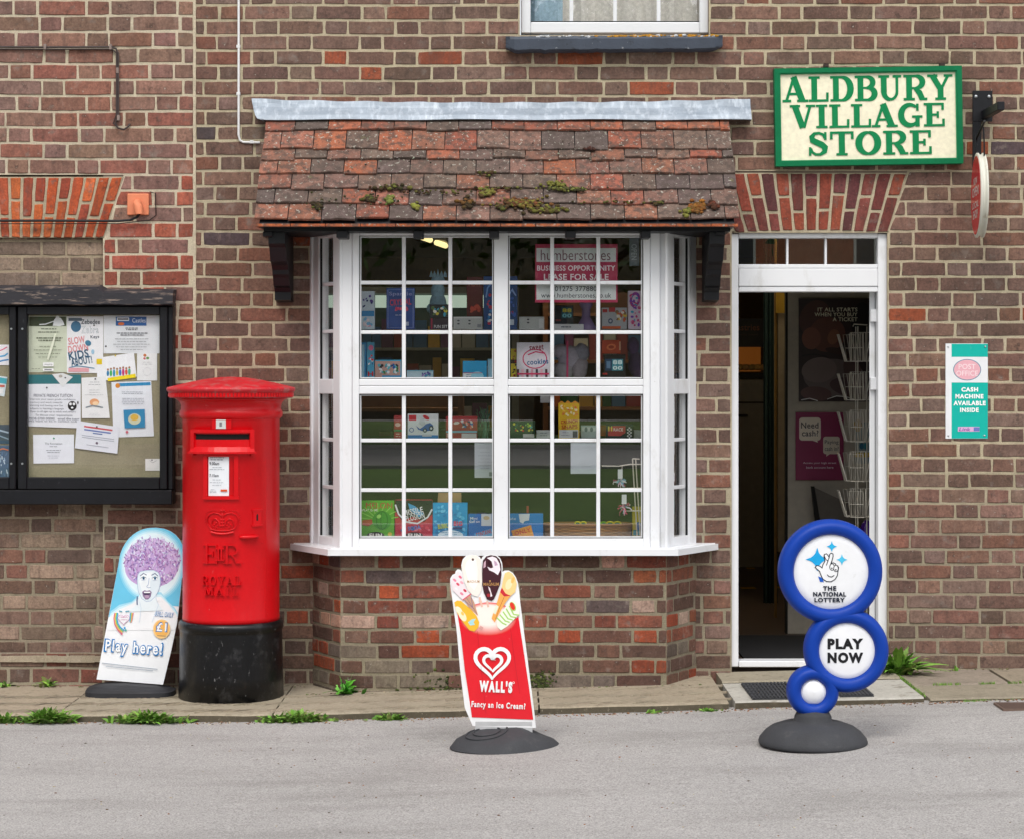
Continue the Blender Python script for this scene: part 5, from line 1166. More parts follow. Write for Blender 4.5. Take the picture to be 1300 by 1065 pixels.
b = MB(); cxw, cyw = sx(641.5, yw), yw; vs = []; nu, nr = 56, 9
def bh(u, v):     # height of the wavy rubber foot
    r = math.hypot(u, v); e = max(0, 1 - r ** 3.5); return (.030 + .040 * math.exp(-((u + .35) ** 2 + v * v) / .42) + .030 * math.exp(-((u - .30) ** 2) / .10) * (1 if True else 0)) * e ** .55
for j_ in range(nr + 1):
    r = j_ / nr
    for i in range(nu):
        t = 2 * math.pi * i / nu; u, v = r * math.cos(t), r * math.sin(t)
        vs.append((cxw + u * .225 * (1 + .06 * math.sin(t)), cyw + v * .175 + .03 * u, gw + .004 + bh(u, v) - (.004 if r == 1 else 0)))
b.raw(vs, [(j_ * nu + i, j_ * nu + (i + 1) % nu, (j_ + 1) * nu + (i + 1) % nu, (j_ + 1) * nu + i) for j_ in range(nr) for i in range(nu)], (.5,) * 3, 0, True)
for r in (.055, .085):
    P = []
    for i in range(24): t = 2 * math.pi * i / 24; X, Y = -.075 + r * math.cos(t), -.03 + r * .8 * math.sin(t); P.append((cxw + X, cyw + Y + .03 * X / .225, gw + .006 + bh(X / .225, Y / .175)))
    b.tube(P, .0035, 6, closed=True)
b.build('base', M['rubber'], ice)
b = MB(); b.box(sx(603, yw), sx(676, yw), yf + .0, yf + .012, gw + .03, sz(915, yf), lin('b9babc'), 0, .002); b.build('clamp', M['matt'], ice)

# --- scratch-card sign with printed portrait
yk = -.27; Pk = W(166, 875, yk); gk = slope(Pk.x)
pk = thing('pavement_sign', (Pk.x, yk, gk), 'arched white and blue sign with a purple-haired woman, leaning between wall and post box', 'pavement sign', 'free-standing signs')
def fk(px, py, l): return Vector((sx(px, yk), yk - l + (865 - py) / 200 * .06, sz(py, yk)))
arcp = [(150, 706), (152.5, 699), (156, 692.5), (161, 686), (168, 679), (176, 674), (185, 671.2), (195, 670.4), (205, 671.6), (214, 675), (221, 680), (226, 685.6), (229.2, 692), (230.6, 700)]
out = [(122.5, 862)] + arcp + [(230.3, 715), (228.5, 745), (224, 790), (217, 825), (207, 868.5)]
b = MB(); n = len(out); A1 = [fk(x, y, 0) for x, y in out]; A2 = [fk(x, y, -.005) for x, y in out]
b.raw(A1 + A2, [(i, (i + 1) % n, n + (i + 1) % n, n + i) for i in range(n)], lin('e4e8ee')); b.face(A1, lin('eef1f5')); b.face(A2[::-1], lin('e4e8ee'))
a = Art(b, lambda x, y, l: fk(x, y, l + .0005), step=.00005)
# blue ground fading to white through nested shapes
def inset(k, yb): 
    cx, cy = 190, 735
    return [(cx + (x - cx) * k, cy + (y - cy) * k) for x, y in arcp]
bluebase = [(136.2, 786)] + [(139.4, 768)] + arcp + [(230.3, 715), (228.3, 745), (225.6, 770), (200, 768), (170, 770), (150, 776)]
a.poly(bluebase, '6cc4e6')
for c, k in (('86cfea', .0), ('a4dbf0', 2), ('c4e8f5', 4), ('dcf1f8', 6)): a.oval(190.5, 717.5, 42 - k, 47 - k * 1.1, c, 0, 40)
for c, k in (('a4dbf0', 0), ('cdebf6', 3), ('eef1f5', 6)): a.poly([(136.4, 786), (139.4, 776 + k), (150, 768 + k), (166, 764 + k * .5), (178, 752 + k), (203, 752 + k), (212, 764 + k * .5), (221, 772 + k), (224.4, 778 + k), (221, 800), (160, 800)], c)
a.poly([(133.9, 800), (136.5, 784), (150, 778), (222, 778), (224.2, 785), (221.4, 800)], 'eef1f5')
rn = random.Random(17)
hc = ['b48cc4', 'a47cba', 'c6a2d2', '9a86c8', 'b9a0d8', 'c9b4e2', '8c74ae', 'ad82b8']
a.oval(191, 714, 35.5, 30, 'cdb8e0', 0, 40); a.oval(190, 722, 33.5, 24, 'c4a8d8', 0, 40)
a.st = 3e-6
for i in range(620):
    t = rn.uniform(0, 2 * math.pi); r = math.sqrt(rn.random()); x = 191.5 + 35.5 * r * math.cos(t); y = 713 + 31 * r * math.sin(t)
    if y > 743: continue
    a.line([(x, y), (x + rn.uniform(-2, 2), y + rn.uniform(-3, 3)), (x + rn.uniform(-2.5, 2.5), y + rn.uniform(-4, 4))], rn.uniform(.5, 1.1), rn.choice(hc if rn.random() < .75 else ['e2daf0', 'd8e2f4']))
a.st = .00005
# neck, face
a.poly([(176, 752), (196, 752), (198, 764), (206, 775), (160, 777), (173, 768)], 'e4f0f6')
fc = [(172.4, 738), (173, 730), (176, 726), (184, 724.4), (193, 724.2), (199, 727), (201.8, 733), (202, 741), (200, 750), (196, 757), (190, 763), (184.6, 764), (178.6, 760), (174, 751)]
a.poly(fc, 'dcebf4'); a.line(fc, .55, '9ab0d0', True); a.poly([(175, 738), (178, 729), (188, 727), (192, 727), (189, 740), (189, 756), (180, 756)], 'ebf4f9')
for x, sg in ((180.4, -1), (195, 1)):
    a.line([(x - 4.4, 730.6 + (1 if sg < 0 else 0)), (x, 728.2), (x + 4, 730.4 + (1.4 if sg > 0 else 0))], .9, '5a6488'); a.oval(x, 734.6, 3.4, 2.1, 'f4f8fb'); a.oval(x + .2, 734.6, 1.5, 1.8, '4a80a8'); a.oval(x + .2, 734.6, .7, .9, '18202c'); a.line([(x - 3.6, 734.4), (x, 732.3), (x + 3.6, 734.2)], .7, '36405c'); a.line([(x - 3, 736.4), (x, 737.2), (x + 3, 736.2)], .4, '8a9cc0')
a.line([(187.6, 734), (186.8, 742), (184.6, 745.2), (187, 746.6), (190, 745.6)], .5, '8aa2c8')
a.poly([(179, 751.5), (182, 749.4), (185.2, 750.3), (188.6, 749.4), (191.2, 751.8), (190, 757.5), (187, 761), (183.4, 761.2), (180, 757)], '8e7a9c'); a.poly([(180.4, 752), (190, 752), (189, 755), (185, 756), (181, 755)], '4c3c5c'); a.rect(181.4, 751.4, 189.4, 753, 'f2f6fa'); a.oval(185.2, 757.6, 2.8, 2.1, 'b59ab8')
a.line([(173, 757), (172.6, 763), (173, 768)], 1.4, '5a6a94'); a.line([(176, 764), (178, 772), (176, 790)], .5, 'c6d8ea'); a.line([(196, 758), (200, 768), (192, 790)], .5, 'c6d8ea')
# rainbow heart
for k, c in enumerate(('d8708a', 'f0b85a', '7cc47a', '3aa0dc')):
    o_ = k * 1.25
    a.line([(144.6 + o_, 778), (143.6 + o_, 785), (145 + o_, 793 - o_ * .5), (148.5 + o_, 799.5 - o_ * .8), (153 + o_ * 1.1, 804 - o_)], 1.3, c); a.line([(163.5 - o_ * .4 + 2, 790 - o_ * .2), (167 - o_ * .7, 784), (168.2 - o_, 778)], 1.1, c)
hp = [(156 + 7.2 * math.sin(t) ** 3, 786 - 7 * (13 * math.cos(t) - 5 * math.cos(2 * t) - 2 * math.cos(3 * t) - math.cos(4 * t)) / 16) for t in [2 * math.pi * i / 30 for i in range(30)]]
a.poly(hp, 'eef1f5'); a.line(hp, .7, 'd6a8c8', True); a.text('Health', 151, 782, 161, 784.4, 'c87aa8', .01); a.text('Lottery', 151, 785.6, 161, 788, 'c87aa8', .01); a.line([(150, 775.5), (154, 776.5)], 1.3, '5aa0b4'); a.line([(158, 776.5), (163, 775.6)], 1.3, '5aa0b4')
for (x, y, c) in ((157.5, 797, '3aa0dc'), (159, 800, '4ab0a0'), (154, 804.5, 'd8708a')): a.oval(x, y, 1.2, 1.4, c)
a.text('STILL ONLY', 196.6, 777, 219.4, 783, '2a78b8', .05, 4, 1, .1); a.text('STILL ONLY', 197.4, 777.8, 218.6, 782.2, 'f2f6fa', .0, 4, 1, .1)
a.oval(204.5, 798.5, 11, 12.2, 'f6cf90'); a.oval(204.5, 798.5, 9.2, 10.4, 'f3b964')
a.text('£1', 197, 789.5, 212, 802.5, '2a78b8', .11, 3); a.text('£1', 198.3, 790.8, 210.7, 801.3, 'f4f7fa', .03, 3); a.line([(199, 806.5), (210, 807.4)], .8, '9a8a70')
a.text('Play here!', 131.5, 812.5, 207, 834.5, '1f78bc', .13, 4.2, 1.0); a.text('Play here!', 133.2, 814, 205.3, 832.6, 'f6f9fc', .035, 4.2, 1.2)
a.line([(129.5, 841.2), (200, 849)], .9, '98a4b2'); a.line([(134, 845), (194, 851)], .7, '98a4b2')
b.build('panel', M['gloss_print'], pk)
b = MB(); n = 40; pr = [(-.155, 0), (.155, 0)]
ov = []
for i in range(n):
    t = 2 * math.pi * i / n; ov.append((math.copysign(abs(math.cos(t)) ** .45, math.cos(t)), math.copysign(abs(math.sin(t)) ** .6, math.sin(t))))
lv = [(1.0, 0), (1.0, .022), (.96, .036), (.86, .044), (.60, .054), (.2, .056)]
vs = []
for k, h in lv:
    for u, v in ov: vs.append((Pk.x + u * k * .208, yk + .0 + v * k * .115, gk + h - (.012 * (u * k + .2) if h > .03 and u > 0 else 0)))
b.raw(vs, [(j_ * n + i, j_ * n + (i + 1) % n, (j_ + 1) * n + (i + 1) % n, (j_ + 1) * n + i) for j_ in range(len(lv) - 1) for i in range(n)] + [tuple(range((len(lv) - 1) * n, len(lv) * n))], (.5,) * 3)
b.build('base', mat('black_rubber', '26272c', rough=.7, var=[(20, .85, 1.2)], bump=[(200, .3, .001)]), pk)

# ================================================================ MATS, WEEDS, GRIT
def matmesh(x0, x1, y0, y1, label):
    b = MB(); c = lin('34353a')
    nn = int((x1 - x0) / .016)
    b.box(x0, x1, y0, y1, slope((x0 + x1) / 2) + .0045, slope((x0 + x1) / 2) + .009, lin('232428'))
    for i in range(nn):
        x = x0 + (x1 - x0) * (i + .5) / nn; b.box(x - .0045, x + .0045, y0, y1, slope(x) + .0091, slope(x) + .016, c, 0, 0)
    for k in range(6): y = y0 + (y1 - y0) * (k + .5) / 6; b.box(x0, x1, y - .004, y + .004, slope(x0) + .0092, slope(x1) + .0145, c)
    return tag(b.build('doormat', M['rubber']), label, 'doormat')
matmesh(sx(948, -.6), sx(1012, -.6), -.82, -.36, 'black ribbed rubber mat on the pale slab before the door, left of the ring sign')
matmesh(sx(1058, -.6), sx(1100, -.6), -.80, -.60, 'smaller black rubber mat behind the ring sign, on the pale slab')
LG = [(.13, .29, .035), (.17, .36, .045), (.22, .42, .06), (.10, .22, .03), (.26, .42, .09), (.20, .24, .07)]
def weed(px, py, wpx, n, y, zb, label, h=.05, leafy=1.0, seed=1, cols=LG):
    rn = random.Random(seed); b = MB(); x0 = sx(px, y)
    for i in range(n):
        t = rn.gauss(0, .42); X = x0 + max(-1.1, min(1.1, t)) * wpx / 2 * .0036; Y = y + rn.uniform(-.02, .018) * leafy
        a = rn.uniform(0, 2 * math.pi); L = 1.5 * h * rn.uniform(.45, 1.15) * (1 - .45 * min(1, abs(t))); el = rn.uniform(.45, 1.45); wd = rn.uniform(.0065, .013) * leafy
        dx, dy, dz = math.cos(a) * math.cos(el), math.sin(a) * math.cos(el) * .6 - .15, math.sin(el)
        c = tint(lin(rn.choice(cols)), rn, .25); sxv = Vector((-math.sin(a), math.cos(a), rn.uniform(-.3, .3))).normalized()
        p = Vector((X, Y, zb)); prev = None; nseg = 5
        for k in range(nseg + 1):
            f = k / nseg; q_ = p + Vector((dx, dy, dz)) * L * f + Vector((dx * .3, dy * .3, -.75)) * L * f * f * .5
            ww = wd * (math.sin(math.pi * min(1, .15 + f * .85)) * (1 if k % 2 else .62) + .05)
            cur = (q_ - sxv * ww, q_ + Vector((0, 0, -.0015)), q_ + sxv * ww)
            if prev: b.face([prev[0], prev[1], cur[1], cur[0]], c); b.face([prev[1], prev[2], cur[2], cur[1]], tint(c, rn, .06))
            prev = cur
    return tag(b.build('weed', M['leaf'], None, (x0, y, zb)), label, 'weed', 'weeds along the pavement edge and wall')
ky = KY - .02
weed(62, 918, 66, 230, ky, -.032, 'dense clump of green weeds at the kerb, in front of the purple-haired sign, left side', .085, 1, 1)
weed(5, 915, 26, 60, ky, -.032, 'weed tuft cut by the left edge of the view at the kerb', .06, 1.2, 2)
weed(186, 913, 96, 300, ky, -.032, 'wide clump of green weeds at the kerb below the arched sign base', .072, 1, 3)
weed(377, 909, 90, 260, ky, -.03, 'straggling weed clump at the kerb to the right of the post box', .07, 1, 4)
weed(497, 909, 48, 150, ky, -.03, 'low leafy weed at the kerb left of the leaning ice cream sign', .055, 1.1, 5)
weed(2 + 3, 866, 18, 14, -.02, 0, 'tiny weed in the wall foot at the far left edge', .05, 1.2, 6)
weed(60, 871, 22, 22, -.02, 0, 'small weed at the wall foot left of the arched sign', .055, 1.2, 7)
weed(441, 872, 40, 18, FY - .03, slope(-.78) , 'single dandelion-like weed at the left corner of the bay foot', .10, 2.2, 8, ['58a834', '6cbc40', '4c942c'])
weed(1138, 866, 44, 90, -.10, slope(1.84), 'bushy bright weed at the foot of the door frame, right of the ring sign', .17, 1.8, 9)
weed(830, 896, 26, 34, ky, .012, 'sparse weed sprig at the kerb under the right end of the bay', .022, .8, 10)
weed(900, 897, 36, 44, ky, .02, 'thin low weed at the kerb just left of the pale door slab', .022, .8, 11)
weed(1212, 852, 8, 12, -.03, slope(2.1), 'tiny green sprout at the wall foot below the plaque', .03, .8, 12)
rn = random.Random(8); b = MB()
def blade(X, Y, zb, h):
    for _ in range(3):
        a = rn.uniform(0, 6.28); c = tint(lin(rn.choice(LG)), rn, .25); t = Vector((math.cos(a), math.sin(a), 0)) * .0016; L = Vector((rn.uniform(-.6, .6), rn.uniform(-.4, .4), 1)) * h * rn.uniform(.5, 1.2)
        b.face([Vector((X, Y, zb)) - t, Vector((X, Y, zb)) + t, Vector((X, Y, zb)) + L], c)
for i in range(900):
    s_ = rn.random()
    if s_ < .45: X = rn.uniform(1.9, 2.75); Y = -.465 + rn.gauss(0, .006); 
    elif s_ < .8: X = rn.choice([rn.uniform(1.95, 2.1), rn.uniform(2.05, 2.45)]); Y = KY - .01 + rn.gauss(0, .01)
    else: X = 1.84 + rn.gauss(0, .006); Y = rn.uniform(-.8, -.05)
    if noise.noise(Vector((X * 7, Y * 7, 3))) < -.05 and s_ < .8: continue
    blade(X, Y, slope(X) - .004 if s_ < .45 or s_ > .8 else slope(X) - .02, .014)
o = b.build('grass', M['leaf'], None, (2.2, -.5, 0)); o['kind'] = 'stuff'
b = MB(); rn = random.Random(19)
for i in range(1500):
    k = rn.random()
    if k < .75: X = rn.uniform(-2.7, 2.7); Y = KY - abs(rn.gauss(.012, .03)) - .004
    else: X = rn.uniform(-2.7, 2.7); Y = rn.uniform(-3.6, -1)
    z = road_z(X, Y) ; r = rn.uniform(.0015, .005) * (1 if k < .75 else .8)
    b.ball((X, Y, z + r * .3), (r * rn.uniform(.8, 1.8), r, r * .6), tint(lin(rn.choice(['8a5a3a', '6a4a34', 'a89a84', '7a6a58', '5a4a3c', 'b8ac98', '94603c'])), rn, .2), 0, 5, 3, .2, rn, False)
for i in range(260):
    X = rn.uniform(-2.4, 2.4); Y = (-.02 if X < -1 or X > .9 else FY - .02) - abs(rn.gauss(0, .02)); r = rn.uniform(.002, .006)
    if -.97 < X < .89 and Y > FY: Y = FY - .015
    b.ball((X, Y, slope(X) + r * .3), (r * 1.4, r, r * .6), tint(lin(rn.choice(['8a7a68', '6a5a48', 'a89a84', '5f6a3a'])), rn, .2), 0, 5, 3, .2, rn, False)
o = b.build('grit', M['matt'], None, (0, KY, 0)); o['kind'] = 'stuff'
# moss at the bay foot
b = MB()
for i in range(260):
    X = rn.choice([rn.gauss(-.32, .09), rn.gauss(.03, .05), rn.gauss(.15, .03)]); Z = slope(X) + abs(rn.gauss(.03, .03)); r = rn.uniform(.003, .007)
    if Z > .12: continue
    b.ball((X, FY - .003, Z), (r * 1.4, r * .5, r), tint(lin(rn.choice(['3f4a1c', '2c3314', '55602a'])), rn, .3), 0, 6, 4, .3, rn)
o = b.build('moss', M['moss'], None, (0, FY, .05)); o['kind'] = 'stuff'
# small iron cover in the road
b = MB(); X0, X1 = sx(1266, -1.05), sx(1312, -1.05); zz = road_z(2.3, -1.05)
b.box(X0, X1, -1.16, -.98, zz - .01, zz + .003, lin('6d5a50')); 
for k in range(7): b.box(X0 + .008, X1 - .008, -1.15 + k * .024, -1.138 + k * .024, zz + .0031, zz + .006, lin('5c4a42'))
tag(b.build('drain_cover', M['matt']), 'small rusty brown metal cover set in the road at the right edge', 'drain cover')
# ================================================================ SHOP INTERIOR
IX0, IX1, IY1, IZ0, IZ1 = -1.75, 2.9, 9.4, .075, 2.62
b = MB(); b.box(IX0, IX1, .095, IY1, IZ0 - .05, IZ0, lin('4a3a2e')); o = b.build('shop_floor', mat('shop_floor', '4a3c32', rough=.45, var=[(3, .8, 1.2)]), shop)
b = MB()
b.box(IX0 - .1, IX0, .23, IY1, IZ0, IZ1, lin('6a5240')); b.box(IX1, IX1 + .1, .23, IY1, IZ0, IZ1, lin('8a7450')); b.box(IX0, IX1, IY1, IY1 + .1, IZ0, IZ1, lin('8a6a38'))
b.build('interior_wall', M['matt'], shop)
b = MB(); b.box(IX0 - .1, IX1 + .1, .22, IY1 + .1, IZ1, IZ1 + .1, lin('b0946c')); b.build('ceiling', M['matt'], shop)
b = MB(); b.box(BAYR + .05, BAYR + .12, .23, 1.6, IZ0, IZ1, lin('3c332c')); b.build('partition', M['matt'], shop)
# display shelves in the bay
for i, py in enumerate((421.6, 481.8, 558.2)):
    b = MB(); z = sz(py, -.02); b.prism([(BAYL + .07, .12, z - .006), (BAYL + .07, .0, z - .006), (FL + .05, FY + .12, z - .006), (FR - .05, FY + .12, z - .006), (BAYR - .07, 0, z - .006), (BAYR - .07, .12, z - .006)], (0, 0, .006), lin('b8bcb4')); b.build('display_shelf', M['matt'], shop)
# back of the display
b = MB(); b.box(-.90, .82, .40, .415, .70, 1.2, lin('2e3a26')); b.build('display_screen', M['matt'], shop)
TB = mat('fill_tube', 'ffffff', emit=((1, .88, .66), 20))  # stronger glow for the unseen tubes added to brighten the room
for i, (px, py, y) in enumerate(((560, 312, 6.4), (540, 300, 5.7), (700, 260, 2.4), (1010, 336, 2.2), (580, 260, 2.6))):  # first pair is visible; the rest are unseen, added as interior fill
    TL = .22 if i < 2 else .45; P = W(px, py, y); t = thing('ceiling_or_fill_light', (P.x, P.y, IZ1), ('slanting fluorescent ceiling light seen through the upper left panes', 'second fluorescent ceiling light farther back by the window head', 'added unseen ceiling light brightening the shelving behind the sale poster', 'added unseen ceiling light brightening the doorway from just inside', 'added unseen ceiling light brightening the room behind the left half of the bay')[i], 'ceiling light', 'fluorescent lights in the shop')
    b = MB(); b.box(P.x - .045, P.x + .045, P.y - TL, P.y + TL, IZ1 - .05, IZ1 - .002, lin('c8c8bc')); b.build('housing', M['matt'], t)
    b = MB(); b.tube([(P.x - .03, P.y - TL + .03, IZ1 - .07), (P.x + .03, P.y + TL - .03, IZ1 - .07)], .022, 8); b.build('tube', M['tube_light'] if i < 2 else TB, t)
# chilled cabinet at the back with a lit header
cbn = thing('chiller_cabinet', (-.9, 5.2, IZ0), 'tall chiller cabinet with a glowing pale green header behind the window display', 'fridge')
b = MB(); b.box(-1.6, .05, 5.3, 5.9, IZ0, 2.15, lin('55605a')); b.box(-1.6, .05, 5.0, 5.3, IZ0, .5, lin('8a918a')); b.box(-1.6, -1.55, 5.0, 5.3, .5, 2.15, lin('8a918a')); b.box(0, .05, 5.0, 5.3, .5, 2.15, lin('8a918a')); b.box(-1.55, 0, 5.0, 5.3, 2.10, 2.15, lin('a0a8a0')); b.build('body', M['matt'], cbn)
b = MB(); b.box(-1.53, -.02, 5.02, 5.06, 2.0, 2.09, lin('e4ffe8')); b.build('lit_header', mat('lit_header', 'ffffff', emit=('c0dcc8', .45)), cbn)
b = MB(); rn = random.Random(1)
for k in range(5):
    z = .55 + k * .29; b.box(-1.54, -.01, 5.05, 5.29, z - .02, z, lin('9aa29a'))
    x = -1.5
    while x < -.1: wd = rn.uniform(.06, .12); b.box(x, x + wd * .9, 5.12, 5.25, z + .001, z + rn.uniform(.12, .22), tint(lin(rn.choice(['a03030', '3a6a9a', 'c8a030', '3a7a44', 'b8b8b0', '6a3a6a'])), rn, .2)); x += wd
b.build('stocked_shelf', M['print'], cbn)
# shelving unit on the right of the room, seen through the right-hand panes
for (x0, x1, y, zt, lab) in ((.2, 1.0, 3.2, 2.05, 'dark wooden shop shelving full of packets behind the right-hand window'), (-1.6, -.3, 2.6, 1.45, 'low shelving of mixed packets behind the left-hand window')):
    u = thing('shelf_unit', ((x0 + x1) / 2, y, IZ0), lab, 'shelving'); b = MB(); rn = random.Random(int(x0 * 10) + 50)
    b.box(x0, x1, y + .38, y + .41, IZ0, zt, lin('5a3a22')); b.box(x0, x0 + .03, y, y + .38, IZ0, zt, lin('6a4426')); b.box(x1 - .03, x1, y, y + .38, IZ0, zt, lin('6a4426'))
    n = int((zt - IZ0) / .3)
    for k in range(n + 1): z = IZ0 + .03 + k * .3; b.box(x0 + .03, x1 - .03, y, y + .38, z - .02, z, lin('7a5230'))
    b.build('frame', M['matt'], u); b = MB()
    for k in range(n):
        z = IZ0 + .031 + k * .3; x = x0 + .05
        while x < x1 - .14: wd = rn.uniform(.05, .13); b.box(x, x + wd * .92, y + .05, y + .3, z, z + rn.uniform(.1, .22), tint(lin(rn.choice(['7a3030', '3a5a7a', 'a88030', '2a5a34', '9a9890', '5a2a4a', 'a05a2a'])), rn, .2)); x += wd
    b.build('packets', M['print'], u)
# ---- seen through the door
dth = thing('counter_unit', (1.40, 5.6, IZ0), 'dim white counter with drawers under a warm lit shelf, seen through the doorway', 'counter')
b = MB(); xa, xb = sx(925, 5.4), sx(976, 5.4)
b.box(xa - .4, xb, 5.5, 6.0, IZ0, sz(480, 5.5), lin('8a8478')); b.box(xa - .4, xb + .02, 5.46, 6.0, sz(480, 5.5), sz(474, 5.5), lin('2a2622')); b.build('cabinet', M['matt'], dth)
b = MB(); b.box(xa, xb - .02, 5.493, 5.499, sz(512, 5.5), sz(510, 5.5), lin('35302a')); b.box(sx(938, 5.4), sx(951, 5.4), 5.48, 5.499, sz(529, 5.5), sz(526, 5.5), lin('2a2622')); b.build('drawer_handle', M['matt'], dth)
b = MB(); b.box(xa, xb, 5.9, 5.95, sz(472, 5.9), sz(441, 5.9), lin('b87a3a')); b.build('lit_back', mat('lit_back', 'a8683a', emit=('c8742a', .10)), dth)
b = MB(); rn = random.Random(3)
for k in range(7): b.ball((xa + .12 + k * .045, 5.7, sz(470, 5.7) + .02), (.035, .03, .025), tint(lin('c89a58'), rn, .2), 0, 8, 5)
b.build('pastries', M['matt'], dth)
sb = thing('header_board', (1.5, 5.45, sz(441, 5.45)), 'black shop header board with faint lettering, through the doorway', 'sign')
b = MB(); b.box(sx(920, 5.45), sx(969, 5.45), 5.40, 5.45, sz(441, 5.45), sz(405, 5.45), lin('161414')); a = Art(b, flat(5.40)); a.text('Pastries', 931, 412, 964, 420, '7a4a30', .02); a.text('freshly baked', 935, 424, 962, 427, '4a3a30', .0); b.build('board', M['print'], sb)
cu = MB(); ya = 3.0
for i in range(14):
    x0 = sx(969, ya) + (sx(987, ya) - sx(969, ya)) * i / 14; x1 = sx(969, ya) + (sx(987, ya) - sx(969, ya)) * (i + 1) / 14
    cu.face([(x0, ya + .02 * math.sin(i * 1.7), IZ0), (x1, ya + .02 * math.sin((i + 1) * 1.7), IZ0), (x1, ya + .02 * math.sin((i + 1) * 1.7), IZ1), (x0, ya + .02 * math.sin(i * 1.7), IZ1)], lin('1c3430'), 0, True)
tag(cu.build('curtain', M['fabric']), 'dark green curtain hanging inside the doorway beside the cream post', 'curtain')
b = MB(); ya = 2.2; b.box(sx(987.5, ya), sx(996.5, ya), ya, ya + .08, sz(700, ya), sz(398, ya), lin('a89c84')); b.box(sx(985, ya), sx(998.5, ya), ya - .02, ya + .08, sz(398, ya), sz(360, ya), lin('b8922a')); b.box(sx(984, ya), sx(986.5, ya), ya, ya + .04, IZ0, IZ1, lin('8a6a34')); b.build('door_post', M['matt'], shop)
b = MB(); ya = 1.45; b.box(sx(1000, ya), 2.45, ya, ya + .05, IZ0, IZ1, lin('c4bcac')); b.box(sx(997.5, ya), sx(999.8, ya), ya - .01, ya + .05, IZ0, IZ1, lin('15130f')); b.build('inner_wall', M['matt'], shop)
# posters
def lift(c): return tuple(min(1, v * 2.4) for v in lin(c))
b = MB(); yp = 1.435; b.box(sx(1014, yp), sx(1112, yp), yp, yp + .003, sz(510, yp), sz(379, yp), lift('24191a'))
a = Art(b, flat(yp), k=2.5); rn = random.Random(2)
for (cx, cy, rx, ry, c, ro) in ((1035, 405, 22, 24, '3a2320', 20), (1050, 425, 26, 22, '4a2c24', -20), (1030, 430, 15, 14, '5a372c', 0), (1058, 428, 8, 10, '63402f', 20), (1062, 446, 16, 4, '2a1816', 10), (1095, 410, 16, 26, '120d10', 0), (1060, 480, 45, 24, '4c4242', 6), (1040, 470, 25, 16, '574c4a', -8), (1080, 492, 30, 12, '3a2a2c', 10), (1036, 500, 22, 9, '44302e', 4), (1082, 470, 12, 16, '40302e', -20)): a.oval(cx, cy, rx * .8 if cx < 1035 else rx * .9, ry, c, ro)
a.line([(1018, 452), (1034, 450), (1050, 453)], 2, '171012')
for i, (t, x0) in enumerate((('IT ALL STARTS', 1038), ('WHEN YOU BUY', 1034), ('A TICKET', 1057))): a.text(t, x0, 391 + i * 6.2, 1088.5, 396 + i * 6.2, 'b8a898', .03)
a.line([(1017, 508), (1028, 506), (1038, 509)], 1, 'd8d4cc'); a.line([(1050, 507), (1062, 503), (1074, 504), (1086, 508)], 1, 'd8d4cc')
tag(b.build('poster', M['print']), 'large dark poster of a face reading IT ALL STARTS WHEN YOU BUY A TICKET', 'poster')
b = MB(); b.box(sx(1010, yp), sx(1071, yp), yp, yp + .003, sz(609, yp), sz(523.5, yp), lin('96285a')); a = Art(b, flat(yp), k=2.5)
a.rrect(1014.5, 530, 1042, 559, 4, 'a9a094'); a.poly([(1029, 558), (1037, 558), (1038.5, 561.5)], 'a9a094'); a.text('Need', 1017, 536, 1039, 543.6, '2a2224', .02); a.text('cash?', 1018, 546, 1039, 553.5, '2a2224', .02)
a.rrect(1045, 554, 1066, 576, 3, '9a9286'); a.poly([(1049, 575), (1055, 575), (1049, 579)], '9a9286'); a.text('Paying', 1047, 558.5, 1064.5, 564.5, '3a3234', .01); a.text('cash in?', 1047, 566.5, 1064.5, 572, '3a3234', .01)
a.text('Access your high street', 1019.5, 586, 1061.5, 589, 'b89aa4'); a.text('bank account here', 1023.5, 591.5, 1058, 594.4, 'b89aa4')
tag(b.build('poster', M['print']), 'plum red poster with grey speech bubbles reading Need cash?', 'poster')
b = MB(); yq = 1.30; b.prism([W(1031, 617, yq), W(1068, 634, yq), W(1090, 640, yq), W(1094, 700, yq), W(1040, 700, yq), W(1036, 660, yq)], (0, .06, 0), lin('6d675f')); b.prism([W(1030, 617, yq - .02), W(1034, 617, yq - .02), W(1046, 690, yq - .02), W(1038, 690, yq - .02)], (0, .02, 0), lin('15130f')); tag(b.build('folded_board', M['matt']), 'grey folded board leaning on the wall behind the wire rack', 'board')
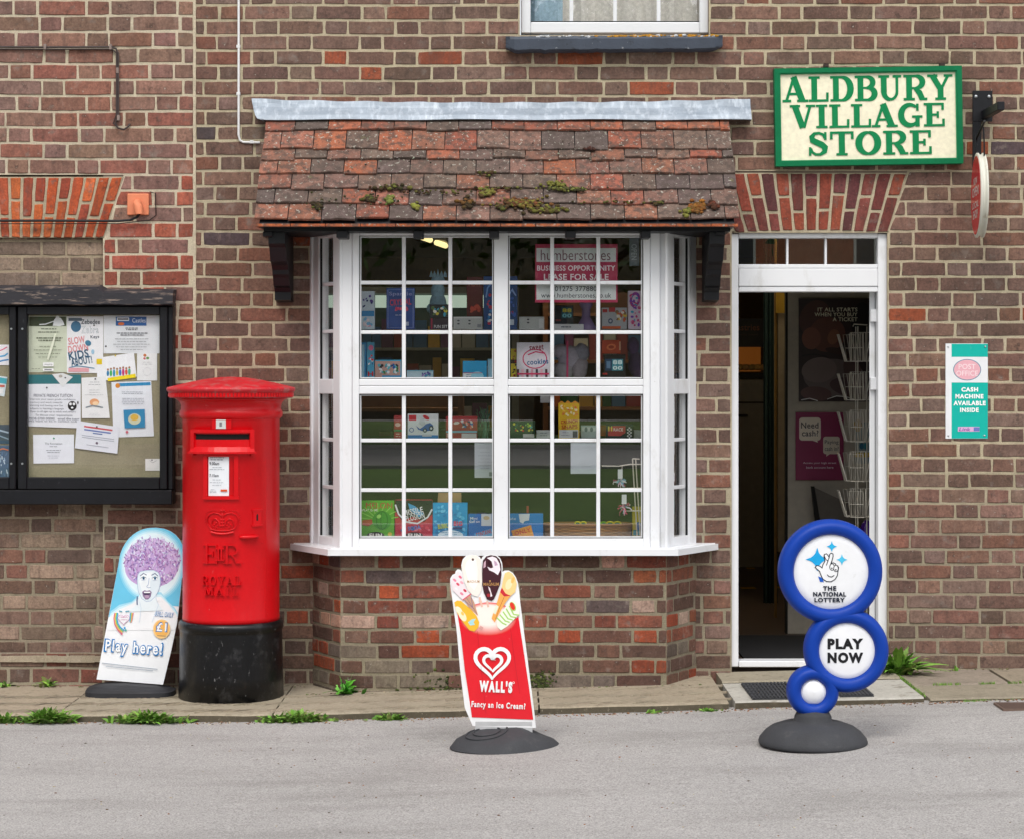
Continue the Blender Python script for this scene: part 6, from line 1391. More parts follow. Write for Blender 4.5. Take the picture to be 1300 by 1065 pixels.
# wire card spinner
wr = thing('card_rack', (sx(1092, .75), .75, IZ0), 'cream wire card spinner just inside the open door', 'display rack'); yr = .75; xc = sx(1092, yr); rr = .10
b = MB()
for k in range(3): b.tube([(xc + .035 * math.cos(k * 2.1), yr + .035 * math.sin(k * 2.1), IZ0 + .05), (xc + .035 * math.cos(k * 2.1), yr + .035 * math.sin(k * 2.1), sz(415, yr))], .003, 6)
b.tube([W(1083, 415, yr), W(1084, 412, yr), W(1101, 413, yr)], .003, 6)
for k in range(5): a_ = k * 1.257; b.tube([(xc, yr, IZ0 + .06), (xc + .2 * math.cos(a_), yr + .2 * math.sin(a_), IZ0 + .01)], .006, 6)
b.build('frame', M['wire'], wr)
for i, (t0, t1) in enumerate(((425, 459), (475, 508), (523, 560), (575, 610), (622, 655))):
    for ang in (180, 250, 305, 20, 110):
        b = MB(); a_ = R(ang); U = Vector((math.cos(a_), math.sin(a_), 0)); V = Vector((-U.y, U.x, 0)); C0 = Vector((xc, yr, 0)) + U * .04
        hw = .036; zt, zb = sz(t0, yr), sz(t1, yr)
        def pt(o_, s_, z): q = C0 + U * o_ + V * s_; return (q.x, q.y, z)
        b.tube([pt(0, -hw, zb), pt(.035, -hw, zb), pt(.075, -hw, zt), pt(.075, hw, zt), pt(.035, hw, zb), pt(0, hw, zb), pt(0, hw, zt + .01), pt(0, -hw, zt + .01), pt(0, -hw, zb)], .0024, 5)
        b.tube([pt(.035, -hw, zb), pt(.035, hw, zb)], .0024, 5); b.tube([pt(.055, -hw, (zb + zt) / 2), pt(.055, hw, (zb + zt) / 2)], .002, 5)
        for s_ in (-hw / 2.5, hw / 2.5): b.tube([pt(0, s_, zb), pt(.035, s_, zb), pt(.075, s_, zt)], .002, 5)
        b.build('wire_basket', M['wire'], wr)
b = MB(); b.box(sx(1085, .95), sx(1104, .95), .93, .95, sz(588, .95), sz(536, .95), lin('8a9a9a')); a = Art(b, flat(.93)); a.rect(1085, 574, 1104, 580, 'c8a82a'); a.oval(1089, 540, 5, 8, 'b8922a'); a.oval(1094, 566, 3, 4, '2a6a8a'); a.oval(1099, 566, 3, 4, '3a8a9a'); tag(b.build('leaflet_pack', M['print']), 'pale leaflets with a yellow band standing behind the wire spinner', 'leaflets')
b = MB(); P = W(1100, 712, .9); b.ball(P, (.055, .055, .22), lin('4a1a8a'), 0, 20, 14); tag(b.build('purple_bag', M['gloss_print']), 'tall rounded purple bag on the floor inside the door frame', 'bag')
b = MB(); b.box(sx(938, .6), sx(1103, .6), .28, 1.30, IZ0 + .001, IZ0 + .010, lin('1a1a1d')); tag(b.build('doormat', M['fabric']), 'wide dark entrance mat on the shop floor inside the door', 'doormat')
for i, (px, py, wpx) in enumerate(((945, 705, 13), (953, 721, 10), (950, 746, 18), (985, 745, 10))):
    y = (CH - IZ0) / (py - HY) * F - D; b = MB(); b.box(sx(px - wpx / 2, y), sx(px + wpx / 2, y), y - .05, y + .05, IZ0 + .0008, IZ0 + .0018, lin('c8a020')); tag(b.build('floor_tape', M['matt']), ('yellow tape strip farthest back on the dark shop floor', 'short yellow tape strip, second from the back on the shop floor', 'longest yellow tape strip on the shop floor left of the blue ring', 'yellow tape strip on the shop floor beside the blue ring')[i], 'floor tape', 'yellow tape strips on the shop floor')

# ================================================================ WINDOW DISPLAY
YD = -.06
def carton(px0, py0, px1, py1, c, label, art=None, y=YD, dep=.05, name='toy_box', cat='box', tiltz=0, mt='gloss_print', seed=1, group=None):
    b = MB(); d_ = Vector((0, 0, 0)); b.box(sx(px0, y), sx(px1, y), y, y + dep, sz(py1, y), sz(py0, y), lin(c), 0, .0015)
    a = Art(b, flat(y)); 
    if art: art(a, random.Random(seed))
    o = b.build(name, M[mt]); tag(o, label, cat, group)
    if tiltz: o.rotation_euler.z = R(tiltz)
    return o
def blobs(a, rn, x0, y0, x1, y1, cols, n, r=2.5):
    for _ in range(n): a.oval(rn.uniform(x0 + r, x1 - r), rn.uniform(y0 + r, y1 - r), rn.uniform(.4, 1) * r, rn.uniform(.3, .8) * r, rn.choice(cols), rn.uniform(0, 180), 10)
# top shelf row
carton(457, 370, 475.5, 418.5, 'c9dcea', 'white and blue boxed toy at the left end of the top shelf', lambda a, rn: (a.rect(457, 395, 475, 402, '3a8ac4'), blobs(a, rn, 458, 374, 475, 394, ['5a4a9a', '2a3a7a', 'e06a8a'], 7), blobs(a, rn, 458, 402, 475, 417, ['e8a0b8', 'f2e2ea', '7ab8e0'], 12, 3.4)))
carton(490.5, 366, 526.5, 418.5, '38559a', 'purple-blue boxed craft kit with pink lettering on the top shelf', lambda a, rn: (a.line([(492.5, 368), (524.5, 368), (524.5, 416.5), (492.5, 416.5)], .8, '7a8ac4', True), a.text('Sparkle', 494, 371, 523, 377, '9aa4d8', .02), a.text('CRYSTAL', 495, 380, 522, 388, 'd04a6a', .05, -3), blobs(a, rn, 498, 388, 520, 397, ['d0406a', 'e86a8a'], 10, 4), a.lines(498, 399, 519, 402, 1, 'c8d0ea', rn, .7), a.rect(513, 409, 519, 414, 'b8c4e0')))
carton(545.5, 404.5, 570, 418.5, '3c3240', 'dark multi-coloured boxed set under the plush unicorn', lambda a, rn: (a.rect(547, 404.8, 549, 418, 'a02a4a'), a.text('FUN SET', 551, 413, 568, 417, 'c8c8cc', .03)), dep=.07)
carton(545.5, 387, 570, 404, '2c3238', 'small dark pack of yellow and blue figures at the feet of the plush unicorn', lambda a, rn: blobs(a, rn, 546, 388, 570, 403, ['d8c84a', '4aa8c8', 'e8e8e0', '5a7a4a'], 16, 3), dep=.07)
pl = thing('plush_toy', tuple(W(556, 404, -.0)), 'pale blue plush unicorn sitting on the top shelf', 'soft toy')
b = MB(); P = W(556, 384, .04); lb = lin('8fb4c6')
for (px, py, rx, rz, ry) in ((556, 386, 11, 15, 10), (556, 370, 9, 12, 9), (556, 357, 9, 8, 8), (546, 392, 4.5, 6, 6), (566, 392, 4.5, 6, 6)):
    k = .00375; b.ball(W(px, py, .06), (rx * k, ry * k * .8, rz * k), lb, 0, 18, 12)
b.build('body', M['fabric'], pl)
b = MB()
for px, t in ((547.5, -.2), (551.5, -.1), (556, 0), (560.5, .1), (565, .2)):
    P = W(px, 351, .055); b.lathe([(.010, -.004), (.006, .012), (.0005, .026 if px != 556 else .034)], P, 8, lin('9cc0d0')) 
b.build('crest', M['fabric'], pl)
carton(592.5, 352, 613, 402, '6a2630', 'tall dark red boxed game behind the top shelf speakers', lambda a, rn: (blobs(a, rn, 594, 385, 612, 400, ['c83a3a', 'e05a4a'], 12, 4), a.text('PLAY', 595, 358, 611, 364, 'a85a4a', .03)), y=.02)
carton(575.5, 402.5, 612.5, 418.5, 'b8bcbc', 'grey and white boxed cups left of the mullion, top shelf', lambda a, rn: (a.rect(576, 402.8, 612, 404.5, 'd8dada'), [a.oval(x, y, 1.6, 1, '5a5e66') for x in (582, 596) for y in (407.5, 411.5)], a.rect(606, 412, 611, 416, '8a9098')), dep=.06)
carton(614, 351, 657, 419, '24508e', 'tall deep blue boxed toy half hidden by the centre mullion', lambda a, rn: (a.line([(617, 378), (619, 366), (624, 360)], 2, '6a9ad8'), blobs(a, rn, 616, 372, 626, 415, ['c83a5a', '3a8ac8', 'e8e8ee'], 12, 3), a.line([(647, 374), (650, 368), (655, 376)], 1.6, '8ab0e8'), a.rect(646.5, 406, 652.5, 413, 'c8d8ea'), blobs(a, rn, 646, 376, 657, 404, ['3a6ac8', 'a03a5a'], 8, 3)), y=-.03)
carton(659, 402.5, 691, 419, 'b9bebe', 'grey and white boxed cups right of the mullion, top shelf', lambda a, rn: ([a.oval(x, y, 1.6, 1, '4a4e56') for x in (670.5,) for y in (406, 410)], a.rect(684, 405, 690, 417, 'd0d4d4')), dep=.06)
carton(704.5, 388, 728, 411.5, '1a2230', 'small black boxed digital clock on a white pack below the sale poster', lambda a, rn: (a.rect(713, 391, 726.5, 404.5, '1c5a6a'), a.text('88', 714, 392, 725.5, 397, 'd8d04a', .06), a.text('00', 714, 398.6, 725.5, 403.6, '7ac4d0', .06), a.rect(705.5, 406, 712, 408, '8a3a3a')))
carton(703, 411.8, 741, 419.5, 'd3d6da', 'flat white packet lying under the digital clock', lambda a, rn: a.lines(708, 413, 730, 418, 1, '6a6e80', rn, 1.6), y=-.07)
b = MB(); P = W(744, 419.5, .0); k = .0037
b.lathe([(.048, 0), (.05, .01), (.036, .035), (.022, .06), (.02, .1), (.034, .125), (.03, .132)], P, 24, lin('8a76a8')); tag(b.build('vase', M['gloss_print']), 'lilac flared vase on the top shelf', 'vase')
carton(764, 391, 796, 418.5, 'aab0b8', 'boxed tea set with red patches, top shelf right', lambda a, rn: (a.rect(765, 393, 771, 397, 'b83a44'), a.rect(773, 390.8, 781, 396.5, 'b02a38'), a.oval(775, 408, 3, 3.4, '3a4a6a'), a.oval(775, 408, 1.4, 1.6, 'b8bcc8'), blobs(a, rn, 780, 393, 797, 410, ['d8b84a', 'c85a3a', 'e8e4dc', '8a6a4a'], 18, 3), a.rect(764.5, 414.5, 788, 418, 'c8603a')))
carton(797.5, 369.5, 815.5, 418.5, 'e6d6ea', 'tall pale pink boxed doll kit at the right end of the top shelf', lambda a, rn: (a.oval(806, 381, 6.5, 10, 'a84ab0', 10), a.oval(806, 381, 3.6, 6, 'e8d8f0', 10), blobs(a, rn, 798, 372, 815, 417, ['d84a8a', '8a4ac8', '4ab8e0', 'e88ab8'], 34, 2.6)))
# second row
carton(457, 434.5, 465.5, 481, '2f8cc4', 'narrow bright blue tall box, far left of the second row', lambda a, rn: (a.rect(457.5, 438, 462.5, 480, '9ccbe2'),), y=-.05)
carton(466, 434.5, 475, 481, '4ea6cc', 'narrow blue box with red letters beside the bright blue one', lambda a, rn: (a.oval(471, 442, 3, 3.6, 'd8709a'), blobs(a, rn, 466, 450, 475, 466, ['d84a5a', 'e8e8ee', '3a5a9a'], 8, 2), a.text('H', 467, 472, 474, 478, 'c02a3a', .06)))
carton(476, 457.5, 509.5, 481, 'c09a94', 'wide boxed vehicle set with cyan edging, second row left', lambda a, rn: (a.line([(476.6, 458), (509, 458), (509, 480.5)], 1.4, '3aa8d0'), blobs(a, rn, 478, 461, 508, 476, ['3a7a4a', '2a5aa0', '3a3a44', 'd8e0e8', '5ab0c0'], 34, 2.6), a.rect(485, 477, 509, 481, '2f8cc0')))
carton(516.5, 470.5, 550, 481, 'a4bdca', 'low pale blue flat box, second row centre-left', lambda a, rn: (blobs(a, rn, 533, 471, 548, 480, ['4a4a8a', '8a6ab0', '3a8ab0'], 10, 2.4), a.line([(517, 471), (549.5, 471), (549.5, 480.7), (517, 480.7)], .6, '6ab4d4', True)))
carton(587.5, 458.5, 618, 481, '2596ca', 'cyan boxed toy in the second row left of the mullion', lambda a, rn: (a.rect(587.8, 474, 608, 480.8, 'd5dde2'), a.lines(589, 475, 604, 480, 2, '5a7a9a', rn, .8), a.oval(606, 478, 8, 6, '8ccbe4'), a.rect(587.8, 473.5, 612, 474.3, 'b84a5a')))
carton(619, 456, 627.5, 481, '8ab8d0', 'light blue slim pack touching the mullion, second row', None, y=-.04)
carton(656, 435, 698.5, 481.5, 'd7d5df', 'glossy white and pink round-cornered pack, second row right of the mullion', lambda a, rn: (a.oval(678, 455, 19, 17, 'e3dde8'), a.ring(679, 456, 15, 1.4, 'd23a6a', 12), a.text('sweet', 672, 438, 690, 445, '8a3a4a', .04, -4), a.text('cookies', 669, 456, 696, 463, '3a6a9a', .04, -4), a.line([(670, 451), (680, 447), (692, 449)], 1.6, 'd23a6a'), [a.rect(656 + k * 6, 469, 659 + k * 6, 481.3, c) for k, c in enumerate(('5a3a44', 'e8b8c8', '5a3a44', 'd8a0b4', '4a4a5a', 'e8b8c8', '5a3a44'))], a.rect(657, 474, 697, 476, 'd23a6a')), y=-.07)
carton(648.5, 443, 657.5, 481, 'c4b030', 'yellow card pack beside the mullion, second row', lambda a, rn: (a.rect(648.6, 457, 657, 462, '3a2a1a'), blobs(a, rn, 649, 444, 657, 480, ['a02a2a', '2a2a2a', 'e8d84a'], 12, 2)), y=-.04)
b = MB(); rn = random.Random(12)
for (px, py, rx, rz) in ((716, 470, 14, 12), (724, 455, 17, 16), (735, 466, 12, 16), (712, 446, 14, 9), (738, 448, 11, 12)): b.ball(W(px, py, .03), (rx * .0037, .035, rz * .0037), tint(lin('8a8894'), rn, .25), 0, 14, 10, .07, rn)
tag(b.build('gift_bag', M['fabric']), 'crumpled grey and silver bagged gift in the second row centre-right', 'bag')
carton(719, 433, 721.5, 481, 'a02a5a', 'thin magenta ribbon card before the silver bag', None, y=-.055, dep=.004, name='ribbon', cat='ribbon')
carton(764.5, 432, 788, 449.5, 'b8452a', 'orange-red boxed toy stacked in the second row right', lambda a, rn: (a.oval(776, 441, 6, 4, 'e07a4a', -10), a.oval(776, 441, 3.6, 2, 'a03a24'), a.rect(786, 434, 788, 445, 'd8a88a')), y=-.03)
carton(767, 450, 794, 481.5, '1a1a1f', 'black boxed clock with a teal screen, second row right', lambda a, rn: (a.rect(768.5, 456, 791, 471, '1a3a5a'), a.rect(777, 456.5, 791, 471, '3a8a9a'), a.text('88', 778, 457.5, 790, 463, 'd8eef0', .06), a.text('00', 778, 465, 790, 470, 'd8eef0', .06), a.rect(770, 459, 775, 468, '5a7a9a'), a.rect(765, 474, 771, 476, 'a02a2a')))
b = MB(); rn = random.Random(14)
for (px, py, rx, rz) in ((806, 462, 9, 17), (804, 440, 8, 12), (809, 474, 6, 8)): b.ball(W(px, py, .02), (rx * .0037, .03, rz * .0037), tint(lin('4a3a5a'), rn, .3), 0, 14, 10, .06, rn)
tag(b.build('gift_bag', M['fabric']), 'dark purple wrapped bundle at the right end of the second row', 'bag')
# third row
carton(500, 527.5, 510.5, 556.5, 'a83a40', 'slim red and green pack, left on the third shelf', lambda a, rn: (a.oval(505, 539, 3.5, 2.4, 'd8b8b0'), a.rect(500.3, 545, 510, 548, '3a7a4a'), a.lines(501, 549, 510, 555, 2, 'd8c8b8', rn, .8)))
carton(517.5, 525.5, 556.5, 556.5, 'dde5ea', 'white boxed blue toy car with a red corner, third shelf', lambda a, rn: (a.rect(517.8, 552, 556.3, 556.3, '2a7ac0'), a.rect(519, 527, 528.5, 534, 'c8303f'), a.poly([(528, 540), (531, 545), (538, 547.5), (549, 546), (550, 540), (546, 536.5), (541, 538), (537, 541.5), (533, 544)], '2a5aa8'), a.oval(539.5, 546, 2.6, 2.8, '1c2a44'), a.oval(547.5, 543.5, 3, 3.4, '1c2a44'), a.oval(539.5, 546, 1.1, 1.2, 'c8d0dc'), a.oval(547.5, 543.5, 1.3, 1.5, 'c8d0dc'), a.oval(541, 530, 4.5, 2.2, 'c8303f', 30), a.poly([(533, 533), (538, 531), (540, 538), (536, 541), (532, 538)], 'c4cdd4'), a.ring(522.5, 545.5, 2.6, .8, '2a5aa8'), a.rect(536, 551, 548, 553.5, 'c4ccd2')), y=-.08)
carton(566, 528.5, 606, 556, 'a32f3a', 'red boxed construction toy on the third shelf left of the mullion', lambda a, rn: (a.oval(579.5, 537, 3.8, 1.7, 'd8d0cc', -8), blobs(a, rn, 584, 532, 602, 545, ['3a6ab0', 'd86a6a', '2a3a5a', 'c8c8cc'], 18, 2.4), a.rect(566.3, 546.5, 605.8, 549, '7ab0c8'), a.rect(586, 550, 605, 555.5, 'c8c8ca'), a.rect(567, 550, 574, 555, 'c8a8a0'), a.line([(566.5, 556), (605.7, 556)], .6, 'd8c8c0')), y=-.075)
b = MB(); rn = random.Random(15)
for i in range(26): x0 = rn.uniform(608, 620); b.tube([W(x0, 556, .03), W(x0 + rn.uniform(-3, 3), 540, .02), W(x0 + rn.uniform(-9, 9), 516 + rn.uniform(0, 10), .03)], .0016, 4, tint(lin('5a8a74'), rn, .3))
tag(b.build('artificial_plant', M['leaf']), 'spiky pale green ornamental grass by the mullion, third shelf', 'plant')
carton(648, 534, 679.5, 556, '2c4a3a', 'dark green boxed puzzle, third shelf right of the mullion', lambda a, rn: (blobs(a, rn, 650, 536, 678, 549, ['4ab0b0', '8ac04a', '3a6a5a', 'c83a3a', 'd8d84a'], 26, 2), a.rect(664, 550.5, 678, 555, 'c8ccc8')))
carton(681, 546, 698.5, 556, 'b9c2c0', 'small pale box beside the dark green puzzle', lambda a, rn: a.lines(683, 548, 697, 554, 2, '7a8a8a', rn, .8))
carton(709, 512, 735.5, 556.5, 'e0b92e', 'tall yellow popcorn-coloured pack with a jagged top, third shelf', lambda a, rn: (a.poly([(709, 512), (713, 509.2), (717, 512), (721, 508.6), (725, 512), (730, 509), (735.5, 512.5)], 'e8a03a'), blobs(a, rn, 710, 513, 735, 530, ['f2e8b8', 'e8a040', 'f4d04a', 'e87a4a'], 30, 2.4), a.text('CRUNCH', 712, 533, 733, 537.5, 'b83a2a', .04, -4), a.text('SNAPS', 713, 539, 733, 544, 'b83a2a', .03, -3), a.rect(710, 545.5, 734, 555.5, 'c8ccd0'), a.lines(712, 547, 724, 554, 2, '8a8a92', rn, .7), a.rect(727, 547, 733, 555, '5a5a60')), y=-.085)
carton(737.5, 540, 757.5, 556, '9aaaa8', 'glassy pale grey boxed tumblers, third shelf', lambda a, rn: (a.rect(739, 542, 756, 547, 'b8c4c2'), a.oval(744, 545, 2, 3, '6a7a7a'), a.oval(751, 545, 2, 3, '6a7a7a')))
carton(769.5, 538.5, 804, 556.5, '1b2034', 'dark boxed racing toy with chequered flag, third shelf right', lambda a, rn: (a.poly([(772, 543), (779, 540.5), (794, 540.5), (794, 549), (788, 553), (772, 553)], 'b83444'), [a.rect(772 + (k % 4) * 1.8, 541 + (k // 4) * 2, 773.6 + (k % 4) * 1.8, 543 + (k // 4) * 2, 'd8c84a') for k in range(0, 12, 2)], a.text('RACE', 779, 543, 791, 547, 'e8d8d8', .03), [a.rect(796 + (k % 3) * 2, 542 + (k // 3) * 2, 798 + (k % 3) * 2, 544 + (k // 3) * 2, 'd8dce0' if k % 2 else '1b2034') for k in range(21)]), y=-.075)
carton(804.6, 546, 815.5, 556, 'a8b0ae', 'pale grey small box at the right end of the third shelf', None)
# hanging papers
def sheet(x0, y0, x1, y1, c, label, art=None, y=-.15, rot=0, name='paper_sheet'):
    b = MB(); b.box(sx(x0, y), sx(x1, y), y, y + .001, sz(y1, y), sz(y0, y), lin(c)); a = Art(b, flat(y)); 
    if art: art(a, random.Random(4))
    return tag(b.build(name, M['print']), label, 'paper')
sheet(602.5, 562, 627, 606, 'a8b2b8', 'white sheet hanging below the third shelf at the mullion', lambda a, rn: (a.lines(606, 572, 626, 596, 6, '8a949a', rn, .6), a.rect(621, 599, 626.5, 604, '6a747a')))
sheet(724.5, 562, 758, 601, 'b4bec6', 'blank white sheet hanging in the lower right window', lambda a, rn: a.line([(738, 592), (750, 592)], .5, '8a949c'))
sheet(686, 503, 698, 511.5, 'b2b4ba', 'small white label near the top of the lower right window')
# sale poster
def n_sale(a, rn):
    a.rect(681, 315.5, 782, 333, 'c9d0d0'); a.rect(681, 333.6, 782, 357, 'a8234e'); a.rect(681, 357.4, 782, 381, 'c9d0d0')
    a.text('humberstones', 686.5, 317.5, 775, 331, '6a3a4c', -.008); a.text('BUSINESS OPPORTUNITY', 681.8, 337.5, 781, 344.2, 'eae6ea', .025); a.text('LEASE FOR SALE', 690.5, 348.2, 772.5, 356, 'eae6ea', .03)
    a.text('01275 377880', 704.5, 363.8, 757.5, 370.2, '3a3e4a', .015); a.text('www.humberstones.co.uk', 687, 372.4, 776, 378.5, '3a3e4a', .012)
b = MB(); y = FY + .045; b.box(sx(679.5, y), sx(784, y), y, y + .002, sz(384.5, y), sz(310.5, y), lin('a8234e')); a = Art(b, flat(y)); n_sale(a, None)
tag(b.build('sale_poster', M['print']), 'crimson and white estate agent poster reading LEASE FOR SALE inside the upper right window', 'poster')
b = MB(); y = FY + .05; b.box(sx(799, y), sx(811.5, y), y, y + .001, sz(338, y), sz(303, y), lin('5c666c')); a = Art(b, flat(y)); a.text('OPEN', 795, 317, 815, 324, '9aa4a8', .03, 90); tag(b.build('window_sticker', M['print']), 'grey upright sticker at the top right of the upper window', 'sticker')
# bottom row on the window board
YB2 = -.12
carton(457.5, 635, 500.5, 682.5, '5fae34', 'green game box reading MELON at the left of the bottom row', lambda a, rn: (a.text('MELON', 464.5, 637.6, 498, 645, 'c02f3a', .0), a.text('SPLAT GAME', 458.5, 645.5, 480, 648.5, 'e8f0d8', .03), [a.line([(480 + math.cos(t) * 8, 660 + math.sin(t) * 7), (480 + math.cos(t) * 26, 660 + math.sin(t) * 22)], 1.2, '8cd05a') for t in [2 * math.pi * k / 18 + 3.3 for k in range(9)]], a.oval(485, 660, 12, 12, '3f9a2c'), a.line(arc(485, 660, 7, 11.4, 70, 290, 12), 1.6, '2c7a20'), a.line(arc(485, 660, 1.5, 11.4, 90, 270, 10), 1.4, '2c7a20'), a.line(arc(485, 660, 7, 11.4, -80, 80, 12), 1.5, '2c7a20'), a.oval(481, 655, 3, 2.4, '9cd86a', -30), a.poly([(460, 660), (472, 658.5), (473, 664), (468, 667.5), (460, 666)], 'b8503a'), a.oval(477, 679, 11, 4.4, '1f1f24'), a.text('FUN', 469, 676.5, 485, 681.5, 'eef0ee', .06), a.oval(495, 677.5, 2.6, 2.6, 'c8b84a')), y=YB2)
carton(501.5, 634, 549, 682.5, 'b92a44', 'black and red game box with a white swirl, second in the bottom row', lambda a, rn: (a.poly([(501.8, 634.4), (548.8, 634.4), (548.8, 652), (538, 662), (525, 655), (510, 660), (501.8, 648)], '1a1c24'), a.line([(502, 640), (506, 652), (516, 662), (530, 664), (543, 656), (548.5, 646)], 2, 'e4e6ea'), a.poly([(518, 638), (527, 642), (538, 652), (532, 656), (520, 646)], '4aa0d0'), a.text('MISSILE', 512, 645, 537, 652, 'eef0f2', .02, -12), a.text('XPLOSION', 510, 652.5, 539, 660, 'eef0f2', .02, -12), blobs(a, rn, 502, 664, 548, 676, ['d84a5a', '3a5a9a', 'e07a8a'], 14, 3), a.text('SODA', 518, 667, 534, 672, '4a8ad0', .04, -8), a.oval(526, 679, 11, 4, '1f1f24'), a.text('FUN', 518, 676.5, 534, 681.5, 'eef0ee', .06)), y=YB2)
carton(549.5, 638, 593.5, 682.5, '1f9ad2', 'bright cyan bubble-patterned box, third in the bottom row', lambda a, rn: (blobs(a, rn, 550, 639, 593, 681, ['4ab8e6', '1a84c0', '6ccaf0'], 60, 3), a.text('BIG', 576, 661, 587, 667, 'd04a6a', .06), a.text('BUBBLE', 556, 664, 571, 670, 'c8d84a', .05, -8), a.rect(575, 668.6, 587, 671, '2a4a7a'), a.oval(572, 679, 16, 6.5, 'cfe6f2'), a.lines(560, 674, 585, 681, 3, '5a9ac0', rn, .7)), y=YB2)
b = MB(); yq = YB2 + .06; b.prism([W(556.5, 625, yq), W(585.5, 625, yq), W(585.8, 640, yq), W(583, 650, yq), W(575, 652, yq), W(565, 653, yq), W(558, 648, yq), W(555.5, 636, yq)], (0, .004, 0), lin('a8895e')); tag(b.build('cardboard_flap', M['matt']), 'tan cardboard flap standing behind the cyan box', 'cardboard')
carton(594.5, 652, 628, 682.5, '1d72b8', 'blue box with a white cup print left of the mullion, bottom row', lambda a, rn: (a.rect(611, 651.9, 624, 667, 'd3dde0'), a.oval(617.5, 657, 4, 2.6, 'c8b88a'), a.text('Mini', 597, 656, 606, 659, 'e8eef2', .03), a.text('Golf set', 596, 660, 609, 663, 'e8eef2', .03), a.poly([(602, 677), (624, 670), (626, 680), (604, 682.3)], '5ab0dc'), a.text('CONTAINS', 604, 673.5, 624, 679, 'b83a3a', .05, -16)), y=YB2)
carton(643, 651.5, 689.5, 682.5, '1b78bf', 'blue box with an orange corner ticket right of the mullion, bottom row', lambda a, rn: (a.text('Golf set', 646.5, 656.5, 655, 659.5, 'c8dcec', .03), a.poly([(658.5, 652), (672.5, 651.8), (671.5, 660), (666, 661), (664, 664), (660, 662)], 'cdd6da'), a.poly([(649, 673), (674, 666), (678.5, 682.2), (652, 682.4)], 'e0a040'), a.text('ONLY', 653, 671.5, 674, 677, 'c8403a', .04, -14)), y=YB2)
b = MB(); b.box(sx(668.5, -.06), sx(671.2, -.06), -.062, -.05, sz(655, -.06), sz(642, -.06), lin('a84a3a')); tag(b.build('stick', M['matt']), 'short red stick rising from behind the blue ticket box', 'stick')
# wicker basket with goggles
bs = thing('wicker_basket', tuple(W(746, 684, .0)), 'long shallow wicker basket on the window board', 'basket')
b = MB(); yb_ = -.02; X0, X1 = sx(691, yb_), sx(803, yb_); zb_, zt_ = sz(684, yb_), sz(666, yb_); rn = random.Random(21)
for k in range(9):
    z = zb_ + (zt_ - zb_) * (k + .5) / 9; pts = []
    for i in range(72):
        t = 2 * math.pi * i / 72; e = .012 * (k / 9) + .0022 * (1 if (i // 2 + k) % 2 else -1)
        pts.append(((X0 + X1) / 2 + ((X1 - X0) / 2 - .014 + e) * math.copysign(abs(math.cos(t)) ** .5, math.cos(t)), yb_ + .05 + (.07 + e) * math.copysign(abs(math.sin(t)) ** .7, math.sin(t)), z))
    b.tube(pts, .0042, 5, tint(lin('a87f4c'), rn, .15), closed=True)
b.build('weave', M['matt'], bs)
b = MB(); pts = []
for i in range(72):
    t = 2 * math.pi * i / 72; pts.append(((X0 + X1) / 2 + ((X1 - X0) / 2) * math.copysign(abs(math.cos(t)) ** .5, math.cos(t)), yb_ + .05 + .085 * math.copysign(abs(math.sin(t)) ** .7, math.sin(t)), zt_ + .002))
b.tube(pts, .006, 6, lin('9a7040'), closed=True); b.build('rim', M['matt'], bs)
for i, (px, py, c1, lab) in enumerate(((737, 664, 'd8d42a', 'yellow toy glasses lying in the wicker basket, left pair'), (763, 664, '7ab82a', 'green-tinted toy glasses in the middle of the wicker basket'), (779, 664.5, 'e0d82c', 'large yellow toy glasses at the right of the wicker basket'))):
    b = MB(); s_ = (7, 6, 9)[i]
    for k in (-1, 1):
        cx = px + k * s_ * .52; b.tube([W(cx + s_ * .5 * math.cos(t), py - s_ * .30 * math.sin(t), .0 + .02 * i) for t in [2 * math.pi * j / 20 for j in range(20)]], .0042, 6, lin(c1), closed=True)
        b.ball(W(cx, py, .0 + .02 * i + .003), (s_ * .44 * .0037, .002, s_ * .26 * .0037), lin('2a8a4a'), 0, 12, 6)
    b.build('x', M['gloss_print']).name = 'toy_glasses'; tag(bpy.data.objects['toy_glasses' + ('' if i == 0 else '.%03d' % i)], lab, 'toy glasses', 'toy glasses in the basket')
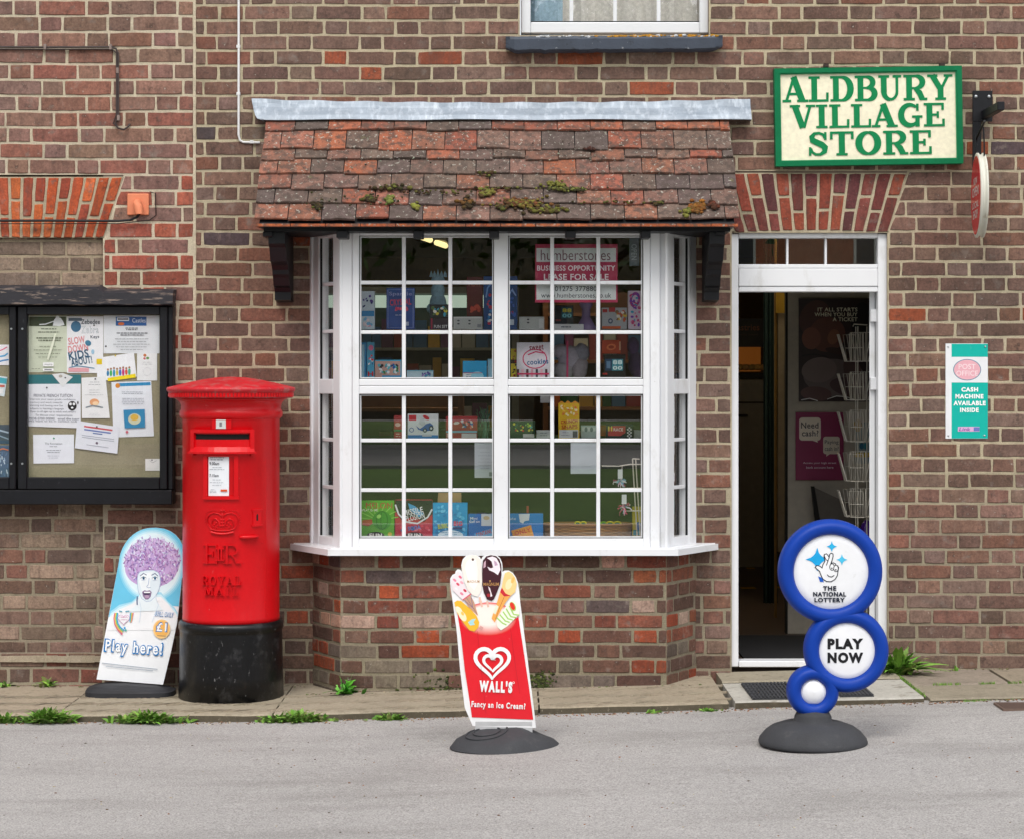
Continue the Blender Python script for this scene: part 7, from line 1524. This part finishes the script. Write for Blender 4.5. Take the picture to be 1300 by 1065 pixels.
# wire stand with hair ties
ws = thing('wire_stand', tuple(W(806, 684, -.10)), 'white wire accessory stand in the lower right window corner', 'display stand')
b = MB(); yv = -.12
for x0, x1 in ((803, 809), (807, 813)): b.tube([W(x0, 582, yv), W(x1, 682, yv + .02)], .0034, 6)
b.tube([W(764, 591, yv), W(785, 591.5, yv), W(800, 589, yv), W(814, 589, yv)], .003, 6); b.tube([W(803, 582, yv), W(812, 582.5, yv)], .0034, 6); b.tube([W(795, 648, yv), W(814, 648, yv)], .003, 6); b.tube([W(774, 620, yv), W(815, 619, yv)], .003, 6)
b.tube([W(790, 590, yv), W(789, 600, yv - .01)], .002, 5)
b.build('wire', M['wire'], ws)
for (px, py, lab, sd_) in ((787, 611, 'packet of pink and blue hair ties hanging higher on the wire stand', 1), (792, 643, 'packet of pale multicoloured hair ties hanging lower on the wire stand', 2)):
    b = MB(); rn = random.Random(sd_)
    for i in range(26):
        a_ = rn.uniform(0, 6.28); r = rn.uniform(2, 8); X = px + r * math.cos(a_) * 1.1; Y = py + r * math.sin(a_) * (.8 if sd_ == 1 else 1.3)
        b.tube([W(px + (X - px) * .3, py + (Y - py) * .3, yv - .01), W(X, Y, yv - .02), W(X + rn.uniform(-3, 3), Y + rn.uniform(1, 4), yv - .015)], .0028, 5, tint(lin(rn.choice(['c83a6a', '3a6ac8', 'e0c8d8', '9a3a5a', '8ac0c8', 'd8a0b8', 'e8e8ee'])), rn, .2))
    b.box(sx(px - 3, yv), sx(px + 3, yv), yv - .028, yv - .026, sz(py - 4, yv), sz(py - 16, yv), lin('cdd2d6'))
    tag(b.build('hair_tie_pack', M['print']), lab, 'hair ties', 'hair tie packets on the wire stand')
carton(803, 643, 815.5, 680, 'b8a82c', 'yellow printed card behind the wire stand', lambda a, rn: (a.oval(811, 668, 4, 6, '2a6ab0'), a.rect(804, 672, 815, 679, '2a8a9a')), y=-.03)
# right side light: papers and stickers hang just inside
def sideart(t0, t1, py0, py1, c, label, art=None, off=-.05):
    p, U, N, g0, g1 = cR; b = MB(); u0 = g0 + (g1 - g0) * t0; u1 = g0 + (g1 - g0) * t1; b.obox(p, U, N, Vector((0, 0, 1)), u0, u1, off - .001, off, sz(py1, -.12), sz(py0, -.12), lin(c))
    a = Art(b, lambda x, y, l: p + U * (u0 + (u1 - u0) * x) + N * (off + l) + Vector((0, 0, sz(py0 + (py1 - py0) * y, -.12))))
    if art: art(a, random.Random(3))
    return tag(b.build('window_notice', M['print']), label, 'notice')
def tl(a, rn):
    for k in range(12): a.rect(.1, .04 + k * .08, .1 + rn.uniform(.4, .75), .055 + k * .08, '8a949a')
sideart(0, .72, 504, 541, 'b9c3c8', 'white typed sheet high in the lower right side light', tl); sideart(0, .70, 542, 577, 'b4bec4', 'white typed sheet directly under the first in the right side light', tl)
sideart(.22, .72, 600, 611, 'c4c6d0', 'small barcode label in the right side light', lambda a, rn: [a.rect(.1 + k * .08, .2, .14 + k * .08, .8, '4a4a5a') for k in range(10)])
sideart(.0, .68, 623, 653, '9accd0', 'pale turquoise sticker with a dark green oval in the right side light', lambda a, rn: a.oval(.5, .5, .16, .22, '1a6a5a'))
sideart(.0, .62, 655, 681, 'c9a63a', 'yellow and blue card at the foot of the right side light', lambda a, rn: (a.oval(.4, .5, .25, .25, '3a8ab0'), a.oval(.5, .3, .12, .1, 'e8e0c8')))

# ================================================================ ACROSS THE GREEN (seen only as reflections)
def cottage(x0, x1, y, zt, c, roofc, label, nwin):
    t = thing('cottage', ((x0 + x1) / 2, y, 0), label, 'house'); b = MB(); b.box(x0, x1, y - 7, y, -.1, zt, lin(c)); wl = b.build('wall', M['brick'], t)
    b = MB(); b.prism([(x0 - .3, y + .4, zt), (x0 - .3, y - 7.4, zt), (x0 - .3, y - 3.5, zt + 3.4)], (x1 - x0 + .6, 0, 0), lin(roofc)); rf = b.build('roof', M['tile'], t)
    b = MB(); b.box(x0 + 1, x0 + 1.9, y - 4, y - 3.1, zt + 2, zt + 4.6, lin(c)); b.build('chimney', M['brick'], rf)
    for k in range(nwin):
        for z in (1.0, 4.3):
            xc = x0 + (x1 - x0) * (k + .5) / nwin
            b = MB(); b.box(xc - .55, xc + .55, y, y + .06, z, z + 1.25, lin('dcdcd8')); wn = b.build('window', M['matt'], t)
            b = MB(); [b.box(xc - .48 + i * .5, xc - .02 + i * .5, y + .061, y + .065, z + .08, z + 1.17, lin('20242a')) for i in (0, 1)]; b.build('pane', M['gloss_print'], wn)
    return t
cottage(-22, -9, -47, 6.2, 'b07a62', '6a4a40', 'brick cottage across the green on the left, under a brown tiled roof', 4)
cottage(4, 15, -44, 6.2, 'b8745a', '70483c', 'redder brick cottage across the green on the right, with white windows', 3)
cottage(20, 34, -52, 6, '8a6a58', '5a4a44', 'broad brick house at the far right of the green', 4)
def tree(x, y, h, cr, n, label, cols, seed):
    rn = random.Random(seed); t = thing('tree', (x, y, 0), label, 'tree', 'trees across the green'); b = MB()
    b.tube([(x, y, -.1), (x + .1, y, h * .25), (x - .1, y + .1, h * .5), (x, y, h * .8)], [h * .035, h * .028, h * .02, h * .006], 10)
    cl = []
    for k in range(9):
        a = rn.uniform(0, 6.28); z0 = h * rn.uniform(.28, .6); L = cr * rn.uniform(.5, .95); e = Vector((x + L * math.cos(a), y + L * math.sin(a), z0 + h * rn.uniform(.08, .3)))
        b.tube([(x, y, z0), ((x + e.x) / 2, (y + e.y) / 2, z0 + (e.z - z0) * .35), e], [h * .014, h * .009, h * .003], 6); cl.append(e)
    b.build('trunk', M['bark'], t); b = MB()
    for k in range(16): a = rn.uniform(0, 6.28); r = cr * math.sqrt(rn.random()) * .8; cl.append(Vector((x + r * math.cos(a), y + r * math.sin(a), h * rn.uniform(.4, .95))))
    for i in range(n):
        c_ = rn.choice(cl); p = c_ + Vector((rn.gauss(0, 1), rn.gauss(0, 1), rn.gauss(0, .8))) * cr * .24; s_ = rn.uniform(.12, .22)
        a1 = Vector((rn.gauss(0, 1), rn.gauss(0, 1), rn.gauss(0, 1))).normalized(); a2 = a1.cross(Vector((rn.gauss(0, 1), rn.gauss(0, 1), rn.gauss(0, 1)))).normalized()
        b.face([p - a1 * s_, p + a2 * s_ * .5, p + a1 * s_, p - a2 * s_ * .5], tint(lin(rn.choice(cols)), rn, .25))
    b.build('crown', M['leaf'], t)
GR = ['3c5a24', '4a6a2a', '2f4a1e', '56783a']
tree(-7, -40, 12, 4.5, 11000, 'tall rounded tree across the green between the two nearer cottages', GR, 1)
tree(1, -46, 13.5, 5, 11000, 'tallest tree across the green, left of the redder cottage', ['34501f', '425f26', '2a421a'], 2)
tree(17.5, -42, 10, 4, 11000, 'smaller tree across the green right of the redder cottage', GR, 3)
tree(-27, -38, 11, 4.5, 11000, 'tree at the far left of the green', ['4a6a2a', '5c7c34', '3a5822'], 4)

# wooded hill behind the cottages, put in to block sky from the pane reflections
b = MB(); rn = random.Random(5)
for i in range(70):
    for j in range(14):
        def H(i, j): x = -150 + 300 * i / 70; y = -66 - j * 8; return (x, y, -.2 + 34 * (1 - math.exp(-j * .22)) * (.8 + .2 * noise.noise(Vector((x * .02, j * .2, 0)))) + (2.6 * noise.noise(Vector((x * .23, y * .2, 5))) if j else 0))
        b.face([H(i, j), H(i, j + 1), H(i + 1, j + 1), H(i + 1, j)], lin('5a4a34'), 0, False)
o = b.build('hill', mat('hill_wood', '4e4a30', rough=1, var=[(.12, .6, 1.3), (.9, .6, 1.4)], bump=[(.6, 1, 1.5)]), loc=(0, 0, 0)); structure(o)
